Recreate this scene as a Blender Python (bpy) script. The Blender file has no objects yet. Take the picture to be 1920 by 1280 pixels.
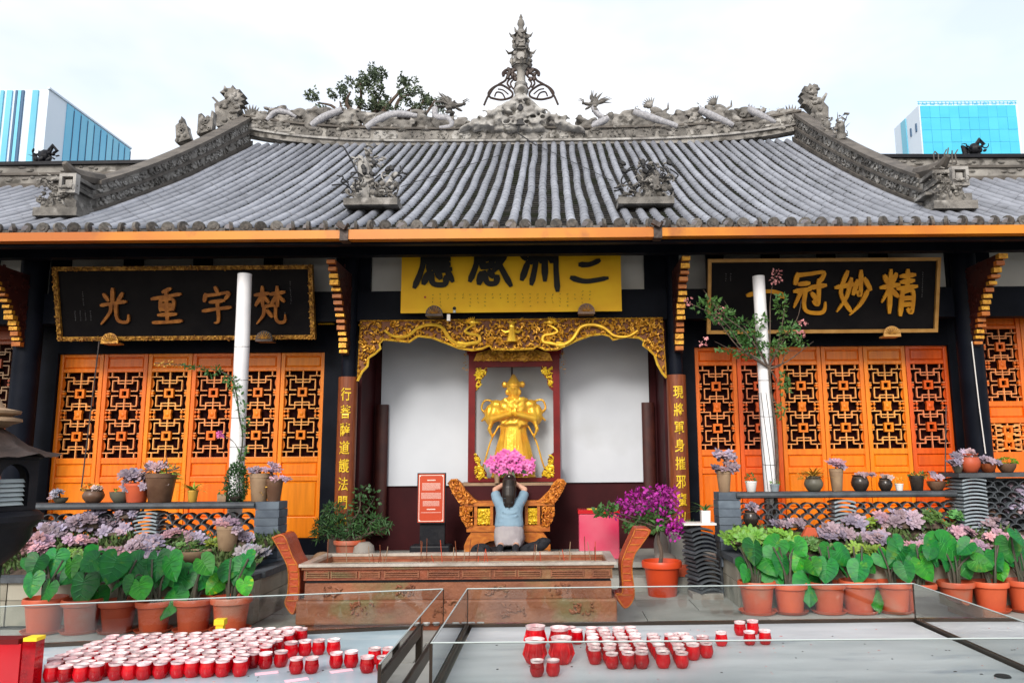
import bpy, bmesh, math, random
from math import sin, cos, pi, radians, sqrt, atan2
from mathutils import Vector, Matrix, noise
S = bpy.context.scene
COL = S.collection
RND = random.Random(7)
# ---------------------------------------------------------------- camera
F, PPX, PPY = 1456.0, 1035.0, 640.0          # focal length and principal point in photo pixels (1920 wide)
PITCH, ROLL, CZ = radians(8.6), radians(-0.45), 1.45
CAM = Vector((0, 0, CZ))
ROT = Matrix.Rotation(pi / 2 + PITCH, 3, 'X') @ Matrix.Rotation(ROLL, 3, 'Z')
cd = bpy.data.cameras.new('camera'); cam = bpy.data.objects.new('camera', cd); COL.objects.link(cam)
cd.sensor_fit = 'HORIZONTAL'; cd.sensor_width = 36; cd.lens = 36 * F / 1920
cd.shift_x = (960 - PPX) / 1920; cd.clip_start = .05; cd.clip_end = 600
cam.matrix_world = Matrix.Translation(CAM) @ ROT.to_4x4()
S.camera = cam
RT, UP, FW = ROT @ Vector((1, 0, 0)), ROT @ Vector((0, 1, 0)), ROT @ Vector((0, 0, -1))
def ray(px, py): return RT * ((px - PPX) / F) + UP * ((PPY - py) / F) + FW
def at(px, py, Y):                            # point of the place seen at that pixel, Y metres away
    d = ray(px, py); return CAM + d * (Y / d.y)
def atz(px, py, Z):                           # point at that pixel lying on a level surface
    d = ray(px, py); return CAM + d * ((Z - CZ) / d.z)
# ---------------------------------------------------------------- light
W = bpy.data.worlds.new('World'); S.world = W; W.use_nodes = True
n = W.node_tree; n.nodes.clear()
def N(t, ty, **k):
    x = t.nodes.new(ty)
    for a, b in k.items(): setattr(x, a, b)
    return x
SUN_EL, SUN_AZ = radians(33), radians(195)
o_ = N(n, 'ShaderNodeOutputWorld'); bg = N(n, 'ShaderNodeBackground')
sky = N(n, 'ShaderNodeTexSky', sky_type='NISHITA', sun_disc=False, sun_elevation=SUN_EL, sun_rotation=SUN_AZ)
sky.air_density = 1.2; sky.dust_density = 2.5
tc = N(n, 'ShaderNodeTexCoord'); mp = N(n, 'ShaderNodeMapping'); mp.inputs['Scale'].default_value = (1.0, 1.0, 2.2)
mp.inputs['Location'].default_value = (.35, .0, .12)
nz = N(n, 'ShaderNodeTexNoise'); nz.inputs['Scale'].default_value = 2.1; nz.inputs['Detail'].default_value = 5; nz.inputs['Roughness'].default_value = .5
rp = N(n, 'ShaderNodeValToRGB'); rp.color_ramp.elements[0].position = .36; rp.color_ramp.elements[1].position = .60
rp.color_ramp.elements[0].color = (.50, .50, .50, 1); rp.color_ramp.elements[1].color = (.97, .97, .97, 1)
mx = N(n, 'ShaderNodeMix', data_type='RGBA'); mx.inputs['B'].default_value = (4.25, 4.25, 4.3, 1)
n.links.new(tc.outputs['Generated'], mp.inputs[0]); n.links.new(mp.outputs[0], nz.inputs['Vector'])
n.links.new(nz.outputs['Fac'], rp.inputs[0]); n.links.new(rp.outputs[0], mx.inputs['Factor'])
n.links.new(sky.outputs[0], mx.inputs['A']); n.links.new(mx.outputs['Result'], bg.inputs[0])
bg.inputs['Strength'].default_value = .15
n.links.new(bg.outputs[0], o_.inputs[0])
sl = bpy.data.lights.new('sun', 'SUN'); sl.energy = 1.5; sl.angle = radians(20); sl.color = (1, .95, .88)
so = bpy.data.objects.new('sun', sl); COL.objects.link(so)
sdir = Vector((sin(SUN_AZ) * cos(SUN_EL), cos(SUN_AZ) * cos(SUN_EL), sin(SUN_EL)))   # towards the sun
so.rotation_euler = sdir.to_track_quat('Z', 'Y').to_euler()
so.location = (0, -10, 20)
S.view_settings.view_transform = 'Standard'; S.view_settings.look = 'None'
S.view_settings.gamma = 1; S.view_settings.exposure = .95; S.view_settings.use_curve_mapping = False
S.render.engine = 'CYCLES'
S.cycles.max_bounces = 8; S.cycles.transparent_max_bounces = 16; S.cycles.caustics_reflective = False; S.cycles.caustics_refractive = False
S.cycles.use_adaptive_sampling = True; S.cycles.use_denoising = True
# ---------------------------------------------------------------- materials
def M(name, c1, c2=None, sc=6, rough=.6, metal=0, bump=0, bsc=None, rnd=0, spec=.4, objcol=False, st=(1, 1, 1), lo=.35, hi=.65, sss=0, c3=None, s3=1.3, f3=.5):
    m = bpy.data.materials.new(name); m.use_nodes = True; t = m.node_tree; p = t.nodes['Principled BSDF']; L = t.links.new
    p.inputs['Roughness'].default_value = rough; p.inputs['Metallic'].default_value = metal
    p.inputs['Specular IOR Level'].default_value = spec
    tcn = N(t, 'ShaderNodeTexCoord'); oi = N(t, 'ShaderNodeObjectInfo')
    ml = N(t, 'ShaderNodeMath', operation='MULTIPLY'); ml.inputs[1].default_value = 37.0; L(oi.outputs['Random'], ml.inputs[0])
    ad = N(t, 'ShaderNodeVectorMath', operation='ADD'); L(tcn.outputs['Object'], ad.inputs[0]); L(ml.outputs[0], ad.inputs[1])
    mpn = N(t, 'ShaderNodeMapping'); mpn.inputs['Scale'].default_value = st; L(ad.outputs[0], mpn.inputs[0])
    def noi(s, d=5):
        q = N(t, 'ShaderNodeTexNoise'); q.inputs['Scale'].default_value = s; q.inputs['Detail'].default_value = d; L(mpn.outputs[0], q.inputs['Vector']); return q
    def mixc(fac, a, b, bt='MIX'):
        q = N(t, 'ShaderNodeMix', data_type='RGBA', blend_type=bt)
        for s_, v in (('Factor', fac), ('A', a), ('B', b)):
            if isinstance(v, (int, float)): q.inputs[s_].default_value = v
            elif isinstance(v, tuple): q.inputs[s_].default_value = v + ((1,) if len(v) == 3 else ())
            else: L(v, q.inputs[s_])
        return q.outputs['Result']
    def band(x, a, b):
        q = N(t, 'ShaderNodeMapRange'); q.inputs[1].default_value = a; q.inputs[2].default_value = b; L(x, q.inputs[0]); return q.outputs[0]
    col = None
    if c2 is not None:
        nn = noi(sc); col = mixc(band(nn.outputs['Fac'], lo, hi), c1, c2)
    if c3 is not None:
        n3 = noi(s3, 8); col = mixc(band(n3.outputs['Fac'], f3, f3 + .12), col if col is not None else c1, c3)
    if objcol: col = mixc(1.0, col if col is not None else c1, oi.outputs['Color'], 'MULTIPLY')
    if rnd:
        hs = N(t, 'ShaderNodeHueSaturation'); r1 = N(t, 'ShaderNodeMapRange'); r1.inputs[3].default_value = 1 - rnd; r1.inputs[4].default_value = 1 + rnd
        L(oi.outputs['Random'], r1.inputs[0]); L(r1.outputs[0], hs.inputs['Value'])
        if col is None: hs.inputs['Color'].default_value = c1 + (1,)
        else: L(col, hs.inputs['Color'])
        col = hs.outputs[0]
    if col is None: p.inputs['Base Color'].default_value = c1 + (1,)
    else: L(col, p.inputs['Base Color'])
    if bump:
        nb = noi(bsc or sc * 3, 6); b = N(t, 'ShaderNodeBump'); b.inputs['Strength'].default_value = bump; b.inputs['Distance'].default_value = .02
        L(nb.outputs['Fac'], b.inputs['Height']); L(b.outputs[0], p.inputs['Normal'])
    if sss:
        p.inputs['Subsurface Weight'].default_value = sss; p.inputs['Subsurface Radius'].default_value = (.02, .02, .01); p.inputs['Subsurface Scale'].default_value = .3
    return m
def glassmat(name, col, rough=.02, tint=.9):
    m = bpy.data.materials.new(name); m.use_nodes = True; t = m.node_tree; t.nodes.clear()
    o = N(t, 'ShaderNodeOutputMaterial'); a = N(t, 'ShaderNodeBsdfTransparent'); g = N(t, 'ShaderNodeBsdfGlossy'); f = N(t, 'ShaderNodeFresnel'); x = N(t, 'ShaderNodeMixShader')
    a.inputs[0].default_value = col + (1,); g.inputs['Roughness'].default_value = rough; f.inputs[0].default_value = 1.5
    t.links.new(f.outputs[0], x.inputs[0]); t.links.new(a.outputs[0], x.inputs[1]); t.links.new(g.outputs[0], x.inputs[2]); t.links.new(x.outputs[0], o.inputs[0])
    return m
m_ = {}
def mats():
    d = m_
    d['tile'] = M('grey roof tile', (.27, .285, .325), (.20, .212, .245), 1.6, .42, bump=.06, bsc=40, rnd=.16, c3=(.16, .168, .19), s3=2.2, f3=.60)
    d['pan'] = M('dark pan tile', (.018, .018, .019), (.05, .048, .044), 9, .95, bump=.4, spec=.1, c3=(.02, .023, .014), s3=2.2, f3=.5)  # dark tile, deepened further to put groove shade into the colour
    d['tend'] = M('tile end', (.055, .053, .05), (.13, .122, .11), 30, .8, bump=.4, rnd=.45)
    d['plaster'] = M('weathered ridge plaster', (.33, .315, .29), (.15, .14, .13), 3.2, .85, bump=.5, bsc=30, c3=(.07, .065, .058), s3=5.5, f3=.5)
    d['plasterw'] = M('pale ridge plaster', (.42, .41, .39), (.21, .20, .19), 4, .85, bump=.5, bsc=30, c3=(.10, .095, .085), s3=7, f3=.54)
    d['stonegr'] = M('ridge stone', (.20, .188, .172), (.085, .08, .074), 6, .85, bump=.6, bsc=35, rnd=.15, c3=(.34, .325, .305), s3=5, f3=.56)
    d['cap'] = M('ridge cap brown', (.13, .115, .10), (.07, .062, .055), 5, .8, bump=.3)
    d['scale'] = M('pale dragon scales', (.40, .40, .425), (.25, .25, .27), 25, .6, bump=.5, bsc=60)
    d['gutter'] = M('orange painted gutter', (.60, .215, .010), (.44, .12, .012), .6, .36, spec=.4, lo=.4, hi=.6, c3=(.36, .11, .015), s3=2.6, f3=.58)
    d['navy'] = M('black navy lacquer', (.003, .0045, .009), (.007, .009, .016), 3, .5, spec=.08)
    d['black'] = M('black wood', (.008, .008, .009), (.016, .014, .014), 4, .5)
    d['white'] = M('white plaster panel', (.72, .72, .70), (.62, .62, .60), 2, .8)
    d['sheet'] = M('white wall sheet', (.60, .635, .69), (.53, .565, .62), 1.2, .75, c3=(.50, .53, .57), s3=.9, f3=.56)
    d['maroon'] = M('dark maroon wall', (.050, .007, .009), (.033, .005, .007), 2.5, .6, spec=.15)
    d['redwood'] = M('red lacquer', (.17, .008, .008), (.12, .006, .007), 6, .4, spec=.2)
    d['door'] = M('varnished door wood', (1, 1, 1), (.84, .76, .66), 3.0, .34, bump=.05, bsc=30, objcol=True, st=(9, 9, .8), spec=.45)
    d['lat'] = M('lattice wood', (1, 1, 1), (.8, .74, .68), 6, .45, objcol=True)
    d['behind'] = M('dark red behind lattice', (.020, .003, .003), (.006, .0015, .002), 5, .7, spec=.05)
    d['gold'] = M('gilded carving', (.80, .44, .045), (.46, .20, .025), 24, .36, metal=.4, bump=.3, bsc=60, lo=.3, hi=.62)
    d['goldhi'] = M('bright gold', (.95, .62, .06), (.75, .42, .04), 12, .3, metal=.5)
    d['goldy'] = M('yellow gold', (.85, .60, .03), (.62, .38, .02), 30, .4, metal=.25)
    d['goldst'] = M('statue gold', (1.0, .60, .05), (.92, .44, .03), 9, .25, metal=.4, bump=.15, bsc=70)
    d['carvebg'] = M('carving ground', (.22, .075, .015), (.10, .028, .01), 12, .6)
    d['banner'] = M('yellow silk banner', (.95, .56, .008), (.88, .47, .006), 3, .6, bump=.15, bsc=5)
    d['ink'] = M('black ink', (.006, .006, .006), None, rough=.6)
    d['inkfade'] = M('faded ink', (.22, .14, .02), None, rough=.7)
    d['plq'] = M('plaque black lacquer', (.005, .0045, .006), (.009, .008, .009), 4, .5, spec=.08)
    d['plqfr'] = M('plaque gilt frame', (.60, .31, .05), (.22, .09, .02), 22, .45, metal=.35, bump=.5, bsc=45)
    d['plqfr2'] = M('plaque plain gilt frame', (.55, .30, .09), (.42, .21, .05), 6, .45, metal=.25)
    d['ochre'] = M('ochre gilt lettering', (.60, .24, .010), (.74, .33, .015), 9, .5, spec=.3)
    d['bronze'] = M('bronze lettering', (.46, .17, .03), (.26, .085, .015), 14, .4, metal=.2)
    d['greyink'] = M('grey small lettering', (.16, .16, .17), None, rough=.7)
    d['couplet'] = M('red brown couplet board', (.22, .055, .014), (.14, .03, .010), 8, .4, st=(6, 6, .7))
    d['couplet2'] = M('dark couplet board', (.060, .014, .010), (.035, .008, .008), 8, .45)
    d['altar'] = M('altar wood', (.52, .17, .022), (.34, .085, .012), 6, .38, bump=.1, st=(2, 2, 4))
    d['altarg'] = M('altar gilt carving', (.70, .26, .03), (.40, .10, .015), 26, .36, metal=.25, bump=.3)
    d['stone'] = M('grey paving stone', (.34, .34, .315), (.27, .27, .25), 2.5, .7, bump=.15, bsc=25, rnd=.09, c3=(.18, .175, .155), s3=1.6, f3=.58)
    d['joint'] = M('dark paving joint', (.09, .085, .075), (.13, .12, .1), 8, .9)
    d['terr'] = M('terrace stone', (.30, .27, .24), (.22, .20, .18), 3, .75, bump=.2, c3=(.14, .13, .11), s3=2, f3=.55)
    d['beige'] = M('planter stone', (.36, .34, .28), (.24, .225, .18), 2.5, .8, bump=.25, bsc=20, c3=(.10, .10, .075), s3=2, f3=.53)
    d['bluebrick'] = M('blue grey brick', (.115, .145, .18), (.07, .09, .12), 6, .7, bump=.3, rnd=.2, spec=.4)
    d['greytile'] = M('dark grey tile', (.075, .087, .10), (.04, .045, .053), 6, .65, bump=.3, rnd=.2)
    d['paletile'] = M('pale grey tile', (.30, .35, .39), (.20, .24, .27), 6, .6, bump=.3, rnd=.15)
    d['copper'] = M('red brown cast bronze', (.28, .075, .034), (.15, .045, .022), 5, .5, metal=.15, bump=.35, bsc=30, c3=(.24, .13, .06), s3=1.6, f3=.56)
    d['copperl'] = M('worn cast bronze', (.28, .105, .05), (.18, .065, .034), 3.5, .55, metal=.1, bump=.4, bsc=28, c3=(.17, .125, .055), s3=1.9, f3=.54)
    d['copperr'] = M('red lacquered bronze', (.42, .065, .016), (.28, .04, .012), 6, .42, metal=.1, bump=.3, bsc=40)
    d['rim'] = M('worn rim metal', (.55, .50, .45), (.36, .31, .27), 5, .4, metal=.5, bump=.2)
    d['sand'] = M('ash and sand', (.44, .34, .22), (.30, .21, .13), 8, .95, bump=.6, bsc=50)
    d['terra'] = M('terracotta plastic', (.50, .092, .035), (.38, .065, .027), 4, .5, bump=.12, rnd=.26, c3=(.36, .15, .10), s3=2.6, f3=.58)
    d['redpot'] = M('bright red plastic pot', (.62, .065, .015), (.54, .05, .012), 3, .4)
    d['soil'] = M('dark soil', (.05, .035, .025), (.10, .07, .05), 20, .95, bump=.8)
    d['taro'] = M('taro leaf', (.018, .225, .022), (.010, .13, .028), 4, .48, objcol=True, rnd=.38, spec=.35, c3=(.11, .26, .010), s3=3.2, f3=.60)
    d['vein'] = M('pale leaf vein', (.05, .27, .05), None, rough=.5, objcol=True)
    d['stalk'] = M('dark stalk', (.07, .055, .04), (.04, .05, .03), 9, .6)
    d['bark'] = M('grey brown bark', (.14, .10, .075), (.07, .05, .04), 14, .9, bump=.6)
    d['leafd'] = M('dark green leaves', (.025, .075, .022), (.045, .12, .03), 3, .55, rnd=.15)
    d['treeleaf'] = M('dull tree leaves', (.055, .085, .045), (.085, .115, .06), 2, .6)
    d['moss'] = M('low ground cover', (.045, .09, .02), (.09, .13, .035), 9, .7)
    d['leafb'] = M('bright green leaves', (.14, .38, .03), (.07, .24, .02), 4, .5, rnd=.15)
    d['leafg'] = M('green leaves', (.045, .14, .04), (.09, .20, .05), 3, .5)
    d['leafy'] = M('yellow green leaves', (.30, .42, .06), (.20, .30, .04), 4, .55)
    d['leafo'] = M('orange yellow leaves', (.62, .36, .05), (.45, .25, .04), 5, .6)
    d['succ'] = M('mauve succulent', (.34, .27, .33), (.21, .16, .205), 8, .55, objcol=True, rnd=.2, c3=(.16, .15, .15), s3=14, f3=.56)
    d['succg'] = M('green succulent', (.17, .34, .045), (.085, .20, .03), 8, .5, objcol=True, rnd=.2)
    d['magenta'] = M('magenta bracts', (.42, .012, .32), (.22, .02, .17), 6, .65, rnd=.15)
    d['pinkfl'] = M('pink orchid petals', (.80, .22, .52), (.60, .06, .34), 9, .6)
    d['pinkpale'] = M('pale pink crepe flowers', (.72, .34, .34), (.55, .2, .22), 9, .7)
    d['pvc'] = M('white plastic pipe', (.80, .80, .82), (.70, .70, .73), 3, .45)
    d['wire'] = M('dark wire', (.02, .02, .022), None, rough=.6)
    d['brown'] = M('brown glazed clay', (.16, .09, .055), (.10, .05, .03), 7, .4, rnd=.2)
    d['olive'] = M('olive grey ceramic', (.13, .12, .09), (.09, .085, .065), 7, .45)
    d['blackpot'] = M('black glazed pot', (.022, .018, .016), (.04, .03, .025), 7, .22)
    d['whitepot'] = M('white pot', (.72, .70, .68), None, rough=.4)
    d['tan'] = M('tan clay pot', (.34, .23, .14), (.24, .15, .09), 7, .6, bump=.2)
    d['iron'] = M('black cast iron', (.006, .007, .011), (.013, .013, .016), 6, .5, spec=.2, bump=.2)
    d['ironroof'] = M('brown iron roof', (.060, .040, .034), (.03, .021, .018), 9, .5, metal=.2, bump=.3)
    d['paleslat'] = M('pale metal slat', (.50, .56, .57), (.40, .46, .48), 6, .4)
    d['tray'] = M('brushed steel table top', (.56, .585, .61), (.44, .465, .49), 2.0, .42, metal=.15, bump=.08, bsc=4, st=(1, 3, 1), c3=(.30, .335, .38), s3=1.4, f3=.55)
    d['trayb'] = M('wet blue steel table top', (.44, .55, .61), (.34, .45, .51), 2.0, .3, metal=.15, bump=.05, bsc=3, st=(1, 3, 1), c3=(.60, .65, .67), s3=1.2, f3=.55)
    d['frame'] = M('dark bronze frame', (.06, .045, .035), (.035, .027, .022), 4, .35, metal=.6)
    d['glass'] = glassmat('clear glass', (.90, .93, .92))
    d['glass2'] = glassmat('thin shrine glass', (.97, .97, .96)); d['glass2'].node_tree.nodes['Fresnel'].inputs[0].default_value = 1.18
    d['gedge'] = M('glass edge', (.42, .48, .47), None, rough=.2)
    d['red'] = M('red cup glass', (.74, .006, .016), (.46, .003, .010), 20, .08, spec=.7, rnd=.35)
    d['wax'] = M('white wax', (.76, .50, .48), (.50, .17, .17), 22, .5, rnd=.3)
    d['rimhi'] = M('cup rim with painted highlight', (.82, .70, .70), (.58, .32, .34), 25, .25, rnd=.2)  # pale tone puts the highlight on the glass lip into the colour
    d['paperp'] = M('pink paper', (.80, .50, .58), None, rough=.8)
    d['yellow'] = M('yellow paper', (.85, .58, .02), None, rough=.6)
    d['redbox'] = M('translucent red plastic', (.55, .006, .012), (.40, .004, .01), 2, .2, spec=.6)
    d['pinkbox'] = M('pink acrylic', (.58, .018, .085), (.62, .11, .17), 2.2, .25, spec=.5, lo=.30, hi=.66)
    d['skin'] = M('skin', (.62, .36, .26), (.55, .30, .21), 6, .5, sss=0)
    d['hair'] = M('black hair', (.010, .007, .006), (.025, .016, .012), 30, .4, st=(8, 8, .6))
    d['shirt'] = M('light blue cotton', (.22, .33, .42), (.17, .27, .36), 7, .85, bump=.3, bsc=18)
    d['pants'] = M('grey trousers', (.36, .33, .34), (.28, .25, .27), 8, .85, bump=.3, bsc=20)
    d['cushion'] = M('dark cushion', (.012, .013, .018), None, rough=.8)
    d['signred'] = M('red notice board', (.50, .055, .014), (.44, .045, .012), 2, .4)
    d['signtxt'] = M('white print', (.82, .72, .64), None, rough=.6)
    d['bglass'] = M('cyan curtain glass', (.045, .42, .66), (.07, .50, .72), .08, .25, st=(.3, 1, 4), spec=.5)
    d['bglass2'] = M('pale blue glass', (.20, .56, .76), (.12, .46, .70), .1, .2, rnd=.06)
    d['bwhite'] = M('pale facade panel', (.62, .71, .81), (.55, .66, .77), .15, .4)
    d['bblue'] = M('blue stripe glass', (.11, .42, .58), (.16, .48, .62), .2, .25)
    d['bdark'] = M('dark mullion', (.035, .10, .20), None, rough=.4)
mats()
for _k, _c, _f in (('taro', (.06, .34, .02, 1), .22), ('leafg', (.12, .30, .05, 1), .25), ('leafb', (.25, .5, .05, 1), .25)):   # thin leaves let some light through
    _t = m_[_k].node_tree; _x = N(_t, 'ShaderNodeMixShader'); _a = N(_t, 'ShaderNodeBsdfTranslucent'); _a.inputs[0].default_value = _c; _x.inputs[0].default_value = _f
    _t.links.new(_t.nodes['Principled BSDF'].outputs[0], _x.inputs[1]); _t.links.new(_a.outputs[0], _x.inputs[2]); _t.links.new(_x.outputs[0], _t.nodes['Material Output'].inputs[0])
_t = m_['red'].node_tree; _o = _t.nodes['Material Output']; _p = _t.nodes['Principled BSDF']; _x = N(_t, 'ShaderNodeMixShader'); _a = N(_t, 'ShaderNodeBsdfTransparent'); _a.inputs[0].default_value = (.95, .10, .10, 1); _x.inputs[0].default_value = .45
_t.links.new(_p.outputs[0], _x.inputs[1]); _t.links.new(_a.outputs[0], _x.inputs[2]); _t.links.new(_x.outputs[0], _o.inputs[0])   # tinted glass that lets light through
# ---------------------------------------------------------------- mesh building
class MB:
    def __init__(s): s.v = []; s.f = []
    def add(s, vs, fs):
        b = len(s.v); s.v.extend([tuple(v) for v in vs]); s.f.extend([tuple(i + b for i in f) for f in fs]); return s
    def box(s, x0, x1, y0, y1, z0, z1):
        return s.add([(x0, y0, z0), (x1, y0, z0), (x1, y1, z0), (x0, y1, z0), (x0, y0, z1), (x1, y0, z1), (x1, y1, z1), (x0, y1, z1)],
                     [(0, 3, 2, 1), (4, 5, 6, 7), (0, 1, 5, 4), (1, 2, 6, 5), (2, 3, 7, 6), (3, 0, 4, 7)])
    def obox(s, c, sx, sy, sz, R=None):
        R = R or Matrix.Identity(3); c = Vector(c)
        pts = [c + R @ Vector((a * sx / 2, b * sy / 2, d * sz / 2)) for d in (-1, 1) for a, b in ((-1, -1), (1, -1), (1, 1), (-1, 1))]
        return s.add(pts, [(0, 3, 2, 1), (4, 5, 6, 7), (0, 1, 5, 4), (1, 2, 6, 5), (2, 3, 7, 6), (3, 0, 4, 7)])
    def prism(s, poly, y0, y1):                # outline in x,z pushed from y0 back to y1
        if sum(poly[i][0] * poly[(i + 1) % len(poly)][1] - poly[(i + 1) % len(poly)][0] * poly[i][1] for i in range(len(poly))) < 0: poly = poly[::-1]
        k = len(poly); vs = [(x, y0, z) for x, z in poly] + [(x, y1, z) for x, z in poly]
        return s.add(vs, [tuple(range(k)), tuple(range(2 * k - 1, k - 1, -1))] + [(i, i + k, (i + 1) % k + k, (i + 1) % k) for i in range(k)])
    def tube(s, path, r, n=6, cap=True, sq=1):
        P = [Vector(p) for p in path]; k = len(P)
        R = r if isinstance(r, (list, tuple)) else [r] * k
        T = [(P[min(i + 1, k - 1)] - P[max(i - 1, 0)]).normalized() for i in range(k)]
        a = Vector((0, 0, 1)) if abs(T[0].z) < .9 else Vector((1, 0, 0)); u = T[0].cross(a).normalized(); vs = []
        for i in range(k):
            u = (u - T[i] * u.dot(T[i])); u = u.normalized() if u.length > 1e-6 else T[i].orthogonal().normalized(); w = T[i].cross(u)
            for j in range(n):
                q = 2 * pi * j / n; vs.append(P[i] + (u * cos(q) + w * sin(q) * sq) * R[i])
        fs = [(i * n + j, i * n + (j + 1) % n, (i + 1) * n + (j + 1) % n, (i + 1) * n + j) for i in range(k - 1) for j in range(n)]
        if cap: fs += [tuple(range(n - 1, -1, -1)), tuple((k - 1) * n + j for j in range(n))]
        return s.add(vs, fs)
    def lathe(s, prof, c=(0, 0, 0), n=16, sx=1, sy=1, rot=0):
        vs = []; k = len(prof)
        for r, z in prof:
            for j in range(n):
                q = 2 * pi * j / n + rot; vs.append((c[0] + r * cos(q) * sx, c[1] + r * sin(q) * sy, c[2] + z))
        fs = [(i * n + j, i * n + (j + 1) % n, (i + 1) * n + (j + 1) % n, (i + 1) * n + j) for i in range(k - 1) for j in range(n)]
        fs += [tuple(range(n - 1, -1, -1)), tuple((k - 1) * n + j for j in range(n))]
        return s.add(vs, fs)
    def ell(s, c, rx, ry, rz, n=10, m=7, R=None):
        c = Vector(c); vs = []; R = R or Matrix.Identity(3)
        for i in range(m + 1):
            a = -pi / 2 + pi * i / m
            if i in (0, m): vs.append(c + R @ Vector((0, 0, rz * sin(a)))); continue
            for j in range(n):
                q = 2 * pi * j / n; vs.append(c + R @ Vector((rx * cos(a) * cos(q), ry * cos(a) * sin(q), rz * sin(a))))
        fs = [(0, 1 + (j + 1) % n, 1 + j) for j in range(n)]
        for i in range(m - 2):
            b = 1 + i * n; fs += [(b + j, b + (j + 1) % n, b + n + (j + 1) % n, b + n + j) for j in range(n)]
        b = 1 + (m - 2) * n; fs += [(b + j, b + (j + 1) % n, len(vs) - 1) for j in range(n)]
        return s.add(vs, fs)
    def caps(s, p, q, r0, r1, n=10):            # rounded tapering limb
        p, q = Vector(p), Vector(q); s.tube([p, q], [r0, r1], n); s.ell(p, r0, r0, r0, n, 6); s.ell(q, r1, r1, r1, n, 6); return s
    def mesh(s, name, mat, smooth=True, ang=40):
        me = bpy.data.meshes.new(name); me.from_pydata(s.v, [], s.f)
        if mat: me.materials.append(m_[mat] if isinstance(mat, str) else mat)
        if smooth:
            me.polygons.foreach_set('use_smooth', [True] * len(me.polygons)); me.set_sharp_from_angle(angle=radians(ang))
        me.update(); return me
    def build(s, name, mat, parent=None, smooth=True, ang=40): return link(name, s.mesh(name, mat, smooth, ang), parent)
def link(name, data, parent=None, loc=None):
    o = bpy.data.objects.new(name, data); COL.objects.link(o)
    if parent:
        o.parent = parent
        if parent.type == 'EMPTY': o.matrix_parent_inverse = parent.matrix_basis.inverted()
    if loc is not None: o.location = loc
    return o
def tag(o, label, cat, group=None):
    o['label'] = label; o['category'] = cat
    if group: o['group'] = group
    return o
def thing(name, label, cat, loc=(0, 0, 0), group=None):
    o = bpy.data.objects.new(name, None); COL.objects.link(o); o.location = loc; o.empty_display_size = .1
    return tag(o, label, cat, group)
def struct(o): o['kind'] = 'structure'; return o
def copy_tree(o, parent=None):
    c = o.copy(); COL.objects.link(c)
    if parent:
        mi = o.matrix_parent_inverse.copy(); c.parent = parent; c.matrix_parent_inverse = mi
    for ch in KIDS.get(o.name, ()): copy_tree(ch, c)
    return c
KIDS = {}
def kids(root): KIDS[root.name] = [c for c in bpy.data.objects if c.parent == root]; [kids(c) for c in KIDS[root.name]]
TMP = bpy.data.scenes.new('fuse')
def fuse(mb, vox, it=3, mat=None, name='fused', dec=None):   # join overlapping rounded pieces into one continuous skin
    me = mb.mesh('x', None, False); o = bpy.data.objects.new('x', me); TMP.collection.objects.link(o)
    r = o.modifiers.new('r', 'REMESH'); r.mode = 'VOXEL'; r.voxel_size = vox
    if it: q = o.modifiers.new('s', 'SMOOTH'); q.iterations = it; q.factor = .5
    if dec: q = o.modifiers.new('d', 'DECIMATE'); q.ratio = dec
    vl = TMP.view_layers[0]; vl.update(); dg = vl.depsgraph; dg.update()
    out = bpy.data.meshes.new_from_object(o.evaluated_get(dg)); out.name = name
    bpy.data.objects.remove(o); bpy.data.meshes.remove(me)
    out.materials.clear()
    if mat: out.materials.append(m_[mat])
    out.polygons.foreach_set('use_smooth', [True] * len(out.polygons)); return out
def cr(pts, k=6):                                # smooth curve through points (any dimension)
    out = []; n_ = len(pts)
    for i in range(n_ - 1):
        p0, p1, p2, p3 = pts[max(i - 1, 0)], pts[i], pts[i + 1], pts[min(i + 2, n_ - 1)]
        for j in range(k):
            t = j / k
            out.append(tuple(.5 * (2 * b + (c - a) * t + (2 * a - 5 * b + 4 * c - d) * t * t + (3 * b - a - 3 * c + d) * t ** 3) for a, b, c, d in zip(p0, p1, p2, p3)))
    out.append(tuple(pts[-1])); return out
def inside(p, poly):
    x, y = p; r = False; j = len(poly) - 1
    for i in range(len(poly)):
        if (poly[i][1] > y) != (poly[j][1] > y) and x < (poly[j][0] - poly[i][0]) * (y - poly[i][1]) / (poly[j][1] - poly[i][1]) + poly[i][0]: r = not r
        j = i
    return r
def carve(mb, poly, y, n_, size, rnd, depth=.02, sides=5):   # curling relief carving inside an outline (x,z) on a front at y
    xs = [p[0] for p in poly]; zs = [p[1] for p in poly]; k = 0; tries = 0
    while k < n_ and tries < n_ * 20:
        tries += 1
        x, z = rnd.uniform(min(xs), max(xs)), rnd.uniform(min(zs), max(zs))
        if not inside((x, z), poly): continue
        s = size * rnd.uniform(.6, 1.5); a0 = rnd.uniform(0, 2 * pi); turn = rnd.choice((-1, 1)) * rnd.uniform(1.2, 4.2); pts = []; rr = []
        if rnd.random() < .3:
            R = Matrix.Rotation(rnd.uniform(0, pi), 3, 'Y'); mb.ell((x, y - depth * .3, z), s * .5, depth, s * .22, 6, 4, R); k += 1; continue
        for i in range(9):
            t = i / 8; rad = s * (.25 + .75 * t); a = a0 + turn * t
            px, pz = x + rad * cos(a) * .7, z + rad * sin(a) * .7
            if not inside((px, pz), poly): break
            pts.append((px, y - depth * (.2 + .6 * sin(pi * t) + .3 * rnd.random()), pz)); rr.append(s * (.09 + .12 * sin(pi * t)))
        if len(pts) > 3: mb.tube(pts, rr, sides); k += 1
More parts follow.
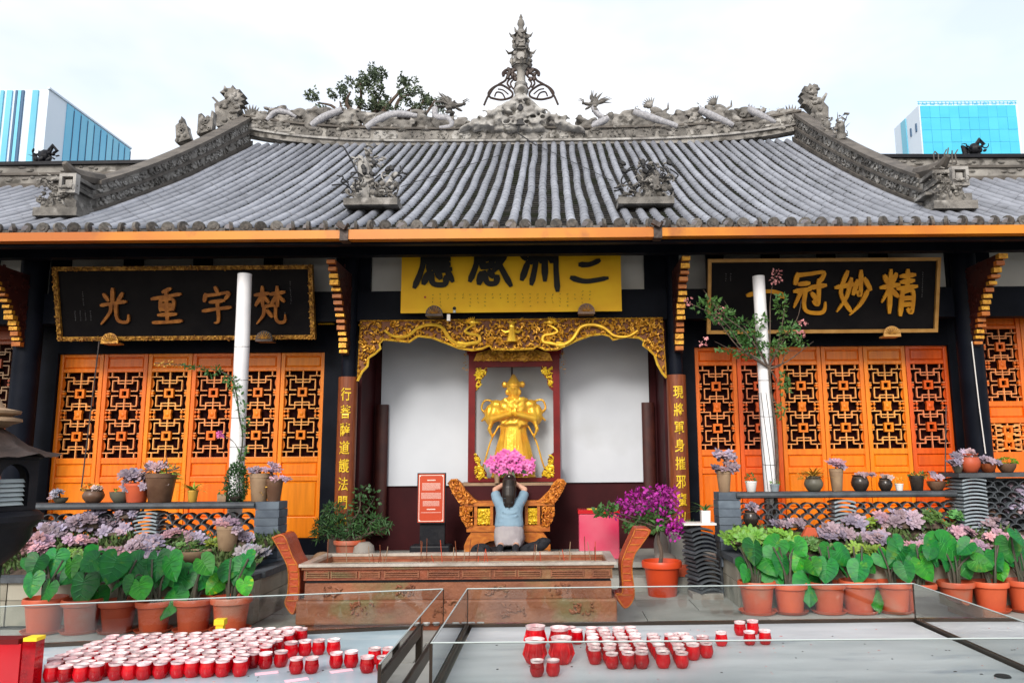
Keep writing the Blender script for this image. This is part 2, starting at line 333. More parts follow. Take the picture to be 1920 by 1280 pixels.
def blade(mb, base, d, nrm, L, w, curl=.2, seg=3):           # one leaf: tapering folded strip
    d = Vector(d).normalized(); nrm = Vector(nrm); sd = d.cross(nrm)
    sd = sd.normalized() if sd.length > 1e-4 else d.orthogonal().normalized(); up = sd.cross(d); vs = []
    for i in range(seg + 1):
        t = i / seg; c = Vector(base) + d * (L * t) - up * (curl * L * t * t); ww = w * (sin(pi * min(1, .12 + t * .88)) ** .7) * .5
        vs += [c - sd * ww + up * ww * .3, c + sd * ww + up * ww * .3]
    return mb.add(vs, [(2 * i, 2 * i + 1, 2 * i + 3, 2 * i + 2) for i in range(seg)])
def rvec(r):
    while True:
        v = Vector((r.uniform(-1, 1), r.uniform(-1, 1), r.uniform(-1, 1)))
        if .05 < v.length < 1: return v
# ================================================================ ground
def xform(mb, Mx): mb.v = [tuple(Mx @ Vector(v)) for v in mb.v]; return mb
g = MB(); g.add([(-150, -20, -.02), (150, -20, -.02), (150, 400, -.02), (-150, 400, -.02)], [(0, 1, 2, 3)])
ground = struct(g.build('ground', 'joint', None, False))
r = random.Random(3); slabmesh = {}
for j in range(11):
    y0 = 2.2 + j * .62; off = (j % 2) * .55 + .1
    for i in range(-5, 7):
        x0 = i * 1.1 + off - .35
        if x0 < -5.2 or x0 > 6.2: continue
        b = MB().box(0, 1.09, 0, .61, -.06, 0); o = link('paving_slab', slabmesh.setdefault(0, b.mesh('paving_slab', 'stone', False)), ground)
        o.location = (x0, y0, r.uniform(-.003, .003)); o.rotation_euler = (r.uniform(-.003, .003), r.uniform(-.003, .003), r.uniform(-.003, .003))
TZ = .30
terr = struct(MB().box(-12, 12, 9.06, 22, -.01, TZ - .06).build('terrace', 'terr', None, False))
for i in range(14):
    x0 = -9 + i * 1.3
    MB().box(x0, x0 + 1.29, 9.0, 9.62, TZ - .058, TZ).build('terrace_slab', 'stone', terr, False)
MB().box(-12, 12, 9.625, 10.5, TZ - .058, TZ - .003).build('terrace_paving', 'stone', terr, False)
step = struct(MB().box(-3.0, 1.75, 8.86, 9.055, -.01, .15).build('stone_step', 'stone', None, False))
# ================================================================ hall
hall = thing('temple_hall', 'grey tiled temple hall with orange lattice doors and dragons along its ridge', 'temple', (-.55, 10, TZ))
EY, RY = 8.3, 14.19
EZ, RZ = at(1035, 424, EY).z, at(1035, 268, RY).z
SAG = .13
def rp_(t): return EY + (RY - EY) * t, EZ + (RZ - EZ) * t - SAG * 4 * t * (1 - t) * (.75 + .5 * (1 - t)) 
def rpn(t):
    y0, z0 = rp_(max(0, t - .005)); y1, z1 = rp_(min(1, t + .005)); v = Vector((0, -(z1 - z0), y1 - y0)).normalized(); return v
XL, XR = at(462, 262, RY).x, at(1497, 250, RY).x       # ends of the raised main ridge
TW = .485                                                # where the lower side roofs end
def make_slope(x0, x1, t1, name):
    b = MB(); k = int(44 * t1); vs = []
    for i in range(k):
        ta, tb = t1 * i / k, t1 * (i + 1) / k
        for t, h in ((ta, .018), (tb, .0)):
            y, z = rp_(t); nn = rpn(t) * (h - .01)
            vs += [(x0, y + nn.y, z + nn.z), (x1, y + nn.y, z + nn.z)]
    b.add(vs, [(2 * i, 2 * i + 1, 2 * i + 3, 2 * i + 2) for i in range(2 * k - 1)])
    vs = []
    for i in range(13):
        y, z = rp_(t1 * i / 12); vs += [(x0, y, z - .14), (x1, y, z - .14)]
    b.add(vs, [(2 * i + 1, 2 * i, 2 * i + 2, 2 * i + 3) for i in range(12)])
    y, z = rp_(0); b.add([(x0, y, z - .14), (x1, y, z - .14), (x1, y, z + .01), (x0, y, z + .01)], [(0, 1, 2, 3)])
    return b.build(name, 'pan', hall, False)
roof = make_slope(XL - .12, XR + .12, 1.0, 'roof_slope')
wl = make_slope(-9.6, XL - .12, TW, 'side_roof_slope'); wr = make_slope(XR + .12, 8.6, TW, 'side_roof_slope')
PITCH_T = .172; r = random.Random(11)
cap = MB(); cap.tube([(0, .004, 0), (0, -.028, 0)], [.070, .066], 12); cap.tube([(0, -.03, 0), (0, -.036, 0)], .035, 8); capm = cap.mesh('tile_end', 'tend')
drip = MB(); q = [(-.055, .01), (.055, .01), (.05, -.045), (.02, -.07), (-.02, -.07), (-.05, -.045)]; drip.prism(q, -.012, 0); dripm = drip.mesh('drip_tile', 'tend', False)
nrow = int((8.4 + 9.4) / PITCH_T)
for i in range(nrow):
    x = -9.4 + i * PITCH_T + r.uniform(-.01, .01); main = XL - .02 < x < XR + .02
    if abs(x - XL) < .10 or abs(x - XR) < .10: t1 = .175
    else: t1 = 1.0 if main else TW
    par = roof if main or t1 == .175 else (wl if x < 0 else wr)
    b = MB(); L = (RY - EY) * 1.17 * t1; nt_ = max(4, int(L / .235)); dt = t1 / nt_; ph = r.uniform(0, 6); w1, w2 = r.uniform(.003, .012), r.uniform(.8, 2.0)
    for k in range(nt_):
        jit = r.uniform(-.004, .004); rr = .0555 * r.uniform(.97, 1.03); vs = []
        for t, ra in ((k * dt, rr * 1.03), (k * dt + dt * .12, rr * 1.01), ((k + 1) * dt + .002, rr * .965)):
            y, z = rp_(min(t, 1)); nn = rpn(min(t, 1)); xx = x + jit + w1 * sin(ph + w2 * t * 9)
            for a in range(8):
                q = pi * a / 7 * 1.0; vs.append((xx + ra * cos(q), y + nn.y * (ra * sin(q) * 1.12 - .012), z + nn.z * (ra * sin(q) * 1.12 - .012)))
        fs = [(c * 8 + a, c * 8 + a + 1, c * 8 + 8 + a + 1, c * 8 + 8 + a) for c in range(2) for a in range(7)] + [tuple(range(7, -1, -1))]
        b.add(vs, fs)
    b.build('tile_row', 'tile', par)
    if -7.0 < x < 6.0:
        y, z = rp_(0); o = link('tile_end', capm, par, (x, y - .004, z + .012 + r.uniform(-.004, .004))); o.rotation_euler = (r.uniform(-.2, .1), 0, r.uniform(0, 3))
        o = link('drip_tile', dripm, par, (x + PITCH_T / 2, y - .006 + r.uniform(-.01, .01), z - .012)); o.rotation_euler = (r.uniform(-.25, .05), 0, r.uniform(-.1, .1))
# back slope so that the roof closes behind the ridge
MB().add([(XL, RY + .1, RZ), (XR, RY + .1, RZ), (XR, RY + 5.5, RZ - 3.2), (XL, RY + 5.5, RZ - 3.2)], [(0, 1, 2, 3)]).build('rear_slope', 'pan', hall, False)
# gutter
gx = [at(-160, 440, 8.2).x, at(648, 440, 8.2).x, at(1232, 440, 8.2).x, at(2080, 440, 8.2).x]
gz1, gz0 = at(1035, 431, 8.2).z, at(1035, 449, 8.2).z
for i in range(3):
    MB().box(gx[i] + .012, gx[i + 1] - .012, 8.14, 8.26, gz0 + (.012 if i != 1 else .004), gz1 + (.004 if i == 1 else -.002)).build('gutter', 'gutter', hall, False)
for i in (1, 2):
    b = MB().box(gx[i] - .045, gx[i] + .045, 8.125, 8.27, gz0 - .012, gz1 + .01); b.obox((gx[i] - .02, 8.10, gz1 + .03), .10, .05, .05, Matrix.Rotation(.5, 3, 'Y')); b.tube([(gx[i] + .02, 8.13, gz1), (gx[i] + .05, 8.1, gz1 + .06)], .016, 6)
    b.build('gutter_joint', 'ironroof', hall, False)
# eave beams, soffit and purlins (black lacquer)
b = MB(); b.box(-9, 8, 8.9, 9.02, at(960, 476, 8.9).z, EZ + .2)
b.box(-9, 8, 8.27, 8.36, EZ - .20, EZ - .10); b.build('eave_beam', 'navy', hall, False)
for i in range(74):
    x = -8.3 + i * .21
    b = MB(); y0, z0 = rp_(.005); y1, z1 = rp_(.30); b.add([(x, y0, z0 - .20), (x + .07, y0, z0 - .20), (x + .07, y1, z1 - .20), (x, y1, z1 - .20), (x, y0, z0 - .142), (x + .07, y0, z0 - .142), (x + .07, y1, z1 - .142), (x, y1, z1 - .142)], [(0, 3, 2, 1), (4, 5, 6, 7), (0, 1, 5, 4), (1, 2, 6, 5), (2, 3, 7, 6), (3, 0, 4, 7)])
    b.build('rafter', 'navy', hall, False)
zA, zB = at(960, 470, 9.62).z, at(960, 546, 9.62).z
MB().box(-9, 8, 9.64, 9.7, zB - .3, zA + .12).build('plaster_strip', 'white', hall, False)
b = MB(); b.box(-9, 8, 9.50, 9.66, at(960, 600, 9.5).z, at(960, 544, 9.5).z)
for px in (-20, 115, 250, 380, 512, 664, 1240, 1340, 1445, 1550, 1648, 1790, 1838):
    x = at(px, 500, 9.6).x; w = .11 if px not in (664, 1240) else .22
    b.box(x - w, x + w, 9.57, 9.66, zB, zA + .12)
b.build('lintel', 'navy', hall, False)
# walls above and beside the doors
YD = 10.0
def dz(px, py, Y=YD): return at(px, py, Y).z
XcL, XcR = at(652, 690, 9.45).x, at(1268, 690, 9.45).x
XoL, XoR = at(48, 640, 9.45).x, at(1822, 640, 9.45).x
dl0, dl1 = at(116, 664, YD).x, at(612, 660, YD).x
dr0, dr1 = at(1300, 652, YD).x, at(1773, 648, YD).x
dfr = at(1829, 590, YD).x; dfl = at(43, 615, YD).x
zl_t, zr_t = dz(360, 663), dz(1540, 650)
zb = TZ + .20
for wb in ((dl0, dl1, 9.93, 10.08, zl_t, zB + .2), (dr0, dr1, 9.93, 10.08, zr_t, zB + .2), (dfl, dl0, 9.93, 10.08, TZ, zB + .2), (dl1, XcL + .05, 9.93, 10.08, TZ, zB + .2), (XcR - .05, dr0, 9.93, 10.08, TZ, zB + .2), (dr1, dfr, 9.93, 10.08, TZ, zB + .2), (dl0, dl1, 9.93, 10.08, TZ, zb - .003), (dr0, dr1, 9.93, 10.08, TZ, zb - .003), (-9.5, dfl, 9.93, 10.08, dz(20, 612), zB + .2), (dfr, 8.5, 9.93, 10.08, dz(1870, 588), zB + .2)): MB().box(*wb).build('wall', 'navy', hall, False)
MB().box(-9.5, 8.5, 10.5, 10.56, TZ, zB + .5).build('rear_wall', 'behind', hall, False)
# columns, with stone and red brick bases
for i, x in enumerate((XoL, XcL, XcR, XoR)):
    rad = .085 if i in (1, 2) else .15
    MB().lathe([(rad, 0), (rad, 3.6)], (x, 9.5, TZ + .28), 20).build('column', 'navy', hall)
    c = MB().lathe([(rad + .06, 0), (rad + .10, .05), (rad + .10, .2), (rad + .05, .28)], (x, 9.5, TZ), 20).build('column_base', 'terr', hall)
b = MB().box(XcR - .17, XcR + .17, 9.2, 9.38, TZ, TZ + .27).build('plinth', 'stone', hall, False)
# projecting eave brackets with stepped gilt edges
def bracket(px0, py0, px1, py1, x, w=.10):
    p0, p1 = at(px0, py0, 8.62), at(px1, py1, 9.32); r = random.Random(int(px0) + 5); b = MB()
    nseg = 15; pts = []
    for i in range(nseg + 1):
        t = i / nseg; y = p0.y + (p1.y - p0.y) * t + .10 * sin(pi * t); z = p0.z + (p1.z - p0.z) * t; pts.append((y, z))
    poly = [(y + .03, z) for y, z in pts] + [(9.42, p1.z), (9.42, p0.z)]
    vs = [(x - w * .42, y, z) for y, z in poly] + [(x + w * .42, y, z) for y, z in poly]; k = len(poly)
    b.add(vs, [tuple(range(k)), tuple(range(2 * k - 1, k - 1, -1))] + [(i, (i + 1) % k, (i + 1) % k + k, i + k) for i in range(k)])
    # carved sides
    for s in (-1, 1):
        for q in range(40):
            t = r.random(); y = p0.y + (p1.y - p0.y) * t + .10 * sin(pi * t); yy = y + .05 + r.random() * max(.02, 9.36 - y); z = p0.z + (p1.z - p0.z) * t
            b.ell((x + s * w * .43, yy, z + r.uniform(-.05, .05)), .012, r.uniform(.02, .05), r.uniform(.015, .04), 6, 4)
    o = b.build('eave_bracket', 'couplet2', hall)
    for i in range(nseg):
        (y0, z0), (y1, z1) = pts[i], pts[i + 1]; d = r.uniform(0, .02)
        if i % 6 == 3: d += .03
        hh = abs(z0 - z1) * r.uniform(.5, .9)
        MB().box(x - w * r.uniform(.42, .56), x + w * r.uniform(.42, .56), (y0 + y1) / 2 - d - .012, (y0 + y1) / 2 + .04, (z0 + z1) / 2 - hh / 2, (z0 + z1) / 2 + hh / 2).build('gilt_block', 'gold' if r.random() < .55 else 'altar', o, False)
bracket(626, 484, 652, 664, XcL - .02); bracket(1273, 478, 1265, 658, XcR + .02); bracket(6, 488, 54, 650, XoL); bracket(1858, 474, 1816, 648, XoR)
# ---------------------------------------------------------------- lattice doors
LAT = []
def seg(a, b): LAT.append((a, b))
for m in (0, 1):                                   # two motifs stacked; y runs 0..2
    Y0 = m
    for fl in (0, 1):
        f = (lambda y, Y0=Y0, fl=fl: Y0 + ((1 - y) if fl else y))
        for P in ([(.31, f(.555)), (.15, f(.555)), (.15, f(.80)), (.85, f(.80)), (.85, f(.555)), (.69, f(.555))],
                  [(0, f(.885)), (.30, f(.885)), (.30, f(.735)), (.70, f(.735)), (.70, f(.885)), (1, f(.885))],
                  [(.5, f(.63)), (.5, f(.885 if (m == 0) != bool(fl) else 1.0))], [(.15, f(.70)), (.02, f(.70))] if 0 else [(.0, f(.56)), (.06, f(.56))],
                  [(1.0, f(.56)), (.94, f(.56))], [(.12, f(1.0)), (.12, f(.885))], [(.88, f(1.0)), (.88, f(.885))]):
            for a, c in zip(P, P[1:]): seg(a, c)
b = MB(); s, q = .058, .030
for bx in ((-s, s, q, s), (-s, s, -s, -q), (-s, -q, -q, q), (q, s, -q, q)): b.box(bx[0], bx[1], -.024, .018, bx[2], bx[3])
BOSS = b.mesh('square_boss', 'lat', False); b = MB().prism([(-.05, -.06), (.05, -.06), (.042, 0), (.05, .06), (-.05, .06), (-.042, 0)], -.026, .018); b.ell((0, -.026, 0), .03, .012, .035, 8, 5); BLOCK = b.mesh('carved_block', 'lat')
def lattice(x0, x1, z0, z1, Y, tone, parent, reps=1.0):
    b = MB(); w = x1 - x0; h = z1 - z0; th = .0062
    X = lambda u: x0 + u * w; Z = lambda v: z0 + v / 2 * h
    k = 0
    for (u0, v0), (u1, v1) in LAT:
        xa, xb, za, zb_ = sorted((X(u0), X(u1))) + sorted((Z(v0), Z(v1))); e = .0006 * (k % 5); k += 1
        b.box(xa - th, xb + th, Y - .014 - e, Y + .014 + e, za - th, zb_ + th)
    o = b.build('lattice', 'lat', parent, False); o.color = (min(1, tone[0] * 1.1), tone[1] * 1.25 + .14, .12) + (1,)
    s, q = .058, .030
    for v in (.5, 1.5):                            # square bosses
        cx, cz = X(.5), Z(v); o2 = link('square_boss', BOSS, parent, (cx, Y, cz)); o2.color = tone
    cx, cz = X(.5), Z(1.0); o2 = link('carved_block', BLOCK, parent, (cx, Y, cz)); o2.color = tone
    b = MB()
    for v in (.5, 1.5):
        for u in (.035, .965): b.tube([(X(u), Y - .02, Z(v)), (X(u), Y + .015, Z(v))], [.018, .024], 10)
    for u in (.07, .93):
        for dv in (-.05, .05):
            for du in (-.045, .045): b.obox((X(u + du), Y - .005, Z(1.0 + dv)), .026, .03, .026, Matrix.Rotation(pi / 4, 3, 'Y'))
    o2 = b.build('small_rosettes', 'lat', parent); o2.color = tone; o2['kind'] = 'stuff'
    # curved corner pieces that round off the openings
    b = MB()
    for v0, v1 in ((0, 1), (1, 2)):
        for u, su in ((0, 1), (1, -1)):
            for vv in (.27, .73):
                c = Z(v0 + vv); b.add([(X(u), Y + .008, c + .07), (X(u) + su * .022, Y + .008, c + .03), (X(u) + su * .026, Y + .008, c), (X(u) + su * .022, Y + .008, c - .03), (X(u), Y + .008, c - .07)], [(0, 1, 2, 3, 4)])
    o3 = b.build('corner_piece', 'lat', parent, False); o3.color = tuple(c * .8 for c in tone[:3]) + (1,); o3['kind'] = 'stuff'
def door(xl, xr, zs, Y, tone, low=False):
    # zs: top, top panel t/b, lattice t/b, mid panel t/b, low panel t/b, bottom
    s = .052; b = MB(); xl += .004; xr -= .004
    b.box(xl, xl + s, Y - .03, Y + .03, zs[-1], zs[0]); b.box(xr - s, xr, Y - .03, Y + .03, zs[-1], zs[0])
    edges = [zs[0]] + list(zs[1:-1]) + [zs[-1]]
    for k in range(0, len(edges), 2): b.box(xl + s, xr - s, Y - .027, Y + .027, edges[k + 1], edges[k])
    d = b.build('door', 'door', hall, False, 30); d.color = tone
    bv = d.modifiers.new('b', 'BEVEL'); bv.width = .006; bv.segments = 2
    pan = [(zs[1], zs[2])] + ([] if low else [(zs[5], zs[6])]) + ([(zs[5], zs[6])] if low else [(zs[7], zs[8])])
    for zt, z0 in pan:
        x0, x1 = xl + s, xr - s; f = MB(); m_e = .022
        f.box(x0, x1, Y - .004, Y + .012, z0, zt)
        f.add([(x0 + .006, Y - .004, z0 + .006), (x1 - .006, Y - .004, z0 + .006), (x1 - .006, Y - .004, zt - .006), (x0 + .006, Y - .004, zt - .006),
               (x0 + m_e, Y - .02, z0 + m_e), (x1 - m_e, Y - .02, z0 + m_e), (x1 - m_e, Y - .02, zt - m_e), (x0 + m_e, Y - .02, zt - m_e)], [(0, 1, 5, 4), (1, 2, 6, 5), (2, 3, 7, 6), (3, 0, 4, 7), (4, 5, 6, 7)])
        o = f.build('door_panel', 'door', d, False); o.color = tuple(c * RND.uniform(.9, 1.08) for c in tone[:3]) + (1,)
    lattice(xl + s, xr - s, zs[4], zs[3], Y, tone, d)
    if low: lattice(xl + s, xr - s, zs[8], zs[7], Y, tuple(min(1, c * 1.25) for c in tone[:3]) + (1,), d)
    MB().box(xl + .01, xr - .01, Y + .055, Y + .07, zs[-1], zs[0]).build('dark_backing', 'behind', d, False)  # added sheet, the darkness of the interior is put into its colour
T_OR, T_MID, T_RED, T_YEL = (.90, .225, .008, 1), (.86, .175, .008, 1), (.76, .11, .008, 1), (.93, .26, .006, 1)
def zz(px, lst): return [dz(px, p) for p in lst]
zsL = zz(360, (663, 669, 690, 697, 857, 868, 893, 903, 970)) + [zb]
zsR = zz(1540, (650, 656, 677, 684, 841, 852, 876, 886, 950)) + [zb]
tl = [T_OR, T_MID, T_YEL, T_MID, T_OR, T_YEL]; tr = [T_MID, T_RED, T_OR, T_OR, T_YEL, T_RED]
for i in range(6):
    w = (dl1 - dl0) / 6; door(dl0 + i * w, dl0 + (i + 1) * w, zsL, YD, tl[i])
    w = (dr1 - dr0) / 6; door(dr0 + i * w, dr0 + (i + 1) * w, zsR, YD, tr[i])
zsF = zz(1870, (588, 594, 611, 617, 752, 762, 783, 793, 847)) + [zb]
zsG = zz(20, (612, 618, 640, 646, 790, 800, 830, 840, 960)) + [zb]
for i in range(3):
    door(dfr + i * .55, dfr + (i + 1) * .55, zsF, YD, (T_MID, T_OR, T_MID)[i], True)
    door(dfl - (i + 1) * .56, dfl - i * .56, zsG, YD, (.30, .055, .012, 1))
# ---------------------------------------------------------------- central bay
YW = 10.34
MB().box(XcL + .05, XcR - .05, YW, YW + .08, TZ, zB + .3).build('rear_panel_wall', 'maroon', hall, False)
for pa, pb, ya, yb in ((720, 958, 632, 909), (962, 1214, 632, 905)):
    x0, x1 = at(pa, 640, YW - .03).x, at(pb, 640, YW - .03).x
    if pa < 800: x0 = at(714, 780, YW - .03).x
    MB().box(x0, x1, YW - .035, YW - .012, at(960, yb, YW - .03).z, at(960, ya - 30, YW - .03).z).build('white_wall_sheet', 'sheet', hall, False)
for x, s in ((XcL, 1), (XcR, -1)):                   # side cheeks with dark couplet boards deeper in the bay
    MB().box(x + s * .12 - .02, x + s * .12 + .02, 9.6, YW - .002, TZ, zB).build('side_cheek', 'maroon', hall, False)
    c = MB(); xx = x + s * .26
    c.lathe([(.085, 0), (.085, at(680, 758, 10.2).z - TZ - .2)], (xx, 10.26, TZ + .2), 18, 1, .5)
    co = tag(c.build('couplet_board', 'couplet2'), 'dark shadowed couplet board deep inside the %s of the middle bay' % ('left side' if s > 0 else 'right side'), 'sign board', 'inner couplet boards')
# ================================================================ ridges and roof sculpture
def lump(mb, c, sx, sy, sz, n_, r, spikes=0):            # weathered little sculpture: knobs, curls, plates
    c = Vector(c)
    for i in range(n_):
        p = c + Vector((r.uniform(-.5, .5) * sx, r.uniform(-.5, .5) * sy, r.random() ** 1.2 * sz)); s = min(sx, sz) * r.uniform(.08, .2)
        k = r.random()
        if k < .5: mb.ell(p, s * r.uniform(.7, 1.6), s * .8, s * r.uniform(.5, 1.1), 7, 5, Matrix.Rotation(r.uniform(0, 3), 3, 'Y'))
        elif k < .8:
            a0 = r.uniform(0, 6); mb.tube([p + Vector((cos(a0 + q * .7) * s * (1 + q * .12), r.uniform(-.2, .2) * s, sin(a0 + q * .7) * s * (1 + q * .12))) for q in range(6)], [s * .28, s * .3, s * .3, s * .26, s * .2, s * .1], 5)
        else: mb.obox(p, s * 2.2, s * 1.2, s * .5, Matrix.Rotation(r.uniform(-.6, .6), 3, 'Y'))
    for i in range(spikes):
        p = c + Vector((r.uniform(-.5, .5) * sx, r.uniform(-.3, .3) * sy, r.uniform(.4, .9) * sz)); d = Vector((r.uniform(-1, 1), r.uniform(-.3, .3), r.uniform(.2, 1))).normalized(); L = sz * r.uniform(.2, .4)
        mb.tube([p, p + d * L * .5, p + d * L + Vector((r.uniform(-.2, .2) * L, 0, 0))], [L * .09, L * .06, L * .015], 5)
    return mb
ridge = MB()
def rz(x): e = max(0, abs(x - (XL + XR) / 2) / ((XR - XL) / 2)); return RZ + .30 * e ** 4
def strip(mb, xa, xb, dzs, ya, yb, k=30, zf=None):
    zf = zf or rz; vs = []
    for i in range(k + 1):
        x = xa + (xb - xa) * i / k
        for y, z in ((ya, dzs[0]), (ya, dzs[1]), (yb, dzs[1]), (yb, dzs[0])): vs.append((x, y, zf(x) + z))
    fs = [(4 * i + j, 4 * i + (j + 1) % 4, 4 * i + 4 + (j + 1) % 4, 4 * i + 4 + j) for i in range(k) for j in range(4)] + [(0, 3, 2, 1), (4 * k, 4 * k + 1, 4 * k + 2, 4 * k + 3)]
    return mb.add(vs, [f[::-1] for f in fs[:-2]] + fs[-2:])
strip(ridge, XL, XR, (-.12, .22), RY - .12, RY + .12)
ridge = ridge.build('main_ridge', 'plaster', hall)
strip(MB(), XL - .03, XR + .03, (.224, .262), RY - .17, RY + .17).build('ridge_cap', 'cap', ridge, False)
strip(MB(), XL, XR, (-.02, .02), RY - .16, RY - .122).build('ridge_moulding', 'plasterw', ridge, False)
r = random.Random(21)
x = XL + .1
while x < XR - .25:                                     # pale relief panels along the band
    w = r.uniform(.25, .6); b = MB(); z0 = rz(x + w / 2)
    poly = [(x + .02, z0 + .04), (x + w - .05, z0 + .035), (x + w - .02, z0 + .12), (x + w - .07, z0 + .2), (x + .06, z0 + .205), (x, z0 + .12)]
    b.prism(poly, RY - .135, RY - .122); carve(b, poly, RY - .136, 9, .05, r, .02)
    b.build('relief_panel', r.choice(('plasterw', 'plaster', 'stonegr')), ridge); x += w + .03
pxm = lambda px, py, Y=RY: at(px, py, Y)
def env(px):                                            # silhouette of cloud and rock relief along the ridge (pixel rows)
    e = 225 - 16 * abs((px - 978) / 520) ** 4
    for c, h, w in ((530, 14, 40), (620, 18, 40), (668, 8, 25), (740, 12, 45), (790, 10, 20), (1060, 4, 30), (1160, 8, 30), (1200, 14, 30), (1265, 10, 25), (1305, 18, 26), (1340, 14, 26), (1400, 16, 30), (1460, 6, 24)): e -= 1.15 * h * math.exp(-((px - c) / w) ** 2)
    return e
for a in range(470, 1490, 34):
    if 862 < a < 1080: continue
    b = MB(); 
    for k in range(40):
        px = a + r.uniform(0, 36); py = r.uniform(env(px) + 4, 248); p = pxm(px, py); s = r.uniform(.04, .10)
        b.ell((p.x, RY + r.uniform(-.12, .05), p.z), s * 1.5, .07, s * .6, 8, 5, Matrix.Rotation(r.uniform(-.5, .5), 3, 'Y'))
    for k in range(7):
        px = a + r.uniform(0, 36); p = pxm(px, r.uniform(env(px) + 2, 244)); a0 = r.uniform(0, 6); s = .06
        b.tube([(p.x + cos(a0 + q * .8) * s, RY - .13 - .01 * q, p.z + sin(a0 + q * .8) * s * .7) for q in range(6)], .018, 5)
    link('cloud_relief', fuse(b, .024, 1, r.choice(('stonegr', 'stonegr', 'plaster')), 'cloud_relief'), ridge)
def arch(pts, w0, w1, name='dragon_body'):
    P = cr([pxm(x, y) - Vector((0, .14, 0)) for x, y in pts], 5); k = len(P); b = MB()
    b.tube(P, [(w0 + (w1 - w0) * i / (k - 1)) * (.6 + .4 * sin(pi * min(1, .15 + .85 * i / (k - 1)))) for i in range(k)], 10)
    for i in range(1, k - 1):                           # fins along the back
        p = Vector(P[i]); b.tube([p + Vector((0, 0, w0 * .8)), p + Vector((r.uniform(-.03, .03), 0, w0 * 1.45))], [.022, .004], 4)
    return b.build(name, 'scale', ridge)
arch([(588, 242), (612, 226), (645, 212)], .075, .085); arch([(690, 246), (715, 230), (748, 220), (785, 224)], .08, .075)
arch([(818, 208), (820, 225), (842, 229), (848, 242), (826, 246)], .07, .06); arch([(1140, 228), (1120, 238), (1108, 244)], .08, .06)
arch([(1186, 216), (1215, 226), (1268, 243)], .075, .085); arch([(1308, 212), (1338, 226), (1372, 241)], .075, .08); arch([(1398, 210), (1420, 222), (1450, 236)], .085, .07)
arch([(1110, 206), (1120, 220), (1138, 232)], .05, .06); arch([(506, 232), (522, 216), (545, 218), (560, 226)], .06, .05)
def dragon_head(px, py, s, d):
    c = pxm(px, py) - Vector((0, .1, 0)); b = MB(); R = random.Random(int(px))
    b.ell(c, s * .34, s * .22, s * .22, 9, 6); b.ell(c + Vector((d * s * .4, -.02, -s * .02)), s * .28, s * .16, s * .10, 8, 5, Matrix.Rotation(-d * .2, 3, 'Y')); b.ell(c + Vector((d * s * .34, 0, -s * .24)), s * .26, s * .14, s * .07, 8, 5, Matrix.Rotation(d * .5, 3, 'Y'))
    b.ell(c + Vector((d * s * .66, -.02, s * .05)), s * .1, s * .12, s * .1, 7, 5); b.ell(c + Vector((d * s * .12, -s * .2, s * .14)), s * .07, s * .05, s * .07, 6, 5)
    for k in range(20):
        a = R.uniform(.5, 2.9) if d > 0 else R.uniform(.3, 2.6); a = a if d > 0 else pi - a + .3; a += pi * .25 * d
        dd = Vector((cos(a), R.uniform(-.4, .3), sin(a))); L = s * R.uniform(.5, .95); st = c + Vector((-d * s * .15, 0, .0))
        b.tube([st, st + dd * L * .6, st + dd * L + Vector((-d * .06, 0, R.uniform(-.05, .05)))], [s * .09, s * .06, s * .012], 5)
    for z in (.1, .0): b.tube([c + Vector((d * s * .6, -.1, z * s)), c + Vector((d * s * .85, -.12, s * (.1 + z))), c + Vector((d * s * 1.0, -.12, s * (.02 + z)))], [s * .04, s * .03, s * .01], 5)
    for k in range(8):
        p = c + Vector((-d * s * R.uniform(0, .3), R.uniform(-.1, .1), -s * R.uniform(.2, .5))); b.ell(p, s * .14, s * .12, s * .1, 7, 5)
    b.build('dragon_head', 'stonegr', ridge)
dragon_head(850, 202, .34, 1); dragon_head(1112, 200, .30, -1)
def beast(px, py, s, d, par, mat='stonegr', Y=RY):
    c = at(px, py, Y); b = MB()
    b.ell(c + Vector((0, 0, s * .35)), s * .42, s * .2, s * .24, 8, 5, Matrix.Rotation(-d * .5, 3, 'Y')); b.ell(c + Vector((d * s * .42, 0, s * .72)), s * .22, s * .17, s * .2, 8, 5); b.ell(c + Vector((d * s * .6, 0, s * .66)), s * .14, s * .1, s * .1, 7, 5)
    for q in (-.25, .3): b.tube([c + Vector((q * s, 0, s * .3)), c + Vector((q * s + .02, 0, -s * .1))], [s * .12, s * .08], 6)
    for q in range(7): a = 1.2 + q * .3; b.tube([c + Vector((d * s * .3, 0, s * .72)), c + Vector((d * s * .3 + cos(a) * s * .5, 0, s * .72 + sin(a) * s * .45))], [s * .08, s * .015], 5)
    b.tube([c + Vector((-d * s * .3, 0, s * .3)), c + Vector((-d * s * .6, 0, s * .5)), c + Vector((-d * s * .62, 0, s * .85))], [s * .09, s * .07, s * .02], 5)
    return b.build('ridge_beast', mat, par)
beast(1232, 221, .36, -1, ridge); beast(1352, 215, .34, -1, ridge)
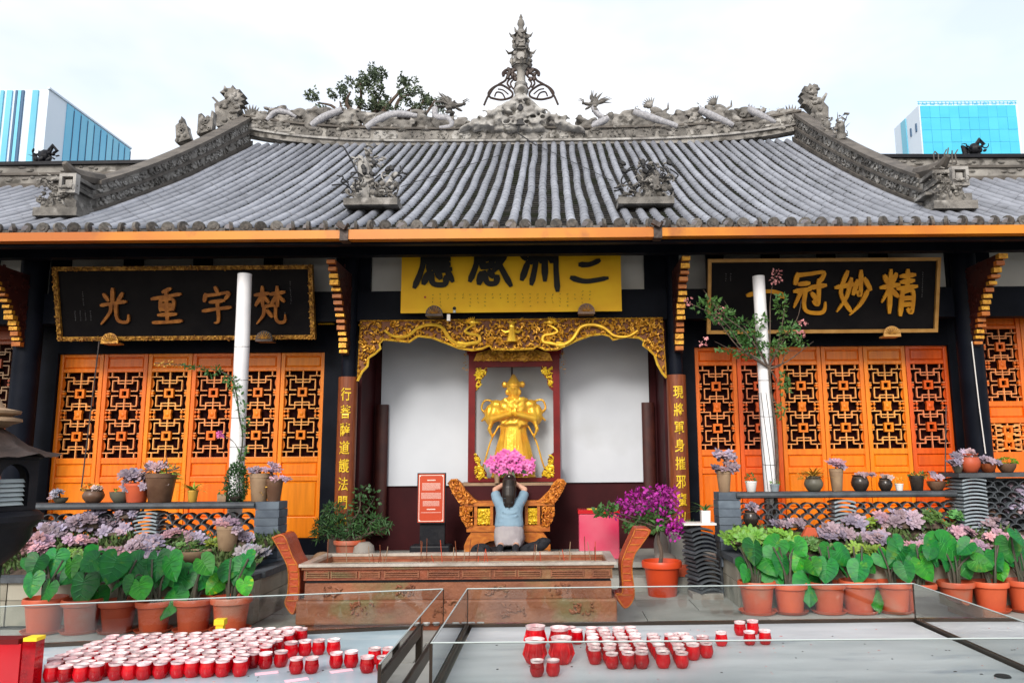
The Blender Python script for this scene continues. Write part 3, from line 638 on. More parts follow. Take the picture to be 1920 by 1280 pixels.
def chiwen(pts, w, base, par, name='ridge_end_beast', Y=RY):   # curled tail beast with a spiny back
    P = [at(x, y, Y) for x, y in pts]; b = MB(); Q = cr(P, 5); k = len(Q); rr = [w * (1 - .5 * i / (k - 1)) for i in range(k)]
    b.tube(Q, rr, 9, True, .6)
    for i in range(2, k, 2):
        p = Vector(Q[i]); tng = (Vector(Q[min(i + 1, k - 1)]) - Vector(Q[i - 1])).normalized(); out = Vector((tng.z, 0, -tng.x)) * (1 if base > 0 else -1)
        b.tube([p + out * rr[i] * .8, p + out * (rr[i] + .10) + Vector((0, 0, .02))], [.05, .006], 5)
    b.tube([Q[-1], Vector(Q[-1]) + Vector((-base * .10, 0, -.01))], [w * .5, .02], 6)
    for s in (-1, 1): b.tube([Vector(Q[-1]) + Vector((s * .05, 0, .03)), Vector(Q[-1]) + Vector((s * .07, 0, .17))], [.03, .006], 5)
    rr_ = random.Random(int(pts[0][0])); lump(b, P[0] - Vector((0, 0, .2)), .5, .25, .42, 60, rr_)
    b.tube([P[0] + Vector((-base * .12, -.05, .02)), P[0] + Vector((-base * .26, -.05, .26)), P[0] + Vector((-base * .34, -.05, .30))], [.025, .02, .03], 6)
    b.build(name, 'stonegr', par)
def end_beast(pts, seed):                               # curled, spiny beast crouching on the ridge end
    P = [at(x, y, RY) for x, y in pts]; b = MB(); b.prism([(q_.x, q_.z) for q_ in P], RY - .11, RY + .09); cx0 = sum(q_.x for q_ in P) / len(P); zm = min(q_.z for q_ in P); rq = random.Random(seed)
    for k in range(26):
        q_ = rq.choice(P); w_ = rq.uniform(.25, .75); b.ell((q_.x + (cx0 - q_.x) * w_, RY - .11, q_.z + (zm + .3 - q_.z) * w_ * .6), rq.uniform(.03, .07), .05, rq.uniform(.03, .07), 7, 5)
    b.build('ridge_end_beast', 'stonegr', ridge, True, 25)
end_beast([(x / 4, y / 4) for x, y in ((1640, 965), (1625, 800), (1640, 788), (1605, 752), (1618, 745), (1660, 785), (1700, 765), (1722, 742), (1700, 716), (1665, 712), (1692, 692), (1700, 660), (1720, 682), (1748, 680), (1762, 658), (1775, 692), (1815, 690), (1800, 712), (1845, 725), (1818, 745), (1855, 765), (1822, 778), (1845, 805), (1805, 805), (1818, 842), (1790, 862), (1810, 940))], 3)
end_beast([(1440 + x / 4, 140 + y / 4) for x, y in ((440, 400), (440, 262), (405, 225), (432, 165), (420, 152), (390, 200), (352, 185), (345, 158), (370, 130), (360, 98), (330, 88), (318, 100), (300, 84), (290, 112), (260, 104), (266, 128), (232, 155), (262, 166), (230, 186), (256, 214), (244, 236), (275, 242), (320, 292), (300, 350))], 5)
for xs in ((1490, 1020, 1500, 870, 1525, 862, 1540, 900, 1590, 890, 1600, 840, 1615, 850, 1605, 960, 1600, 985), (1335, 1085, 1330, 955, 1360, 930, 1375, 885, 1390, 930, 1415, 955, 1420, 985, 1440, 1050)):
    P = [(xs[k] / 4, xs[k + 1] / 4) for k in range(0, len(xs), 2)]; yy = 13.2 if xs[0] > 1400 else 12.5; P = [at(x, y, yy) for x, y in P]; b = MB(); b.prism([(q_.x, q_.z) for q_ in P], yy - .07, yy + .07); rq = random.Random(2)
    for k in range(14): q_ = rq.choice(P); c_ = P[0].lerp(P[4], .5); v_ = q_.lerp(c_, rq.uniform(.2, .8)); b.ell((v_.x, yy - .07, v_.z), .04, .03, .04, 6, 5)
    b.build('ridge_figure', 'stonegr', hall, True, 25)
for px in (470, 1484):
    c = pxm(px, 220); b = MB()
    for q in range(6): a = pi / 2 + (q - 2.5) * .28; b.tube([c, c + Vector((cos(a) * .15, 0, sin(a) * .13)), c + Vector((cos(a) * .24, 0, sin(a) * .26))], [.03, .028, .005], 5)
    b.build('ridge_finial_leaf', 'stonegr', ridge)
# ---- central mound and spire
b = MB(); r = random.Random(5)
for k in range(190):
    u = r.uniform(-1, 1); px = 977 + u * 112; top = 182 + 62 * abs(u) ** .75; p = pxm(px, r.uniform(top + 6, 250)); s = r.uniform(.05, .13) * (1 - .4 * abs(u))
    b.ell((p.x, RY + r.uniform(-.2, .1), p.z), s * 1.5, .12, s * .7, 8, 5, Matrix.Rotation(u * .5 + r.uniform(-.4, .4), 3, 'Y'))
for k in range(40):
    u = r.uniform(-.9, .9); p = pxm(977 + u * 100, r.uniform(195 + 45 * abs(u), 244)); a0 = r.uniform(0, 6)
    b.tube([(p.x + cos(a0 + q * .7) * .08, RY - .24 - .01 * q, p.z + sin(a0 + q * .7) * .06) for q in range(7)], .022, 5)
b.prism([(pxm(872, 250).x, pxm(872, 250).z), (pxm(1088, 250).x, pxm(1088, 250).z), (pxm(1030, 222).x, pxm(1030, 222).z), (pxm(985, 180).x, pxm(985, 180).z), (pxm(969, 180).x, pxm(969, 180).z), (pxm(925, 222).x, pxm(925, 222).z)], RY - .12, RY + .1)
spire = link('ridge_mound', fuse(b, .022, 1, 'plasterw', 'ridge_mound'), hall)
cx = pxm(977, 170).x; zp = lambda py: pxm(977, py).z
k1 = 1 / 97.7
MB().lathe([(.20, zp(205)), (.17, zp(190)), (.12, zp(180)), (.13, zp(176)), (.15, zp(171)), (.10, zp(163)), (.13, zp(158)), (.10, zp(156))], (cx, RY, 0), 16).build('vase_base', 'plasterw', spire)
MB().lathe([(.10, zp(158)), (.085, zp(150)), (.085, zp(134)), (.12, zp(130)), (.16, zp(127)), (.10, zp(125))], (cx, RY, 0), 12).build('spire_shaft', 'plaster', spire)
def tier(z0, z1, rb, re, seed):
    b = MB(); h = z1 - z0; b.lathe([(rb * 1.25, z0), (rb * 1.25, z0 + h * .1), (rb, z0 + h * .12), (rb, z0 + h * .72), (re * .8, z0 + h * .76), (rb * .9, z0 + h * .9), (rb * .7, z1)], (cx, RY, 0), 6)
    for q in range(6):
        a = q * pi / 3; d = Vector((cos(a), sin(a), 0)); p = Vector((cx, RY, z0 + h * .8)); b.tube([p + d * rb, p + d * re * .9 + Vector((0, 0, -h * .04)), p + d * re * 1.12 + Vector((0, 0, h * .16))], [.03, .028, .006], 5)
        b.tube([Vector((cx, RY, z0 + h * .1)) + d * rb * 1.2, Vector((cx, RY, z0 + h * .74)) + d * rb * 1.15], .016, 5)
    rr = random.Random(seed)
    for q in range(22): a = rr.uniform(0, 6.3); b.ell((cx + cos(a) * rb * 1.3, RY + sin(a) * rb * 1.3, z0 + rr.uniform(0, .7) * h), .035, .03, .045, 6, 4)
    o = b.build('pagoda_tier', 'plaster', spire)
    MB().tube([(cx, RY - rb * 1.02, z0 + h * .42), (cx, RY - rb * .9, z0 + h * .42)], rb * .55, 14).build('tier_medallion', 'plasterw', spire)
tier(zp(126), zp(92), .15, .27, 1); tier(zp(92), zp(60), .115, .21, 2)
MB().lathe([(.12, zp(66)), (.10, zp(63)), (.05, zp(54)), (.05, zp(51)), (.075, zp(46)), (.06, zp(40)), (.03, zp(36)), (.035, zp(33)), (.008, zp(27))], (cx, RY, 0), 14).build('gourd_finial', 'stonegr', spire)
b = MB()
for s in (-1, 1):
    X = lambda d: cx + s * d * k1
    def sc(pts, rad=.022): b.tube(cr([(X(d), RY - .02, zp(y)) for d, y in pts], 6), rad, 6)
    sc([(12, 138), (24, 142), (30, 152), (40, 158), (52, 166), (60, 178), (64, 184), (70, 198)]); sc([(58, 184), (38, 188), (20, 184), (16, 176), (26, 166), (40, 160), (54, 166), (62, 176), (58, 184)]); sc([(14, 150), (20, 158), (14, 168), (10, 160)], .018)
    sc([(30, 186), (36, 176), (46, 174), (50, 182)], .016); sc([(24, 178), (34, 170), (44, 168)], .014); sc([(34, 142), (28, 138), (22, 142), (26, 148)], .02); sc([(12, 132), (26, 132), (34, 138), (33, 144)], .03); sc([(10, 140), (14, 146), (22, 150), (26, 158), (20, 166)], .02)
    for q in range(12): p = (X(r.uniform(10, 26)), RY - .02, zp(r.uniform(130, 150))); b.ell(p, .04, .04, .05, 6, 4)
b.build('scroll_ironwork', 'ironroof', spire)
b = MB(); b.prism([(cx - .09, zp(246)), (cx + .09, zp(246)), (cx + .03, zp(236)), (cx - .03, zp(236))], RY - .3, RY - .2); b.ell((cx, RY - .24, zp(214)), .07, .05, .09, 8, 6); b.tube([(cx - .04, RY - .27, zp(244)), (cx - .05, RY - .30, zp(262)), (cx + .3, 13.4, at(1010, 280, 13.3).z + .12)], .012, 5)
b.build('iron_fitting', 'wire', spire)
# ---- descending ridges
def desc(X, sgn):
    def path(h, t0=.15, t1=1.0, k=26): return [(rp_(t0 + (t1 - t0) * i / k)[0], rp_(t0 + (t1 - t0) * i / k)[1] + h(t0 + (t1 - t0) * i / k)) for i in range(k + 1)]
    def sweep(hlo, hhi, w, mat, name, par, t0=.15, t1=1.0):
        lo_, hi_ = path(hlo, t0, t1), path(hhi, t0, t1); vs = []; b = MB()
        for (y0, z0), (y1, z1) in zip(lo_, hi_): vs += [(X - w, y0, z0), (X + w, y0, z0), (X + w, y1, z1), (X - w, y1, z1)]
        k = len(lo_) - 1; b.add(vs, [(4 * i + j, 4 * i + 4 + j, 4 * i + 4 + (j + 1) % 4, 4 * i + (j + 1) % 4) for i in range(k) for j in range(4)] + [(0, 1, 2, 3), (4 * k + 3, 4 * k + 2, 4 * k + 1, 4 * k)])
        return b.build(name, mat, par, False)
    H = lambda t: .37 + .18 * t * t
    c0 = lambda a: (lambda t: a * H(t))
    base = sweep(lambda t: -.02, c0(.95), .085, 'plaster', 'descending_ridge', hall)
    sweep(c0(.0), c0(.16), .13, 'cap', 'ridge_foot_rail', base); sweep(c0(.50), c0(.60), .125, 'cap', 'ridge_middle_rail', base); sweep(c0(.97), c0(1.10), .125, 'cap', 'ridge_top_rail', base, .20)
    rr = random.Random(31 + int(sgn)); fx = X - sgn * .0
    for i in range(13):                                 # carved panels between the rails, on the side facing the court
        ta = .20 + i * .06; b = MB(); s = -sgn
        for lev, (a, c) in enumerate(((.18, .48), (.62, .93))):
            for k in range(9):
                t = ta + rr.uniform(.0, .055); y, z = rp_(t); hh = H(t) * rr.uniform(a + .04, c - .04); q = .035 if lev == 0 else .028
                if rr.random() < .5: b.ell((X + s * .088, y, z + hh), .02, q * rr.uniform(.8, 1.8), q * .7, 7, 5)
                else:
                    a0 = rr.uniform(0, 6); b.tube([(X + s * (.09 + .004 * w), y + cos(a0 + w * .8) * q, z + hh + sin(a0 + w * .8) * q * .8) for w in range(6)], .012, 5)
        o = b.build('fret_panel', rr.choice(('stonegr', 'plasterw', 'plasterw')), base); o['kind'] = 'stuff'
    # upturned end of the top rail
    y, z = rp_(.215); hh = H(.205) * 1.04
    b = MB(); b.tube(cr([(X, y + .1, z + hh + .05), (X, y - .15, z + hh - .02), (X + sgn * .03, y - .40, z + hh - .06), (X + sgn * .05, y - .58, z + hh + .02)], 5), [.09] * 10 + [.08, .07, .06, .05, .04, .03], 8); b.build('upturned_tip', 'cap', base)
    y, z = rp_(.155); b = MB(); rr = random.Random(77)
    b.box(X - .26, X + .26, y - .40, y + .0, z - .12, z - .02); b.box(X - .20, X + .22, y - .36, y + .0, z - .016, z + .08); b.box(X - .3, X + .16, y - .3, y, z + .084, z + .12)
    [b.box(X - .15 + rr.uniform(-.05, .03), X + .17 + rr.uniform(-.05, .03), y - .28 + rr.uniform(-.04, .03), y + .05, z + .125 + .055 * k, z + .17 + .055 * k) for k in range(5)]; b.box(X - .1, X + .12, y - .24, y + .04, z + .12, z + .4); o = b.build('ridge_foot_block', 'stonegr', base, False)
    b = MB(); [b.box(X + a_, X + b_, y - .37, y - .285, z + c_, z + d_) for a_, b_, c_, d_ in ((.0, .2, .37, .41), (.0, .2, .17, .21), (.0, .035, .21, .37), (.165, .2, .21, .37))]; b.box(X + .06, X + .14, y - .34, y - .285, z + .24, z + .34); b.build('foot_medallion', 'plasterw', o, False)
    b = MB(); lump(b, (X - .02, y - .33, z + .1), .34, .12, .3, 90, rr, 3) if 0 else [lump(b, (X + rr.uniform(-.2, .2), y - .36, z + rr.uniform(.0, .3)), .14, .1, .12, 7, rr) for k in range(16)]; q_ = b.build('foot_scrollwork', 'plaster', o); q_['kind'] = 'stuff'
    return base
dL, dR = desc(XL - .0, -1), desc(XR + .0, 1)
# figures on the descending ridges and side ridges
r = random.Random(8)
for px, w, h, par, X in ((1578, .22, .40, dR, XR), (1552, .18, .26, dR, XR)):
    t_ = min((k / 200 for k in range(40, 200)), key=lambda t: abs((CAM + ray(px, 250) * (rp_(t)[0] / ray(px, 250).y)).x - X)); y, z = rp_(t_); c = Vector((X, y, z + .505))
    b = MB(); lump(b, c, w, .14, h, 22, r, 5); b.ell(c + Vector((0, 0, h * .35)), w * .3, .09, h * .4, 8, 6); b.tube([c + Vector((0, 0, -.05)), c + Vector((0, 0, .1))], [w * .4, w * .25], 8); b.build('ridge_figure', 'stonegr', par)
def side_ridge(x0, x1, par, sgn):
    y, z = rp_(TW); zf = lambda x: z + .02 * math.exp(-abs(x - x1) * .7)
    b = strip(MB(), x0, x1, (-.1, .29), y - .08, y + .12, 24, zf).build('side_ridge', 'plaster', hall)
    strip(MB(), x0, x1, (.294, .345), y - .13, y + .16, 24, zf).build('side_ridge_cap', 'iron', b, False); strip(MB(), x0, x1, (.14, .175), y - .11, y - .082, 24, zf).build('side_ridge_rail', 'cap', b, False); strip(MB(), x0, x1, (-.06, .0), y - .13, y - .082, 24, zf).build('side_ridge_foot', 'cap', b, False)
    rr = random.Random(4 + int(x0)); q = MB()
    for k in range(60):
        x = rr.uniform(min(x0, x1), max(x0, x1)); q.ell((x, y - .085, zf(x) + rr.uniform(.03, .27)), rr.uniform(.03, .08), .02, .02, 7, 4)
    q = q.build('side_ridge_relief', 'stonegr', b); q['kind'] = 'stuff'
    return b
sL, sR = side_ridge(-9.6, XL - .0, hall, -1), side_ridge(8.6, XR + .0, hall, 1)
ys, zs_ = rp_(TW)
for px, py, s, par in ((86, 284, .34, sL), (1826, 281, .32, sR)):
    c = at(px, py, ys); c.z = zs_ + .36; b = MB(); rr = random.Random(int(px)); lump(b, c - Vector((0, 0, .05)), s, .16, s * .7, 30, rr, 4); b.ell(c + Vector((0, 0, s * .35)), s * .25, .1, s * .3, 8, 6)
    b.tube([c + Vector((-s * .4, 0, .02)), c + Vector((-s * .5, 0, s * .5)), c + Vector((-s * .25, 0, s * .35))], [.04, .035, .02], 6); b.tube([c + Vector((s * .1, 0, s * .5)), c + Vector((s * .3, 0, s * .85)), c + Vector((s * .5, 0, s * .6)), c + Vector((s * .35, 0, s * .5))], [.04, .03, .025, .02], 6)
    b.build('ridge_figure', 'iron', par)
b = MB()
for px in (1752, 1760, 1772, 1776, 1786, 1794): c = at(px, 308, 10.2); b.tube([c, c + Vector((r.uniform(-.02, .02), 0, .14)), c + Vector((r.uniform(-.05, .05), 0, r.uniform(.16, .24)))], .009, 5)
b.build('bare_iron_rods', 'cap', dR)
# ---- two weathered sculpture groups standing on the tiles
def roof_group(px0, px1, pyb, tb, seed, mat, dark):
    y, z = rp_(tb); a, c = at(px0, pyb, y), at(px1, pyb, y); cx_ = (a.x + c.x) / 2; w = c.x - a.x; rr = random.Random(seed); b = MB(); zt = a.z
    b.box(cx_ - w / 2, cx_ + w / 2, y - .1, y + .25, zt - .10, zt - .015); lump(b, (cx_, y + .05, zt + .02), w * .95, .3, .22, 60, rr)
    o = b.build('roof_sculpture_base', 'stonegr', hall)
    b = MB(); fx = cx_ - w * .22 if not dark else cx_ + w * .12
    lump(b, (fx, y + .12, zt + .1), .24, .2, .62 if not dark else .42, 46, rr); b.tube(cr([(fx, y + .12, zt), (fx + .03, y + .12, zt + .3), (fx - .02, y + .12, zt + .55 if not dark else zt + .4)], 4), [.12, .12, .11, .1, .1, .09, .09, .08, .07], 8); lump(b, (fx + .02, y + .14, zt + (.5 if not dark else .36)), .42, .2, .14, 24, rr)
    b.build('weathered_figure', mat, o); b = MB(); lump(b, (cx_ + w * .22, y + .1, zt + .05), .3, .25, .28, 30, rr); b.build('rock_mass', mat if not dark else 'stonegr', o)
    b = MB()
    for k in range(11 if not dark else 18):
        p = Vector((cx_ + rr.uniform(-.55, .5) * w, y + rr.uniform(-.1, .2), zt + rr.uniform(.02, .35))); P = [p]
        for q in range(4): p = p + Vector((rr.uniform(-.11, .11), rr.uniform(-.05, .05), rr.uniform(-.03, .10))); P.append(p)
        b.tube(cr(P, 3), .010, 5)
    for k in range(6): p = Vector((cx_ + rr.uniform(-.5, .5) * w, y, zt + rr.uniform(.3, .5))); b.ell(p, .05, .03, .03, 6, 4, Matrix.Rotation(rr.uniform(0, 3), 3, 'Y'))
    b.build('bent_rods', 'wire', o)
roof_group(648, 748, 374, .145, 3, 'plasterw', False); roof_group(1158, 1262, 372, .15, 6, 'stonegr', True)
# sagging lightning wires over the tiles
for A, B in (((985, 262), (1150, 340)), ((940, 290), (752, 350))):
    b = MB(); P = []
    for i in range(13):
        t = i / 12; px, py = A[0] + (B[0] - A[0]) * t, A[1] + (B[1] - A[1]) * t
        d = ray(px, py); best = min(range(201), key=lambda k: abs(CAM.z + d.z * (rp_(k / 200)[0] / d.y) - rp_(k / 200)[1] - .09)); P.append(CAM + d * (rp_(best / 200)[0] / d.y))
    b.tube(P, .005, 4); b.build('roof_wire', 'wire', hall)
# ================================================================ writing
def ribbon(mb, pts, y, depth, sx, sz, ox, oz, wmul=1.0):
    P = cr([tuple(p) for p in pts], 5) if len(pts) > 2 else [tuple(a + (b - a) * t / 6 for a, b in zip(pts[0], pts[1])) for t in range(7)]
    k = len(P); L = []; R = []
    for i in range(k):
        a, b = P[max(i - 1, 0)], P[min(i + 1, k - 1)]; dx, dy = (b[0] - a[0]) * sx, (b[1] - a[1]) * sz; l = sqrt(dx * dx + dy * dy) or 1
        w = P[i][2] * wmul * sx * .5; nx, ny = -dy / l * w, dx / l * w; X, Z = ox + P[i][0] * sx, oz + P[i][1] * sz
        if i in (0, k - 1):
            e = (-1 if i == 0 else 1) * w * .8; nx *= .55; ny *= .55; X += dx / l * e; Z += dy / l * e
        L.append((X + nx, Z + ny)); R.append((X - nx, Z - ny))
    for i in range(k - 1):
        mb.prism([L[i], R[i], R[i + 1], L[i + 1]], y - depth, y)
def W3(s, w=.1):                                   # "x,y x,y" -> stroke with a brush-like swelling
    p = [tuple(float(q) for q in t.split(',')) for t in s.split()]; k = len(p); out = []
    for i, t in enumerate(p): out.append((t[0], t[1], (t[2] if len(t) > 2 else w * (1.12 if i in (0, k - 1) else .9))))
    return out
XIN = "{0},.26 {1},.10|.40,.28 .46,.07 .74,.05 .78,.19|.56,.31 .62,.21|.82,.31 .93,.14,.14".format('.30', '.23')
CH = {
 '光': ".5,.96 .47,.60|.22,.82 .33,.68|.80,.84 .66,.66|.12,.54 .5,.59 .88,.63|.42,.58 .38,.36 .08,.05,.07|.58,.60 .57,.26 .66,.11 .92,.10 .96,.28,.05",
 '重': ".64,.96 .42,.88|.06,.70 .5,.76 .95,.82|.32,.66 .30,.40|.32,.66 .72,.68 .70,.42|.32,.53 .7,.54|.32,.42 .7,.43|.52,.92 .50,.08|.24,.27 .78,.29|.06,.07 .5,.08 .95,.11",
 '宇': ".48,.98 .55,.86|.15,.8 .11,.64|.16,.78 .5,.80 .90,.85 .80,.70|.3,.60 .72,.64|.06,.37 .5,.42 .92,.46|.52,.62 .53,.12 .40,.05,.05",
 '梵': ".05,.78 .46,.82|.28,.98 .27,.5|.27,.78 .06,.52|.3,.76 .45,.6|.54,.80 .97,.85|.76,.98 .75,.5|.75,.78 .56,.54|.78,.76 .95,.62|.32,.47 .28,.25 .06,.02,.05|.32,.47 .66,.49 .67,.18 .78,.05 .96,.08 .98,.25,.05|.42,.36 .54,.22",
 '冠': ".14,.92 .08,.72|.14,.90 .5,.93 .90,.96 .82,.78|.2,.70 .46,.72|.08,.54 .5,.58|.26,.55 .06,.18,.07|.38,.56 .35,.22 .48,.07 .90,.06 .97,.28,.07|.52,.62 .94,.67|.76,.78 .76,.26 .64,.30|.58,.48 .68,.38",
 '妙': ".3,.96 .13,.5 .42,.10|.42,.80 .30,.4 .04,.08,.06|.0,.62 .5,.69|.70,.97 .70,.46 .63,.5|.60,.76 .50,.48|.82,.80 .98,.58,.13|.90,.52 .72,.25 .42,.0,.05",
 '精': ".08,.86 .16,.72|.40,.90 .32,.74|.0,.61 .48,.67|.25,.98 .25,.06|.24,.6 .02,.28,.06|.28,.56 .46,.42|.56,.86 .92,.89|.58,.73 .90,.76|.48,.58 .99,.63|.74,.98 .74,.6|.60,.50 .57,.0|.60,.5 .91,.52 .90,.06 .80,.10|.60,.36 .88,.37|.60,.22 .88,.23",
 '一': ".0,.46 .3,.52 .7,.54 1.0,.44,.2",
 '應': ".5,1.0 .56,.9|.14,.83 .5,.85 .95,.88|.2,.84 .18,.45 .0,.02,.16|.42,.78 .28,.56|.36,.66 .35,.36|.58,.82 .48,.64|.51,.68 .50,.35|.5,.70 .86,.73|.5,.58 .82,.60|.5,.47 .82,.49|.5,.36 .86,.38|.68,.75 .67,.37|" + XIN,
 '感': ".16,.80 .14,.5 .0,.16,.16|.14,.80 .5,.82 .88,.85|.28,.70 .5,.72|.29,.6 .30,.44|.29,.6 .53,.62 .50,.46|.30,.45 .5,.46|.60,1.0 .66,.6 .98,.05,.16|.86,.70 .60,.38|.76,.98 .86,.9|.26,.28 .22,.1|.34,.30 .42,.09 .62,.08 .66,.2|.48,.32 .54,.24",
 '洲': ".06,.92 .16,.8|.0,.68 .10,.58|.02,.16 .16,.48,.16|.38,.95 .37,.5 .26,.06,.16|.60,.95 .60,.14|.90,1.0 .89,.4 .92,-.08,.16|.27,.66 .24,.5|.48,.68 .51,.52|.74,.70 .78,.52",
 '三': ".2,.88 .8,.93|.26,.50 .5,.50 .76,.60,.15|.02,.14 .4,.05 .98,.13,.13",
}
def brush(mb, ch, x, z, sx, sz, y, depth, w, wmul=1.0):
    for i, s in enumerate(CH[ch].split('|')): ribbon(mb, W3(s, w), y - .0006 * i, depth, sx, sz, x, z, wmul)
GL = {}
def glyph(ch, bold=.02):
    if (ch, bold) not in GL:
        c = bpy.data.curves.new('t', 'FONT'); c.body = ch; c.resolution_u = 2; c.extrude = .03; c.offset = bold
        o = bpy.data.objects.new('t', c); TMP.collection.objects.link(o); vl = TMP.view_layers[0]; vl.update(); dg = vl.depsgraph; dg.update()
        me = bpy.data.meshes.new_from_object(o.evaluated_get(dg)); GL[ch, bold] = ([v.co[:] for v in me.vertices], [tuple(p.vertices) for p in me.polygons]); bpy.data.objects.remove(o); bpy.data.meshes.remove(me)
    return GL[ch, bold]
def put(mb, ch, x, z, w, h, y, bold=.02):             # glyph cell of width w, height h, facing the court
    v, f = glyph(ch, bold); mb.add([(x + a * w, y - c * .15, z + (b + .1) * h) for a, b, c in v], [q[::1] for q in f])
# ---------------------------------------------------------------- plaques
def plaque(c4, Yb, Yt, name, label, frame_w, framemat, carved, chars, charmat, cw, chh, centers, vmid, wb):
    (x0, y0), (x1, y1), (x2, y2), (x3, y3) = c4           # bottom left, bottom right, top right, top left pixels
    A = at(x0, y0, Yb); B = at(x1, y1, Yb); D = at((x2 + x3) / 2, (y2 + y3) / 2, Yt); mid = (A + B) / 2
    Wd = B.x - A.x; up = Vector((0, D.y - mid.y, D.z - mid.z)); H = up.length; tilt = atan2(-(D.y - mid.y), D.z - mid.z)
    Mx = Matrix.Translation(((A.x + B.x) / 2, mid.y, mid.z)) @ Matrix.Rotation(tilt, 4, 'X')
    t = thing(name, label, 'plaque', mid); fw = frame_w
    xform(MB().box(-Wd / 2 + fw * .6, Wd / 2 - fw * .6, .0, .03, fw * .6, H - fw * .6), Mx).build('board', 'plq', t, False)
    for nm, bx in (('frame_rail', (-Wd / 2, Wd / 2, H - fw, H)), ('frame_rail', (-Wd / 2, Wd / 2, 0, fw)), ('frame_stile', (-Wd / 2, -Wd / 2 + fw, fw, H - fw)), ('frame_stile', (Wd / 2 - fw, Wd / 2, fw, H - fw))):
        b = MB(); b.box(bx[0], bx[1], -.035, .035, bx[2], bx[3])
        if carved:
            rr = random.Random(int(bx[0] * 100)); poly = [(bx[0], bx[2]), (bx[1], bx[2]), (bx[1], bx[3]), (bx[0], bx[3])]; carve(b, poly, -.036, int((bx[1] - bx[0] + bx[3] - bx[2]) * 60), .035, rr, .016)
        xform(b, Mx).build(nm, framemat, t, carved)
    for ch, u in zip(chars, centers):
        b = MB(); brush(b, ch, (u - .5) * Wd - cw / 2, vmid * H - chh / 2, cw, chh, -.001, .028, wb)
        o = xform(b, Mx).build('character', charmat, t, False)
    return t, Mx, Wd, H
t, Mx, Wd, H = plaque([(111, 640), (592, 634), (585, 497), (94, 500)], 9.45, 9.22, 'plaque', 'black plaque with carved gilt frame and four bronze characters above the left doors', .05, 'plqfr', True, '光重宇梵', 'bronze', .38, .46, (.225, .43, .625, .83), .46, .11)
r = random.Random(9)
def dabs(t, Mx, cols, mat, s=.014):
    b = MB()
    for (x, z, n_) in cols:
        for k in range(n_):
            for q in range(3): b.obox((x + r.uniform(-.3, .3) * s, -.002, z - k * s * 1.9 + r.uniform(-.4, .4) * s), s * r.uniform(.3, 1.0), .003, s * .16, Matrix.Rotation(r.choice((0, .3, 1.5, -.7)), 3, 'Y'))
    xform(b, Mx).build('small_inscription', mat, t, False)
dabs(t, Mx, [(-Wd * .395, H * .66, 7)] + [(-Wd * (.43 - .02 * k), H * .40, 5) for k in range(4)] + [(Wd * .41, H * .78, 11), (Wd * .385, H * .36, 4)], 'greyink')
t2, Mx, Wd, H = plaque([(1325, 626), (1756, 622), (1762, 483), (1328, 485)], 9.45, 9.22, 'plaque', 'black plaque with plain gilt frame and bold ochre characters above the right doors', .042, 'plqfr2', False, '一冠妙精', 'ochre', .42, .54, (.25, .44, .63, .825), .54, .125)
dabs(t2, Mx, [(-Wd * .40, H * .80, 4), (-Wd * .42, H * .80, 4), (Wd * .43, H * .80, 12)], 'greyink')
# yellow banner hung behind the eave beam
YB = 9.33
A, B = at(751, 587, YB), at(1166, 583, YB); ztop = at(960, 440, YB).z; bt = thing('banner', 'yellow banner with four large black characters hanging over the shrine', 'banner', ((A.x + B.x) / 2, YB, A.z))
b = MB(); nx_, nz_ = 40, 10; vs = []
for j in range(nz_ + 1):
    for i in range(nx_ + 1):
        x = A.x + (B.x - A.x) * i / nx_; z = A.z + (B.z - A.z) * i / nx_; z += (ztop - z) * j / nz_
        vs.append((x, YB + .006 * noise.noise(Vector((x * 3, z * 2.2, 1))) + .004 * noise.noise(Vector((x * 9, z * 7, 4))), z))
b.add(vs, [(j * (nx_ + 1) + i, j * (nx_ + 1) + i + 1, (j + 1) * (nx_ + 1) + i + 1, (j + 1) * (nx_ + 1) + i) for j in range(nz_) for i in range(nx_)])
b.add([(A.x, YB + .02, A.z), (B.x, YB + .02, B.z), (B.x, YB + .02, ztop), (A.x, YB + .02, ztop)], [(3, 2, 1, 0)]); b.build('cloth', 'banner', bt)
for ch, pa, pb, ya, yb in (('應', 778, 854, 538, 452), ('感', 882, 958, 538, 452), ('洲', 978, 1050, 536, 446), ('三', 1072, 1138, 531, 461)):
    p, q = at(pa, ya, YB - .014), at(pb, yb, YB - .014); b = MB(); brush(b, ch, p.x, p.z, q.x - p.x, q.z - p.z, YB - .011, .004, .155); b.build('character', 'ink', bt, False)
b = MB()
for k in range(22):
    px = 812 + k * 14.0
    for q in range(r.choice((2, 3, 4))):
        p = at(px, 552 + q * 7 - (6 if k > 19 else 0), YB - .012)
        for s in range(3): b.obox(p + Vector((r.uniform(-.008, .008), 0, r.uniform(-.010, .010))), r.uniform(.006, .016), .002, .004, Matrix.Rotation(r.choice((0, .3, 1.5, -.7)), 3, 'Y'))
b.build('small_inscription', 'inkfade', bt, False)
b = MB(); p = at(797, 557, YB - .012); b.prism([(p.x - .012, p.z - .012), (p.x + .012, p.z - .012), (p.x + .012, p.z + .012), (p.x - .012, p.z + .012)], YB - .014, YB - .011); b.build('red_seal', 'signred', bt, False)
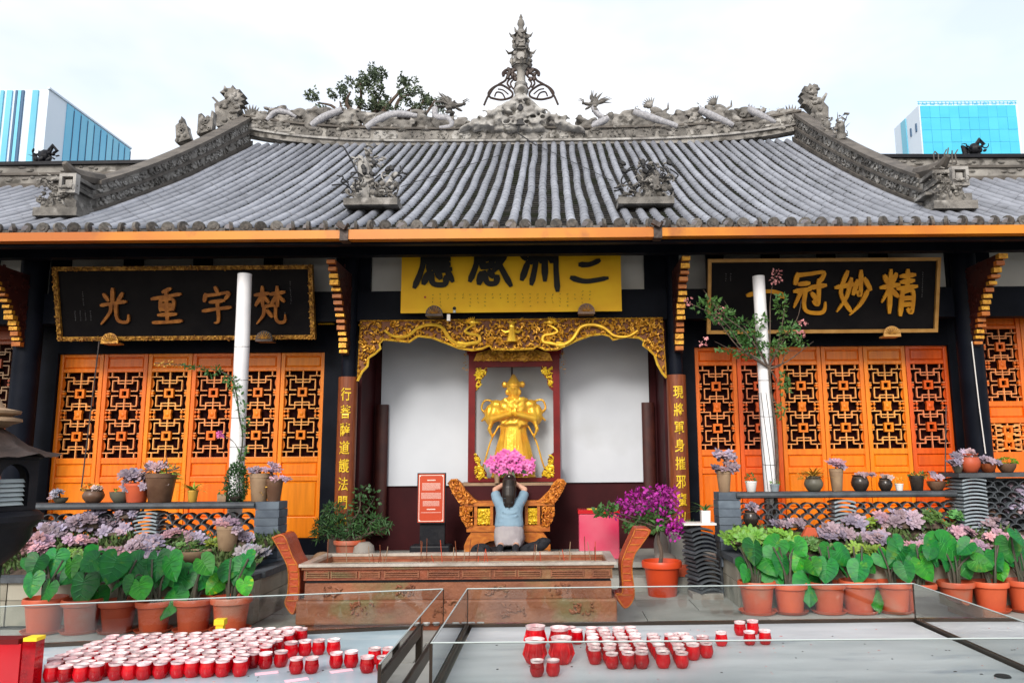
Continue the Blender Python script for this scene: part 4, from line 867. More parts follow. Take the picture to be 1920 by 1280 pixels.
# fan-shaped wooden brackets that hold plaques and banner
for px, py, Y, mt, lab in ((213, 638, 9.40, 'plqfr', 'dull gold fan shaped bracket under the left black plaque'), (500, 634, 9.40, 'ironroof', 'grey brown fan shaped bracket partly behind the left white pipe'), (816, 587, 9.3, 'ironroof', 'brown fan shaped bracket under the yellow banner beside the small camera'), (1099, 583, 9.3, 'brown', 'brown fan shaped bracket under the right end of the banner'), (1667, 625, 9.40, 'plqfr2', 'small pierced gilt bracket under the right black plaque')):
    c = at(px, py + 8, Y); w = .105; t = thing('fan_bracket', lab, 'bracket', c, 'fan brackets'); b = MB()
    b.prism([(c.x - w, c.z), (c.x + w, c.z)] + [(c.x + w * cos(a) * .97, c.z + .03 + w * .95 * sin(a)) for a in [pi * i / 12 for i in range(13)]], Y - .1, Y - .075); b.box(c.x - w * .9, c.x + w * .9, Y - .074, Y + .06, c.z, c.z + .02); b.build('fan_plate', mt, t, False)
    b = MB()
    for i in range(9): a = pi * (i + .5) / 9; b.tube([(c.x + .02 * cos(a), Y - .104, c.z + .03), (c.x + w * .85 * cos(a), Y - .104, c.z + .03 + w * .82 * sin(a))], .005, 4)
    b.build('fan_ribs', 'plqfr', t)
# couplet boards on the columns
for X, s, txt, py0, lab in ((XcL, 1, '行菩薩道護法門而', 706, 'red brown couplet board with gold seal characters on the left column'), (XcR, -1, '現將軍身摧邪魔以', 702, 'red brown couplet board with gold seal characters on the right column')):
    y0 = 9.42; zt = at(652 if s > 0 else 1265, py0, y0).z; z0 = TZ + .33; t = thing('couplet_board', lab, 'sign board', (X, y0, z0), 'column couplets'); b = MB(); rr_ = .118
    vs = []
    for z in (z0, zt):
        for rad in (rr_, rr_ - .02):
            for i in range(13): a = pi + pi * i / 12; vs.append((X + rad * cos(a), 9.5 + rad * sin(a) * .95, z))
    k = 13; q = lambda l, rr2, i: l * 26 + rr2 * 13 + i
    fs = [(q(0, 0, i), q(0, 0, i + 1), q(1, 0, i + 1), q(1, 0, i)) for i in range(12)] + [(q(1, 1, i), q(1, 1, i + 1), q(0, 1, i + 1), q(0, 1, i)) for i in range(12)] + [(q(1, 0, i), q(1, 0, i + 1), q(1, 1, i + 1), q(1, 1, i)) for i in range(12)] + [(q(0, 0, 0), q(1, 0, 0), q(1, 1, 0), q(0, 1, 0)), (q(0, 0, 12), q(0, 1, 12), q(1, 1, 12), q(1, 0, 12))]
    b.add(vs, fs); b.build('board', 'couplet', t)
    for i, ch in enumerate(txt):
        h = (zt - z0 - .12) / 8.0; b = MB(); zc = zt - .12 - (i + 1) * h + .04; put(b, ch, 0, zc, .125, h * .78, 0, .012)
        b.v = [(X + x - .058, 9.5 - rr_ * .955 * sqrt(max(.05, 1 - ((x - .058) / rr_) ** 2)) - .004 + y, z) for x, y, z in b.v]
        b.build('character', 'goldy', t, False)
# ---------------------------------------------------------------- carved valance over the middle bay
YV = 9.46
raw = [(50, 70), (1862, 52), (1885, 410), (1860, 380), (1832, 330), (1815, 275), (1780, 240), (1745, 215), (1752, 190), (1720, 170), (1640, 165), (1565, 182), (1545, 160), (1500, 148), (1430, 156), (1350, 185), (1290, 215), (1230, 240), (1160, 242), (1110, 220), (1090, 236), (960, 241), (840, 238), (825, 216), (780, 237), (720, 245), (640, 232), (560, 200), (480, 170), (400, 160), (378, 172), (345, 196), (260, 187), (190, 180), (165, 205), (172, 235), (140, 265), (100, 292), (95, 340), (62, 375), (35, 430)]
poly = [(p.x, p.z) for p in (at(660 + x * .3125, 580 + y * .3125, YV) for x, y in raw)]
val = thing('carved_valance', 'gilded openwork valance with dragons and clouds spanning the middle bay', 'valance', (-.5, YV, poly[0][1]))
MB().prism(poly, YV, YV + .03).build('ground_board', 'carvebg', val, False)
b = MB(); carve(b, poly, YV - .002, 900, .05, random.Random(2), .03); o = b.build('cloud_carving', 'gold', val); o['kind'] = 'stuff'
b = MB(); b.tube([(x, YV - .012, z) for x, z in poly[2:]], .016, 6); b.build('lower_gilt_edge', 'goldhi', val)
b = MB(); b.tube([(poly[-1][0], YV - .008, poly[-1][1]), (poly[0][0], YV - .008, poly[0][1]), (poly[1][0], YV - .008, poly[1][1]), (poly[2][0], YV - .008, poly[2][1])], .010, 4); b.build('upper_gilt_edge', 'gold', val)
def V(x, y, o=.04): p = at(660 + x * .3125, 580 + y * .3125, YV); return (p.x, YV - o, p.z)
for m in (0, 1):
    f = (lambda x: x) if m == 0 else (lambda x: 1912 - x)
    b = MB(); P = cr([V(f(x), y) for x, y in ((200, 130), (260, 165), (340, 160), (400, 115), (470, 95), (540, 110), (590, 180), (650, 215), (720, 205), (765, 195), (760, 160), (710, 150), (680, 135), (705, 110), (740, 95))], 5)
    b.tube(P, [.011 + .014 * sin(pi * min(1, .1 + .9 * i / len(P))) for i in range(len(P))], 7); hx = V(f(725), 82, .05); s = 1 if m == 0 else -1
    b.ell(hx, .05, .03, .035, 8, 5); b.ell((hx[0] + s * .05, hx[1], hx[2]), .035, .02, .018, 7, 4)
    for q in range(7): a = (2.2 if m == 0 else .9) + (q - 3) * .3; b.tube([hx, (hx[0] + cos(a) * .09, hx[1], hx[2] + sin(a) * .07)], [.014, .004], 4)
    b.tube([V(f(640), 75), V(f(690), 90, .05), V(f(640), 62)], .007, 4); b.build('gilt_dragon', 'goldhi', val)
    b = MB(); c = V(f(660), 212, .05); b.prism([(c[0] - .06, c[2] - .03), (c[0] + .05, c[2] - .035), (c[0] + .06, c[2] + .02), (c[0] - .05, c[2] + .035)], c[1], c[1] + .04); b.build('gilt_rock', 'goldy', val, False)
b = MB(); c = Vector(V(960, 150, .05)); b.ell(c + Vector((0, 0, .09)), .035, .03, .04, 8, 6); b.tube([c + Vector((0, 0, .07)), c, c + Vector((0, 0, -.1))], [.03, .045, .07], 8)
for s in (-1, 1): b.tube([c + Vector((0, 0, .04)), c + Vector((s * .08, 0, .02)), c + Vector((s * .13, 0, .05))], [.02, .018, .008], 5); b.tube([c + Vector((0, 0, .12)), c + Vector((s * .06, 0, .16))], [.02, .005], 4)
b.build('gilt_central_figure', 'goldhi', val)
# small camera and gilt light beside it
t = thing('security_camera', 'small dark dome camera with white box on the beam under the banner', 'camera', at(850, 588, 9.25)); c = at(852, 578, 9.24); MB().ell(c, .022, .022, .022, 10, 7).build('dome', 'wire', t); MB().tube([c + Vector((.0, .0, -.02)), c + Vector((0, .01, -.05))], [.016, .02], 8).build('lens', 'paleslat', t); d = at(841, 595, 9.25); MB().box(d.x - .02, d.x + .02, d.y, d.y + .03, d.z - .04, d.z + .04).build('junction_box', 'whitepot', t, False)
c = at(612, 605, 9.6); b = MB()
for k in range(16): b.ell((c.x + (k % 8 - 3.5) * .026, 9.6, c.z + (.012 if k < 8 else -.014)), .016, .02, .010, 6, 4)
tag(b.build('gilt_carving', 'goldy'), 'small bright gilt carving on the dark beam right of the left plaque', 'carving')
# ================================================================ shrine, statue, altar
YS = 9.82
x0, x1 = at(878, 780, YS).x, at(1050, 780, YS).x; z0, z1 = at(960, 903, YS).z, at(960, 664, YS).z
sh = thing('shrine', 'dark red glazed shrine cabinet with gilt corners standing on the altar', 'shrine', ((x0 + x1) / 2, YS, z0))
w = .085
for nm, bx in (('post', (x0, x0 + w, YS, YS + .06, z0, z1)), ('post', (x1 - w, x1, YS, YS + .06, z0, z1)), ('top_rail', (x0 + w, x1 - w, YS + .003, YS + .057, z1 - .16, z1)), ('sill', (x0 + w, x1 - w, YS + .003, YS + .057, z0, z0 + .05)), ('side_panel', (x0, x0 + .03, YS + .062, YS + .42, z0, z0 + .2)), ('side_panel', (x1 - .03, x1, YS + .062, YS + .42, z0, z0 + .2)), ('rear_post', (x0, x0 + .04, YS + .425, YS + .46, z0, z1)), ('rear_post', (x1 - .04, x1, YS + .425, YS + .46, z0, z1)), ('roof_board', (x0 - .02, x1 + .02, YS - .02, YS + .47, z1 + .002, z1 + .05)), ('cornice', (x0 - .05, x1 + .05, YS - .05, YS + .47, z1 + .052, z1 + .09)), ('floor_board', (x0, x1, YS + .062, YS + .46, z0 - .004, z0 + .02))):
    MB().box(*bx).build(nm, 'redwood', sh, False)
MB().box(x0 + w, x1 - w, YS + .03, YS + .036, z0 + .05, z1 - .16).build('glass_pane', 'glass2', sh, False)
b = MB(); zc = z1 - .08
for k in range(14): b.ell((x0 + .12 + k * (x1 - x0 - .24) / 13, YS - .002, zc), .012 if k in (4, 5, 6, 7, 8) else .016, .008, .012, 6, 4)
b.tube([((x0 + x1) / 2 - .18, YS - .004, zc), ((x0 + x1) / 2 + .18, YS - .004, zc)], .012, 6); b.build('gilt_rail_inlay', 'gold', sh)
for sx in (0, 1):
    for sz in (0, 1):
        X = (lambda d: x0 + w - .0 + d) if sx == 0 else (lambda d: x1 - w + .0 - d); Z = (lambda d: z1 - .16 - d) if sz else (lambda d: z0 + .05 + d)
        pl = [(X(0), Z(0)), (X(.15), Z(0)), (X(.15), Z(.06)), (X(.10), Z(.14)), (X(.07), Z(.16)), (X(.075), Z(.22)), (X(.04), Z(.28)), (X(0), Z(.31))]
        MB().prism(pl, YS + .008, YS + .022).build('corner_backing', 'redwood', sh, False)
        b = MB(); carve(b, pl, YS + .006, 55, .045, random.Random(sx * 2 + sz), .015); b.build('gilt_corner', 'goldy', sh)
b = MB(); pl = [(p.x, p.z) for p in (at(x, y, YS - .03) for x, y in ((888, 676), (1036, 676), (1030, 662), (1010, 656), (960, 652), (915, 656), (894, 662)))]; b.prism(pl, YS - .03, YS - .01); carve(b, pl, YS - .032, 70, .06, random.Random(5), .02); b.build('crest_carving', 'gold', sh)
for xx in (x0 - .045, x1 + .045):
    b = MB(); lump(b, (xx, YS + .02, z1 - .28), .07, .05, .33, 18, random.Random(3)); b.build('side_ear', 'gold', sh)
# golden statue, one continuous skin
cxs = (x0 + x1) / 2 - .02; YG = YS + .24; zb_ = z0 + .02; zt = at(965, 698, YG).z; Hs = zt - zb_; b = MB(); G = lambda x, y, z: (cxs + x * 1.12 * Hs, YG + y * Hs, zb_ + z * Hs)
b.lathe([(Hs * .17, 0), (Hs * .19, Hs * .03), (Hs * .14, Hs * .07)], (cxs, YG, zb_), 16, 1.15, .8)
b.lathe([(Hs * .17, Hs * .06), (Hs * .165, Hs * .14), (Hs * .135, Hs * .3), (Hs * .105, Hs * .42), (Hs * .10, Hs * .5), (Hs * .13, Hs * .60), (Hs * .135, Hs * .68), (Hs * .09, Hs * .745), (Hs * .04, Hs * .77)], (cxs, YG, zb_), 18, 1.22, .8)
b.ell(G(0, -.01, .825), Hs * .062, Hs * .062, Hs * .075, 12, 9); b.lathe([(Hs * .070, 0), (Hs * .078, Hs * .012), (Hs * .062, Hs * .03), (Hs * .05, Hs * .055), (Hs * .03, Hs * .09), (Hs * .012, Hs * .12)], G(0, 0, .865), 12)
for s in (-1, 1):
    b.ell(G(s * .145, 0, .69), Hs * .06, Hs * .07, Hs * .055, 10, 7); b.caps(G(s * .15, -.01, .67), G(s * .175, -.05, .56), Hs * .045, Hs * .04); b.caps(G(s * .175, -.05, .56), G(s * .03, -.13, .60), Hs * .042, Hs * .028)
    b.tube([G(s * .17, -.04, .56), G(s * .20, -.05, .46), G(s * .17, -.06, .38)], [Hs * .05, Hs * .04, Hs * .012], 8, True, .5)
    b.ell(G(s * .075, -.01, .885), Hs * .03, Hs * .02, Hs * .035, 8, 6); b.ell(G(s * .055, -.03, .81), Hs * .016, Hs * .02, Hs * .03, 8, 6); b.ell(G(s * .20, .0, .60), Hs * .05, Hs * .06, Hs * .10, 10, 7)
    b.tube(cr([G(s * .15, .02, .72), G(s * .24, .02, .74), G(s * .27, .01, .66), G(s * .23, .0, .60), G(s * .27, 0, .54)], 4), [Hs * .022] * 17, 7, True, .5)
    b.tube(cr([G(s * .12, -.02, .5), G(s * .19, -.02, .35), G(s * .24, -.02, .16), G(s * .28, -.02, .05)], 4), [Hs * .02] * 13, 6, True, .5)
    b.ell(G(s * .02, -.145, .62), Hs * .018, Hs * .022, Hs * .05, 8, 6)
b.ell(G(0, -.075, .64), Hs * .085, Hs * .03, Hs * .06, 10, 6); b.ell(G(0, -.085, .52), Hs * .09, Hs * .03, Hs * .025, 10, 6); b.ell(G(0, -.075, .84), Hs * .014, Hs * .014, Hs * .014, 6, 5)
for q in range(7): a = -.6 + q * .2; b.tube([G(.10 * sin(a), -.085 * cos(a), .49), G(.15 * sin(a), -.12 * cos(a), .1)], [Hs * .012, Hs * .016], 5)
rq = random.Random(6)
for k in range(150):                                    # armour plates, sash knots and robe folds
    zz_ = rq.uniform(.08, .74); a = rq.uniform(-2.6, -.5); rad = .17 - .10 * min(zz_, .45) / .45 + (.05 if zz_ > .5 else 0); b.ell(G(rad * cos(a) * 1.1, rad * sin(a) * .86, zz_), Hs * rq.uniform(.010, .024), Hs * .014, Hs * rq.uniform(.012, .035), 6, 5)
st = link('statue', fuse(b, Hs * .0095, 1, 'goldst', 'statue')); tag(st, 'gilded robed guardian statue with crown and praying hands inside the glass shrine', 'statue')
# altar table with flaring carved wings
YA = 9.62; q = lambda px, py: at(px, py, YA)
al = thing('altar_table', 'orange carved altar table with upturned gilt wings in front of the shrine', 'altar', (q(950, 1035).x, YA + .15, TZ))
xa, xb = q(888, 960).x, q(1020, 960).x; X0, X1 = q(866, 945).x, q(1040, 945).x; zT = q(950, 938).z; zM = q(950, 948).z; zL = q(950, 984).z; zL2 = q(950, 996).z
MB().box(X0, X1, YA - .02, YA + .5, zM, zT).build('table_top', 'altar', al, False); MB().box(X0 + .02, X1 - .02, YA + .10, YA + .5, zT + .002, z0 - .045).build('upper_step', 'maroon', al, False)
MB().box(X0 - .04, X1 + .04, YA + .12, YA + .62, z0 - .042, z0 - .008).build('shrine_shelf', 'tan', al, False)
MB().box(X0 + .10, X1 - .10, YA + .04, YA + .46, zL, zM - .002).build('core', 'maroon', al, False)
for px in (884, 892, 922, 987, 1010, 1020):
    x = q(px, 960).x; MB().box(x - .018, x + .018, YA - .01, YA + .04, zL, zM - .003).build('upright', 'altar', al, False)
MB().box(X0 + .06, X1 - .06, YA - .015, YA + .45, zL2, zL - .002).build('lower_rail', 'altar', al, False)
for pa, pb in ((895, 920), (990, 1008)):
    p0, p1 = q(pa, 952).x, q(pb, 952).x; pl = [(p0, zL + .01), (p1, zL + .01), (p1, zM - .03), (p0, zM - .03)]; b = MB(); b.prism(pl, YA + .02, YA + .037); carve(b, pl, YA + .018, 50, .04, random.Random(pa), .015); b.build('gilt_relief', 'goldy', al)
for s in (-1, 1):
    f = (lambda px: px) if s < 0 else (lambda px: 1902 - px)
    pl = [(p.x, p.z) for p in (q(f(x), y) for x, y in ((840, 905), (846, 898), (856, 897), (864, 904), (872, 918), (888, 934), (897, 940), (864, 946), (850, 926)))]
    b = MB(); b.prism(pl, YA - .03, YA + .1); carve(b, pl, YA - .032, 70, .04, random.Random(8), .022); b.build('carved_wing', 'altarg', al)
    pl = [(p.x, p.z) for p in (q(f(x), y) for x, y in ((862, 949), (886, 949), (886, 986), (876, 988), (866, 976), (862, 962)))]
    b = MB(); b.prism(pl, YA - .01, YA + .1); carve(b, pl, YA - .012, 60, .04, random.Random(9), .022); b.build('carved_apron', 'altarg', al)
    pl = [(p.x, p.z) for p in (q(f(x), y) for x, y in ((884, 997), (935, 997), (935, 1012), (918, 1014), (905, 1020), (898, 1034), (870, 1036), (870, 1022), (876, 1008)))]
    MB().prism(pl, YA, YA + .12).build('scrolled_leg', 'altar', al, False)
MB().box(q(880, 1000).x, q(1022, 1000).x, YA + .12, YA + .45, TZ, zL2 - .002).build('rear_base', 'couplet', al, False)
# flowers on the shelf
t = thing('orchid_bouquet', 'bouquet of bright pink orchids in a dark vase before the shrine', 'flowers', at(955, 903, YS - .1)); c = at(957, 868, YS - .14); zv = z0 - .008
MB().lathe([(.045, 0), (.06, .06), (.05, .12), (.03, .15), (.035, .17)], (c.x, YS - .14, zv), 14).build('vase', 'brown', t)
b = MB(); bl = MB(); rr = random.Random(14)
for k in range(110):
    v = rvec(rr); p = c + Vector((v.x * .30, v.y * .10, v.z * .13 + .02 - .05 * abs(v.x)))
    for q_ in range(5):
        a = q_ * 2 * pi / 5 + rr.random(); d = Vector((cos(a), -.6, sin(a))); (b if rr.random() < .93 else bl); blade(b, p, d, (0, -1, .2), .055, .032, .3, 2)
b.build('petals', 'pinkfl', t, False); b = MB()
for k in range(9): v = rvec(rr); b.tube(cr([Vector((c.x, YS - .14, zv + .15)), c + Vector((v.x * .1, 0, -.05)), c + Vector((v.x * .26, v.y * .06, v.z * .05))], 3), .005, 4)
for k in range(16): v = rvec(rr); blade(b, c + Vector((v.x * .12, -.02, -.08)), (v.x, -.2, v.z - .2), (0, -1, 0), .12, .03, .3)
b.build('stems', 'leafd', t); 
t = thing('incense_cup', 'small tan offering cup beside the orchid vase', 'cup', at(932, 903, YS - .1)); cc = at(932, 900, YS - .12); MB().lathe([(.035, 0), (.028, .02), (.042, .10), (.038, .102)], (cc.x, cc.y, zv), 12).build('bowl', 'tan', t)
# ================================================================ bronze incense trough
YT = 6.9; q = lambda px, py, Y=YT: at(px, py, Y)
xl, xr = q(560, 1058).x, q(1156, 1052).x; zr = q(860, 1055).z; yb = 7.72
tro = thing('incense_trough', 'long reddish bronze incense trough with two curved upright handles', 'incense burner', ((xl + xr) / 2, 7.3, 0))
def ring(mb, z0, z1, ox, oy, t):                        # hollow rectangular band
    a, b_, c, d = xl + ox, xr - ox, YT + oy, yb - oy
    mb.box(a, b_, c, c + t, z0, z1); mb.box(a, b_, d - t, d, z0, z1); mb.box(a, a + t, c + t, d - t, z0, z1); mb.box(b_ - t, b_, c + t, d - t, z0, z1); return mb
ring(MB(), zr - .025, zr, 0, 0, .075).build('rim', 'rim', tro, False)
ring(MB(), zr - .05, zr - .027, .02, .02, .06).build('lip', 'copperl', tro, False)
zb1 = q(860, 1087).z; ring(MB(), zb1, zr - .052, .035, .04, .05).build('fret_band', 'copper', tro, False)
b = MB(); rr = random.Random(4); zc0, zc1 = zb1 + .02, zr - .066; x = xl + .06
while x < xr - .2:                                      # raised fret panels on the band
    w = min(rr.uniform(.16, .3), xr - .06 - x)
    for k in range(3): zq = zc0 + (zc1 - zc0) * (k + .3) / 3.2; b.box(x, x + w, YT + .028 - .002 * k, YT + .039, zq, zq + .009)
    for e in (x, x + w): b.box(e - .006, e + .006, YT + .027, YT + .039, zc0, zc1)
    x += w + rr.uniform(.015, .10)
b.build('fret_relief', 'copperl', tro, False)
zb2 = q(860, 1092).z; ring(MB(), zb2, zb1 - .002, .055, .06, .05).build('shadow_ledge', 'iron', tro, False)  # black recess, the shadow under the band is put into its colour
zb3 = q(860, 1124).z; MB().box(xl + .045, xr - .045, YT + .05, yb - .05, zb3, zb2 - .002).build('body', 'copperl', tro, False)
xq0, xq1 = q(548, 1150).x, q(1156, 1150).x
b = MB(); b.box(xl - .02, xr + .0, YT + .02, yb - .02, .06, zb3 - .002); o = b.build('lower_body', 'copperl', tro, False); bv = o.modifiers.new('b', 'BEVEL'); bv.width = .02; bv.segments = 3
MB().box(xl + .05, xr - .05, YT + .08, yb - .08, .0, .059).build('foot', 'copper', tro, False)
b = MB(); rr = random.Random(6)
for cx_, cz_, s in ((680, 1140, .10), (840, 1138, .12), (930, 1108, .09), (1050, 1106, .10), (960, 1142, .12), (1090, 1140, .10), (760, 1107, .09), (620, 1108, .08)):
    p = q(cx_, cz_, YT + .03); pl = [(p.x - s, p.z - s * .5), (p.x + s, p.z - s * .5), (p.x + s, p.z + s * .5), (p.x - s, p.z + s * .5)]; carve(b, pl, YT + (.018 if cz_ > 1125 else .048), 16, .04, rr, .012)
b.build('dragon_relief', 'copperl', tro)
MB().box(xl + .08, xr - .08, YT + .09, yb - .09, zr - .14, zr - .075).build('ash_bed', 'sand', tro, False)
for nm, pts, dy in (('handle', [(508, 1007), (531, 1002), (548, 1040), (561, 1066), (562, 1112), (556, 1140), (548, 1152), (534, 1132), (540, 1110), (540, 1066), (526, 1036)], .3),
                    ('handle', [(1193, 990), (1221, 993), (1206, 1018), (1191, 1038), (1185, 1067), (1190, 1110), (1185, 1130), (1172, 1141), (1161, 1130), (1152, 1114), (1166, 1110), (1164, 1060), (1173, 1031)], .3)):
    P = [q(x, y, YT + .12) for x, y in pts]; P = [(p.x, p.z) for p in P]; P = cr(P + [P[0]], 4)[:-1]; cP = P
    o = MB().prism(cP, YT + .12, YT + .12 + dy).build(nm, 'copperr', tro, False); bv = o.modifiers.new('b', 'BEVEL'); bv.width = .008; bv.segments = 2
    b = MB(); m = len(P); c = (sum(x for x, z in P) / m, sum(z for x, z in P) / m); half = [(P[i][0] * .0 + P[i][0], P[i][1]) for i in range(m)]
    b.tube([(x + (c[0] - x) * .10, YT + .117, z + (c[1] - z) * .03) for x, z in P] + [(P[0][0] + (c[0] - P[0][0]) * .1, YT + .117, P[0][1])], .005, 4)
    if nm: 
        for k in range(9):
            t = .12 + .8 * k / 9; zz_ = max(z for x, z in P) * (1 - t) + min(z for x, z in P) * t; xs = []
            for i in range(m):
                (xa_, za_), (xb_, zb_) = P[i], P[(i + 1) % m]
                if (za_ > zz_) != (zb_ > zz_): xs.append(xa_ + (xb_ - xa_) * (zz_ - za_) / (zb_ - za_))
            if len(xs) >= 2: xs.sort(); b.box(xs[0] + .018, xs[1] - .018, YT + .112, YT + .121, zz_, zz_ + .008)
    b.build('handle_fret', 'altar', tro)
b = MB(); rr = random.Random(12)                       # burnt incense sticks standing in the ash
inc = thing('incense_sticks', 'thin burnt incense sticks standing in the ash of the trough', 'incense', ((xl + xr) / 2, 7.3, zr - .08))
for k in range(34):
    x = rr.uniform(xl + .15, xr - .15); y = rr.uniform(YT + .15, yb - .15); h = rr.uniform(.08, .30); MB().tube([(x, y, zr - .09), (x + rr.uniform(-.03, .03), y, zr - .09 + h)], .0035, 5).build('stick', rr.choice(('couplet', 'tan', 'signred')), inc)
# ================================================================ kneeling person
YP = 9.46; base = TZ + .12; P0 = at(955, 960, YP).x
per = thing('person', 'woman in light blue shirt kneeling with hands raised to her forehead before the altar', 'person', (P0, YP - .1, TZ))
def pv(x, y, z): return Vector((P0 + x, YP + y, z))
zS = at(955, 939, YP).z; zH = at(955, 913, YP).z; zhip = base + .16
body = MB()
body.ell(pv(0, -.05, zhip + .04), .155, .13, .12, 12, 8); body.tube([pv(0, -.04, zhip), pv(0, -.02, zhip + .2), pv(0, 0, zS - .08), pv(0, .01, zS)], [.10, .085, .10, .07], 14, True, 1.4)
body.caps(pv(0, .01, zS - .03), pv(0, .03, zH - .04), .052, .048); body.ell(pv(0, .04, zH + .03), .075, .095, .11, 12, 9); body.ell(pv(0, .14, zH + .0), .02, .025, .03, 6, 5)
for s in (-1, 1):
    sh_, el, wr_, = pv(s * .145, .0, zS - .02), pv(s * .18, .13, zS + .13), pv(s * .05, .20, zH + .05)
    body.caps(sh_, el, .038, .035); body.caps(el, wr_, .036, .024)
    ha = wr_ + Vector((-s * .025, .03, .05)); body.caps(wr_, ha, .026, .03, 8)
    for k in range(4): f0 = ha + Vector((s * (.012 - .0) * 0, -.03 + .018 * k, .01)); body.caps(f0, f0 + Vector((-s * .012, .0, .055 + (.012 if k in (1, 2) else 0))), .0085, .007, 6); body.caps(f0 + Vector((-s * .012, .0, .055)), f0 + Vector((-s * .016, 0, .082)), .0078, .006, 6)
    body.caps(ha + Vector((s * .01, -.03, -.02)), ha + Vector((0, -.055, .03)), .010, .008, 6)
    hip, kn, an = pv(s * .08, -.06, zhip + .02), pv(s * .11, .28, base + .06), pv(s * .09, -.20, base + .045)
    body.caps(hip, kn, .085, .06); body.caps(kn, an, .056, .04); body.caps(an, an + Vector((0, -.16, -.02)), .036, .028); body.ell(pv(s * .078, .045, zH + .03), .012, .02, .028, 6, 5)
bd = link('body', fuse(body, .011, 2, 'skin', 'body'), per)
sht = MB(); sht.tube([pv(0, -.05, zhip + .075), pv(0, -.04, zhip + .13), pv(0, -.02, zhip + .24), pv(0, 0, zS - .09), pv(0, .005, zS - .01)], [.122, .120, .112, .118, .085], 18, True, 1.42)
for s in (-1, 1): sht.caps(pv(s * .10, .0, zS - .045), pv(s * .158, .06, zS + .03), .075, .060); sht.tube([pv(s * .15, .05, zS + .015), pv(s * .176, .11, zS + .09)], [.062, .060], 12)
rr = random.Random(2)
for k in range(7): zq = zhip + .10 + k * .055; sht.tube(cr([pv(-.13 + rr.uniform(0, .06), -.135, zq), pv(0, -.152 + .02 * (k / 7), zq - .02), pv(.13 - rr.uniform(0, .06), -.135, zq + rr.uniform(-.02, .03))], 4), [.006] * 9, 5)
link('shirt', fuse(sht, .012, 2, 'shirt', 'shirt'), per)
pt = MB(); pt.tube([pv(0, -.04, zhip + .13), pv(0, -.06, zhip + .04), pv(0, -.08, zhip - .06), pv(0, -.10, base + .02)], [.105, .125, .125, .11], 16, True, 1.42)
for s in (-1, 1): pt.caps(pv(s * .08, -.06, zhip + .0), pv(s * .115, .28, base + .06), .10, .074); pt.caps(pv(s * .115, .28, base + .068), pv(s * .095, -.16, base + .058), .070, .058)
link('trousers', fuse(pt, .013, 2, 'pants', 'trousers'), per)
hr = MB(); hr.ell(pv(0, .025, zH + .04), .088, .10, .118, 14, 10); hr.tube([pv(0, -.02, zH + .08), pv(0, -.055, zH - .01), pv(0, -.075, zH - .10), pv(0, -.085, zS - .03), pv(0, -.085, zS - .07)], [.062, .078, .074, .06, .025], 14, True, 1.12)
for k in range(9): a = -1.0 + k * .25; hr.tube([pv(.075 * sin(a), -.03 - .06 * cos(a), zH + .02), pv(.08 * sin(a), -.05 - .075 * cos(a), zH - .10), pv(.066 * sin(a), -.06 - .08 * cos(a), zS - .05 - rr.uniform(0, .06))], [.010, .012, .004], 6)
link('hair', fuse(hr, .008, 2, 'hair', 'hair'), per); MB().ell(pv(0, -.07, zH + .13), .008, .006, .008, 6, 5).build('hair_clip', 'whitepot', per)
for s in (-1, 1):
    sh2 = MB(); a_ = pv(s * .09, -.30, base + .03); sh2.caps(a_, a_ + Vector((0, -.1, -.03)), .045, .036); sh2.ell(a_ + Vector((0, -.12, -.04)), .04, .03, .045, 8, 6); link('shoe', fuse(sh2, .012, 2, 'cushion', 'shoe'), per)
c = MB().lathe([(.30, 0), (.33, .03), (.33, .075), (.29, .105), (.05, .112)], (P0, YP + .08, TZ), 24, 1.0, .85).build('kneeling_cushion', 'cushion'); tag(c, 'dark round kneeling cushion under the woman', 'cushion')
for px, w, lab, lean in ((902, .13, 'black bag on the terrace left of the kneeling woman', 0), (1000, .19, 'black bag slumped on a tan box right of the kneeling woman', 1)):
    p = at(px, 1026, 9.3); b = MB(); b.ell((p.x, 9.3, TZ + (.13 if lean else .09)), w, .10, .10 if not lean else .07, 12, 8, Matrix.Rotation(-.25 * lean, 3, 'Y'))
    if lean: b.ell((p.x + .12, 9.3, TZ + .2), .09, .08, .05, 10, 6); b.tube([(p.x + .05, 9.22, TZ + .2), (p.x + .1, 9.22, TZ + .28), (p.x + .16, 9.25, TZ + .2)], .010, 6)
    b.tube(cr([(p.x - .07, 9.2, TZ + .14), (p.x, 9.19, TZ + .2), (p.x + .06, 9.2, TZ + .14)], 4), .009, 5)
    t = thing('bag', lab, 'bag', (p.x, 9.3, TZ)); link('bag_body', fuse(b, .014, 2, 'cushion', 'bag_body'), t)
    if lean: MB().box(p.x + .02, p.x + .17, 9.24, 9.36, TZ, TZ + .10).build('tan_box', 'tan', t, False)
# ================================================================ notice board, pink box, shrub pots on the terrace
t = thing('notice_board', 'red notice board with white border on a black stand left of the altar', 'sign', at(808, 1030, 9.55)); Y = 9.5; A, B = at(783, 979, Y), at(834, 888, Y)
MB().box(A.x - .012, B.x + .012, Y, Y + .04, A.z - .012, B.z + .012).build('frame', 'iron', t, False); MB().box(A.x, B.x, Y - .006, Y + .01, A.z, B.z).build('board', 'signred', t, False)
b = MB()
for a in ((A.x + .012, B.x - .012, A.z + .012, A.z + .018), (A.x + .012, B.x - .012, B.z - .018, B.z - .012), (A.x + .012, A.x + .018, A.z + .018, B.z - .018), (B.x - .018, B.x - .012, A.z + .018, B.z - .018)): b.box(a[0], a[1], Y - .009, Y - .006, a[2], a[3])
for sx in (A.x + .012, B.x - .03):
    for sz in (A.z + .012, B.z - .03): b.box(sx, sx + .018, Y - .0095, Y - .0062, sz, sz + .018)
b.build('white_border', 'signtxt', t, False); b = MB(); rr = random.Random(1)
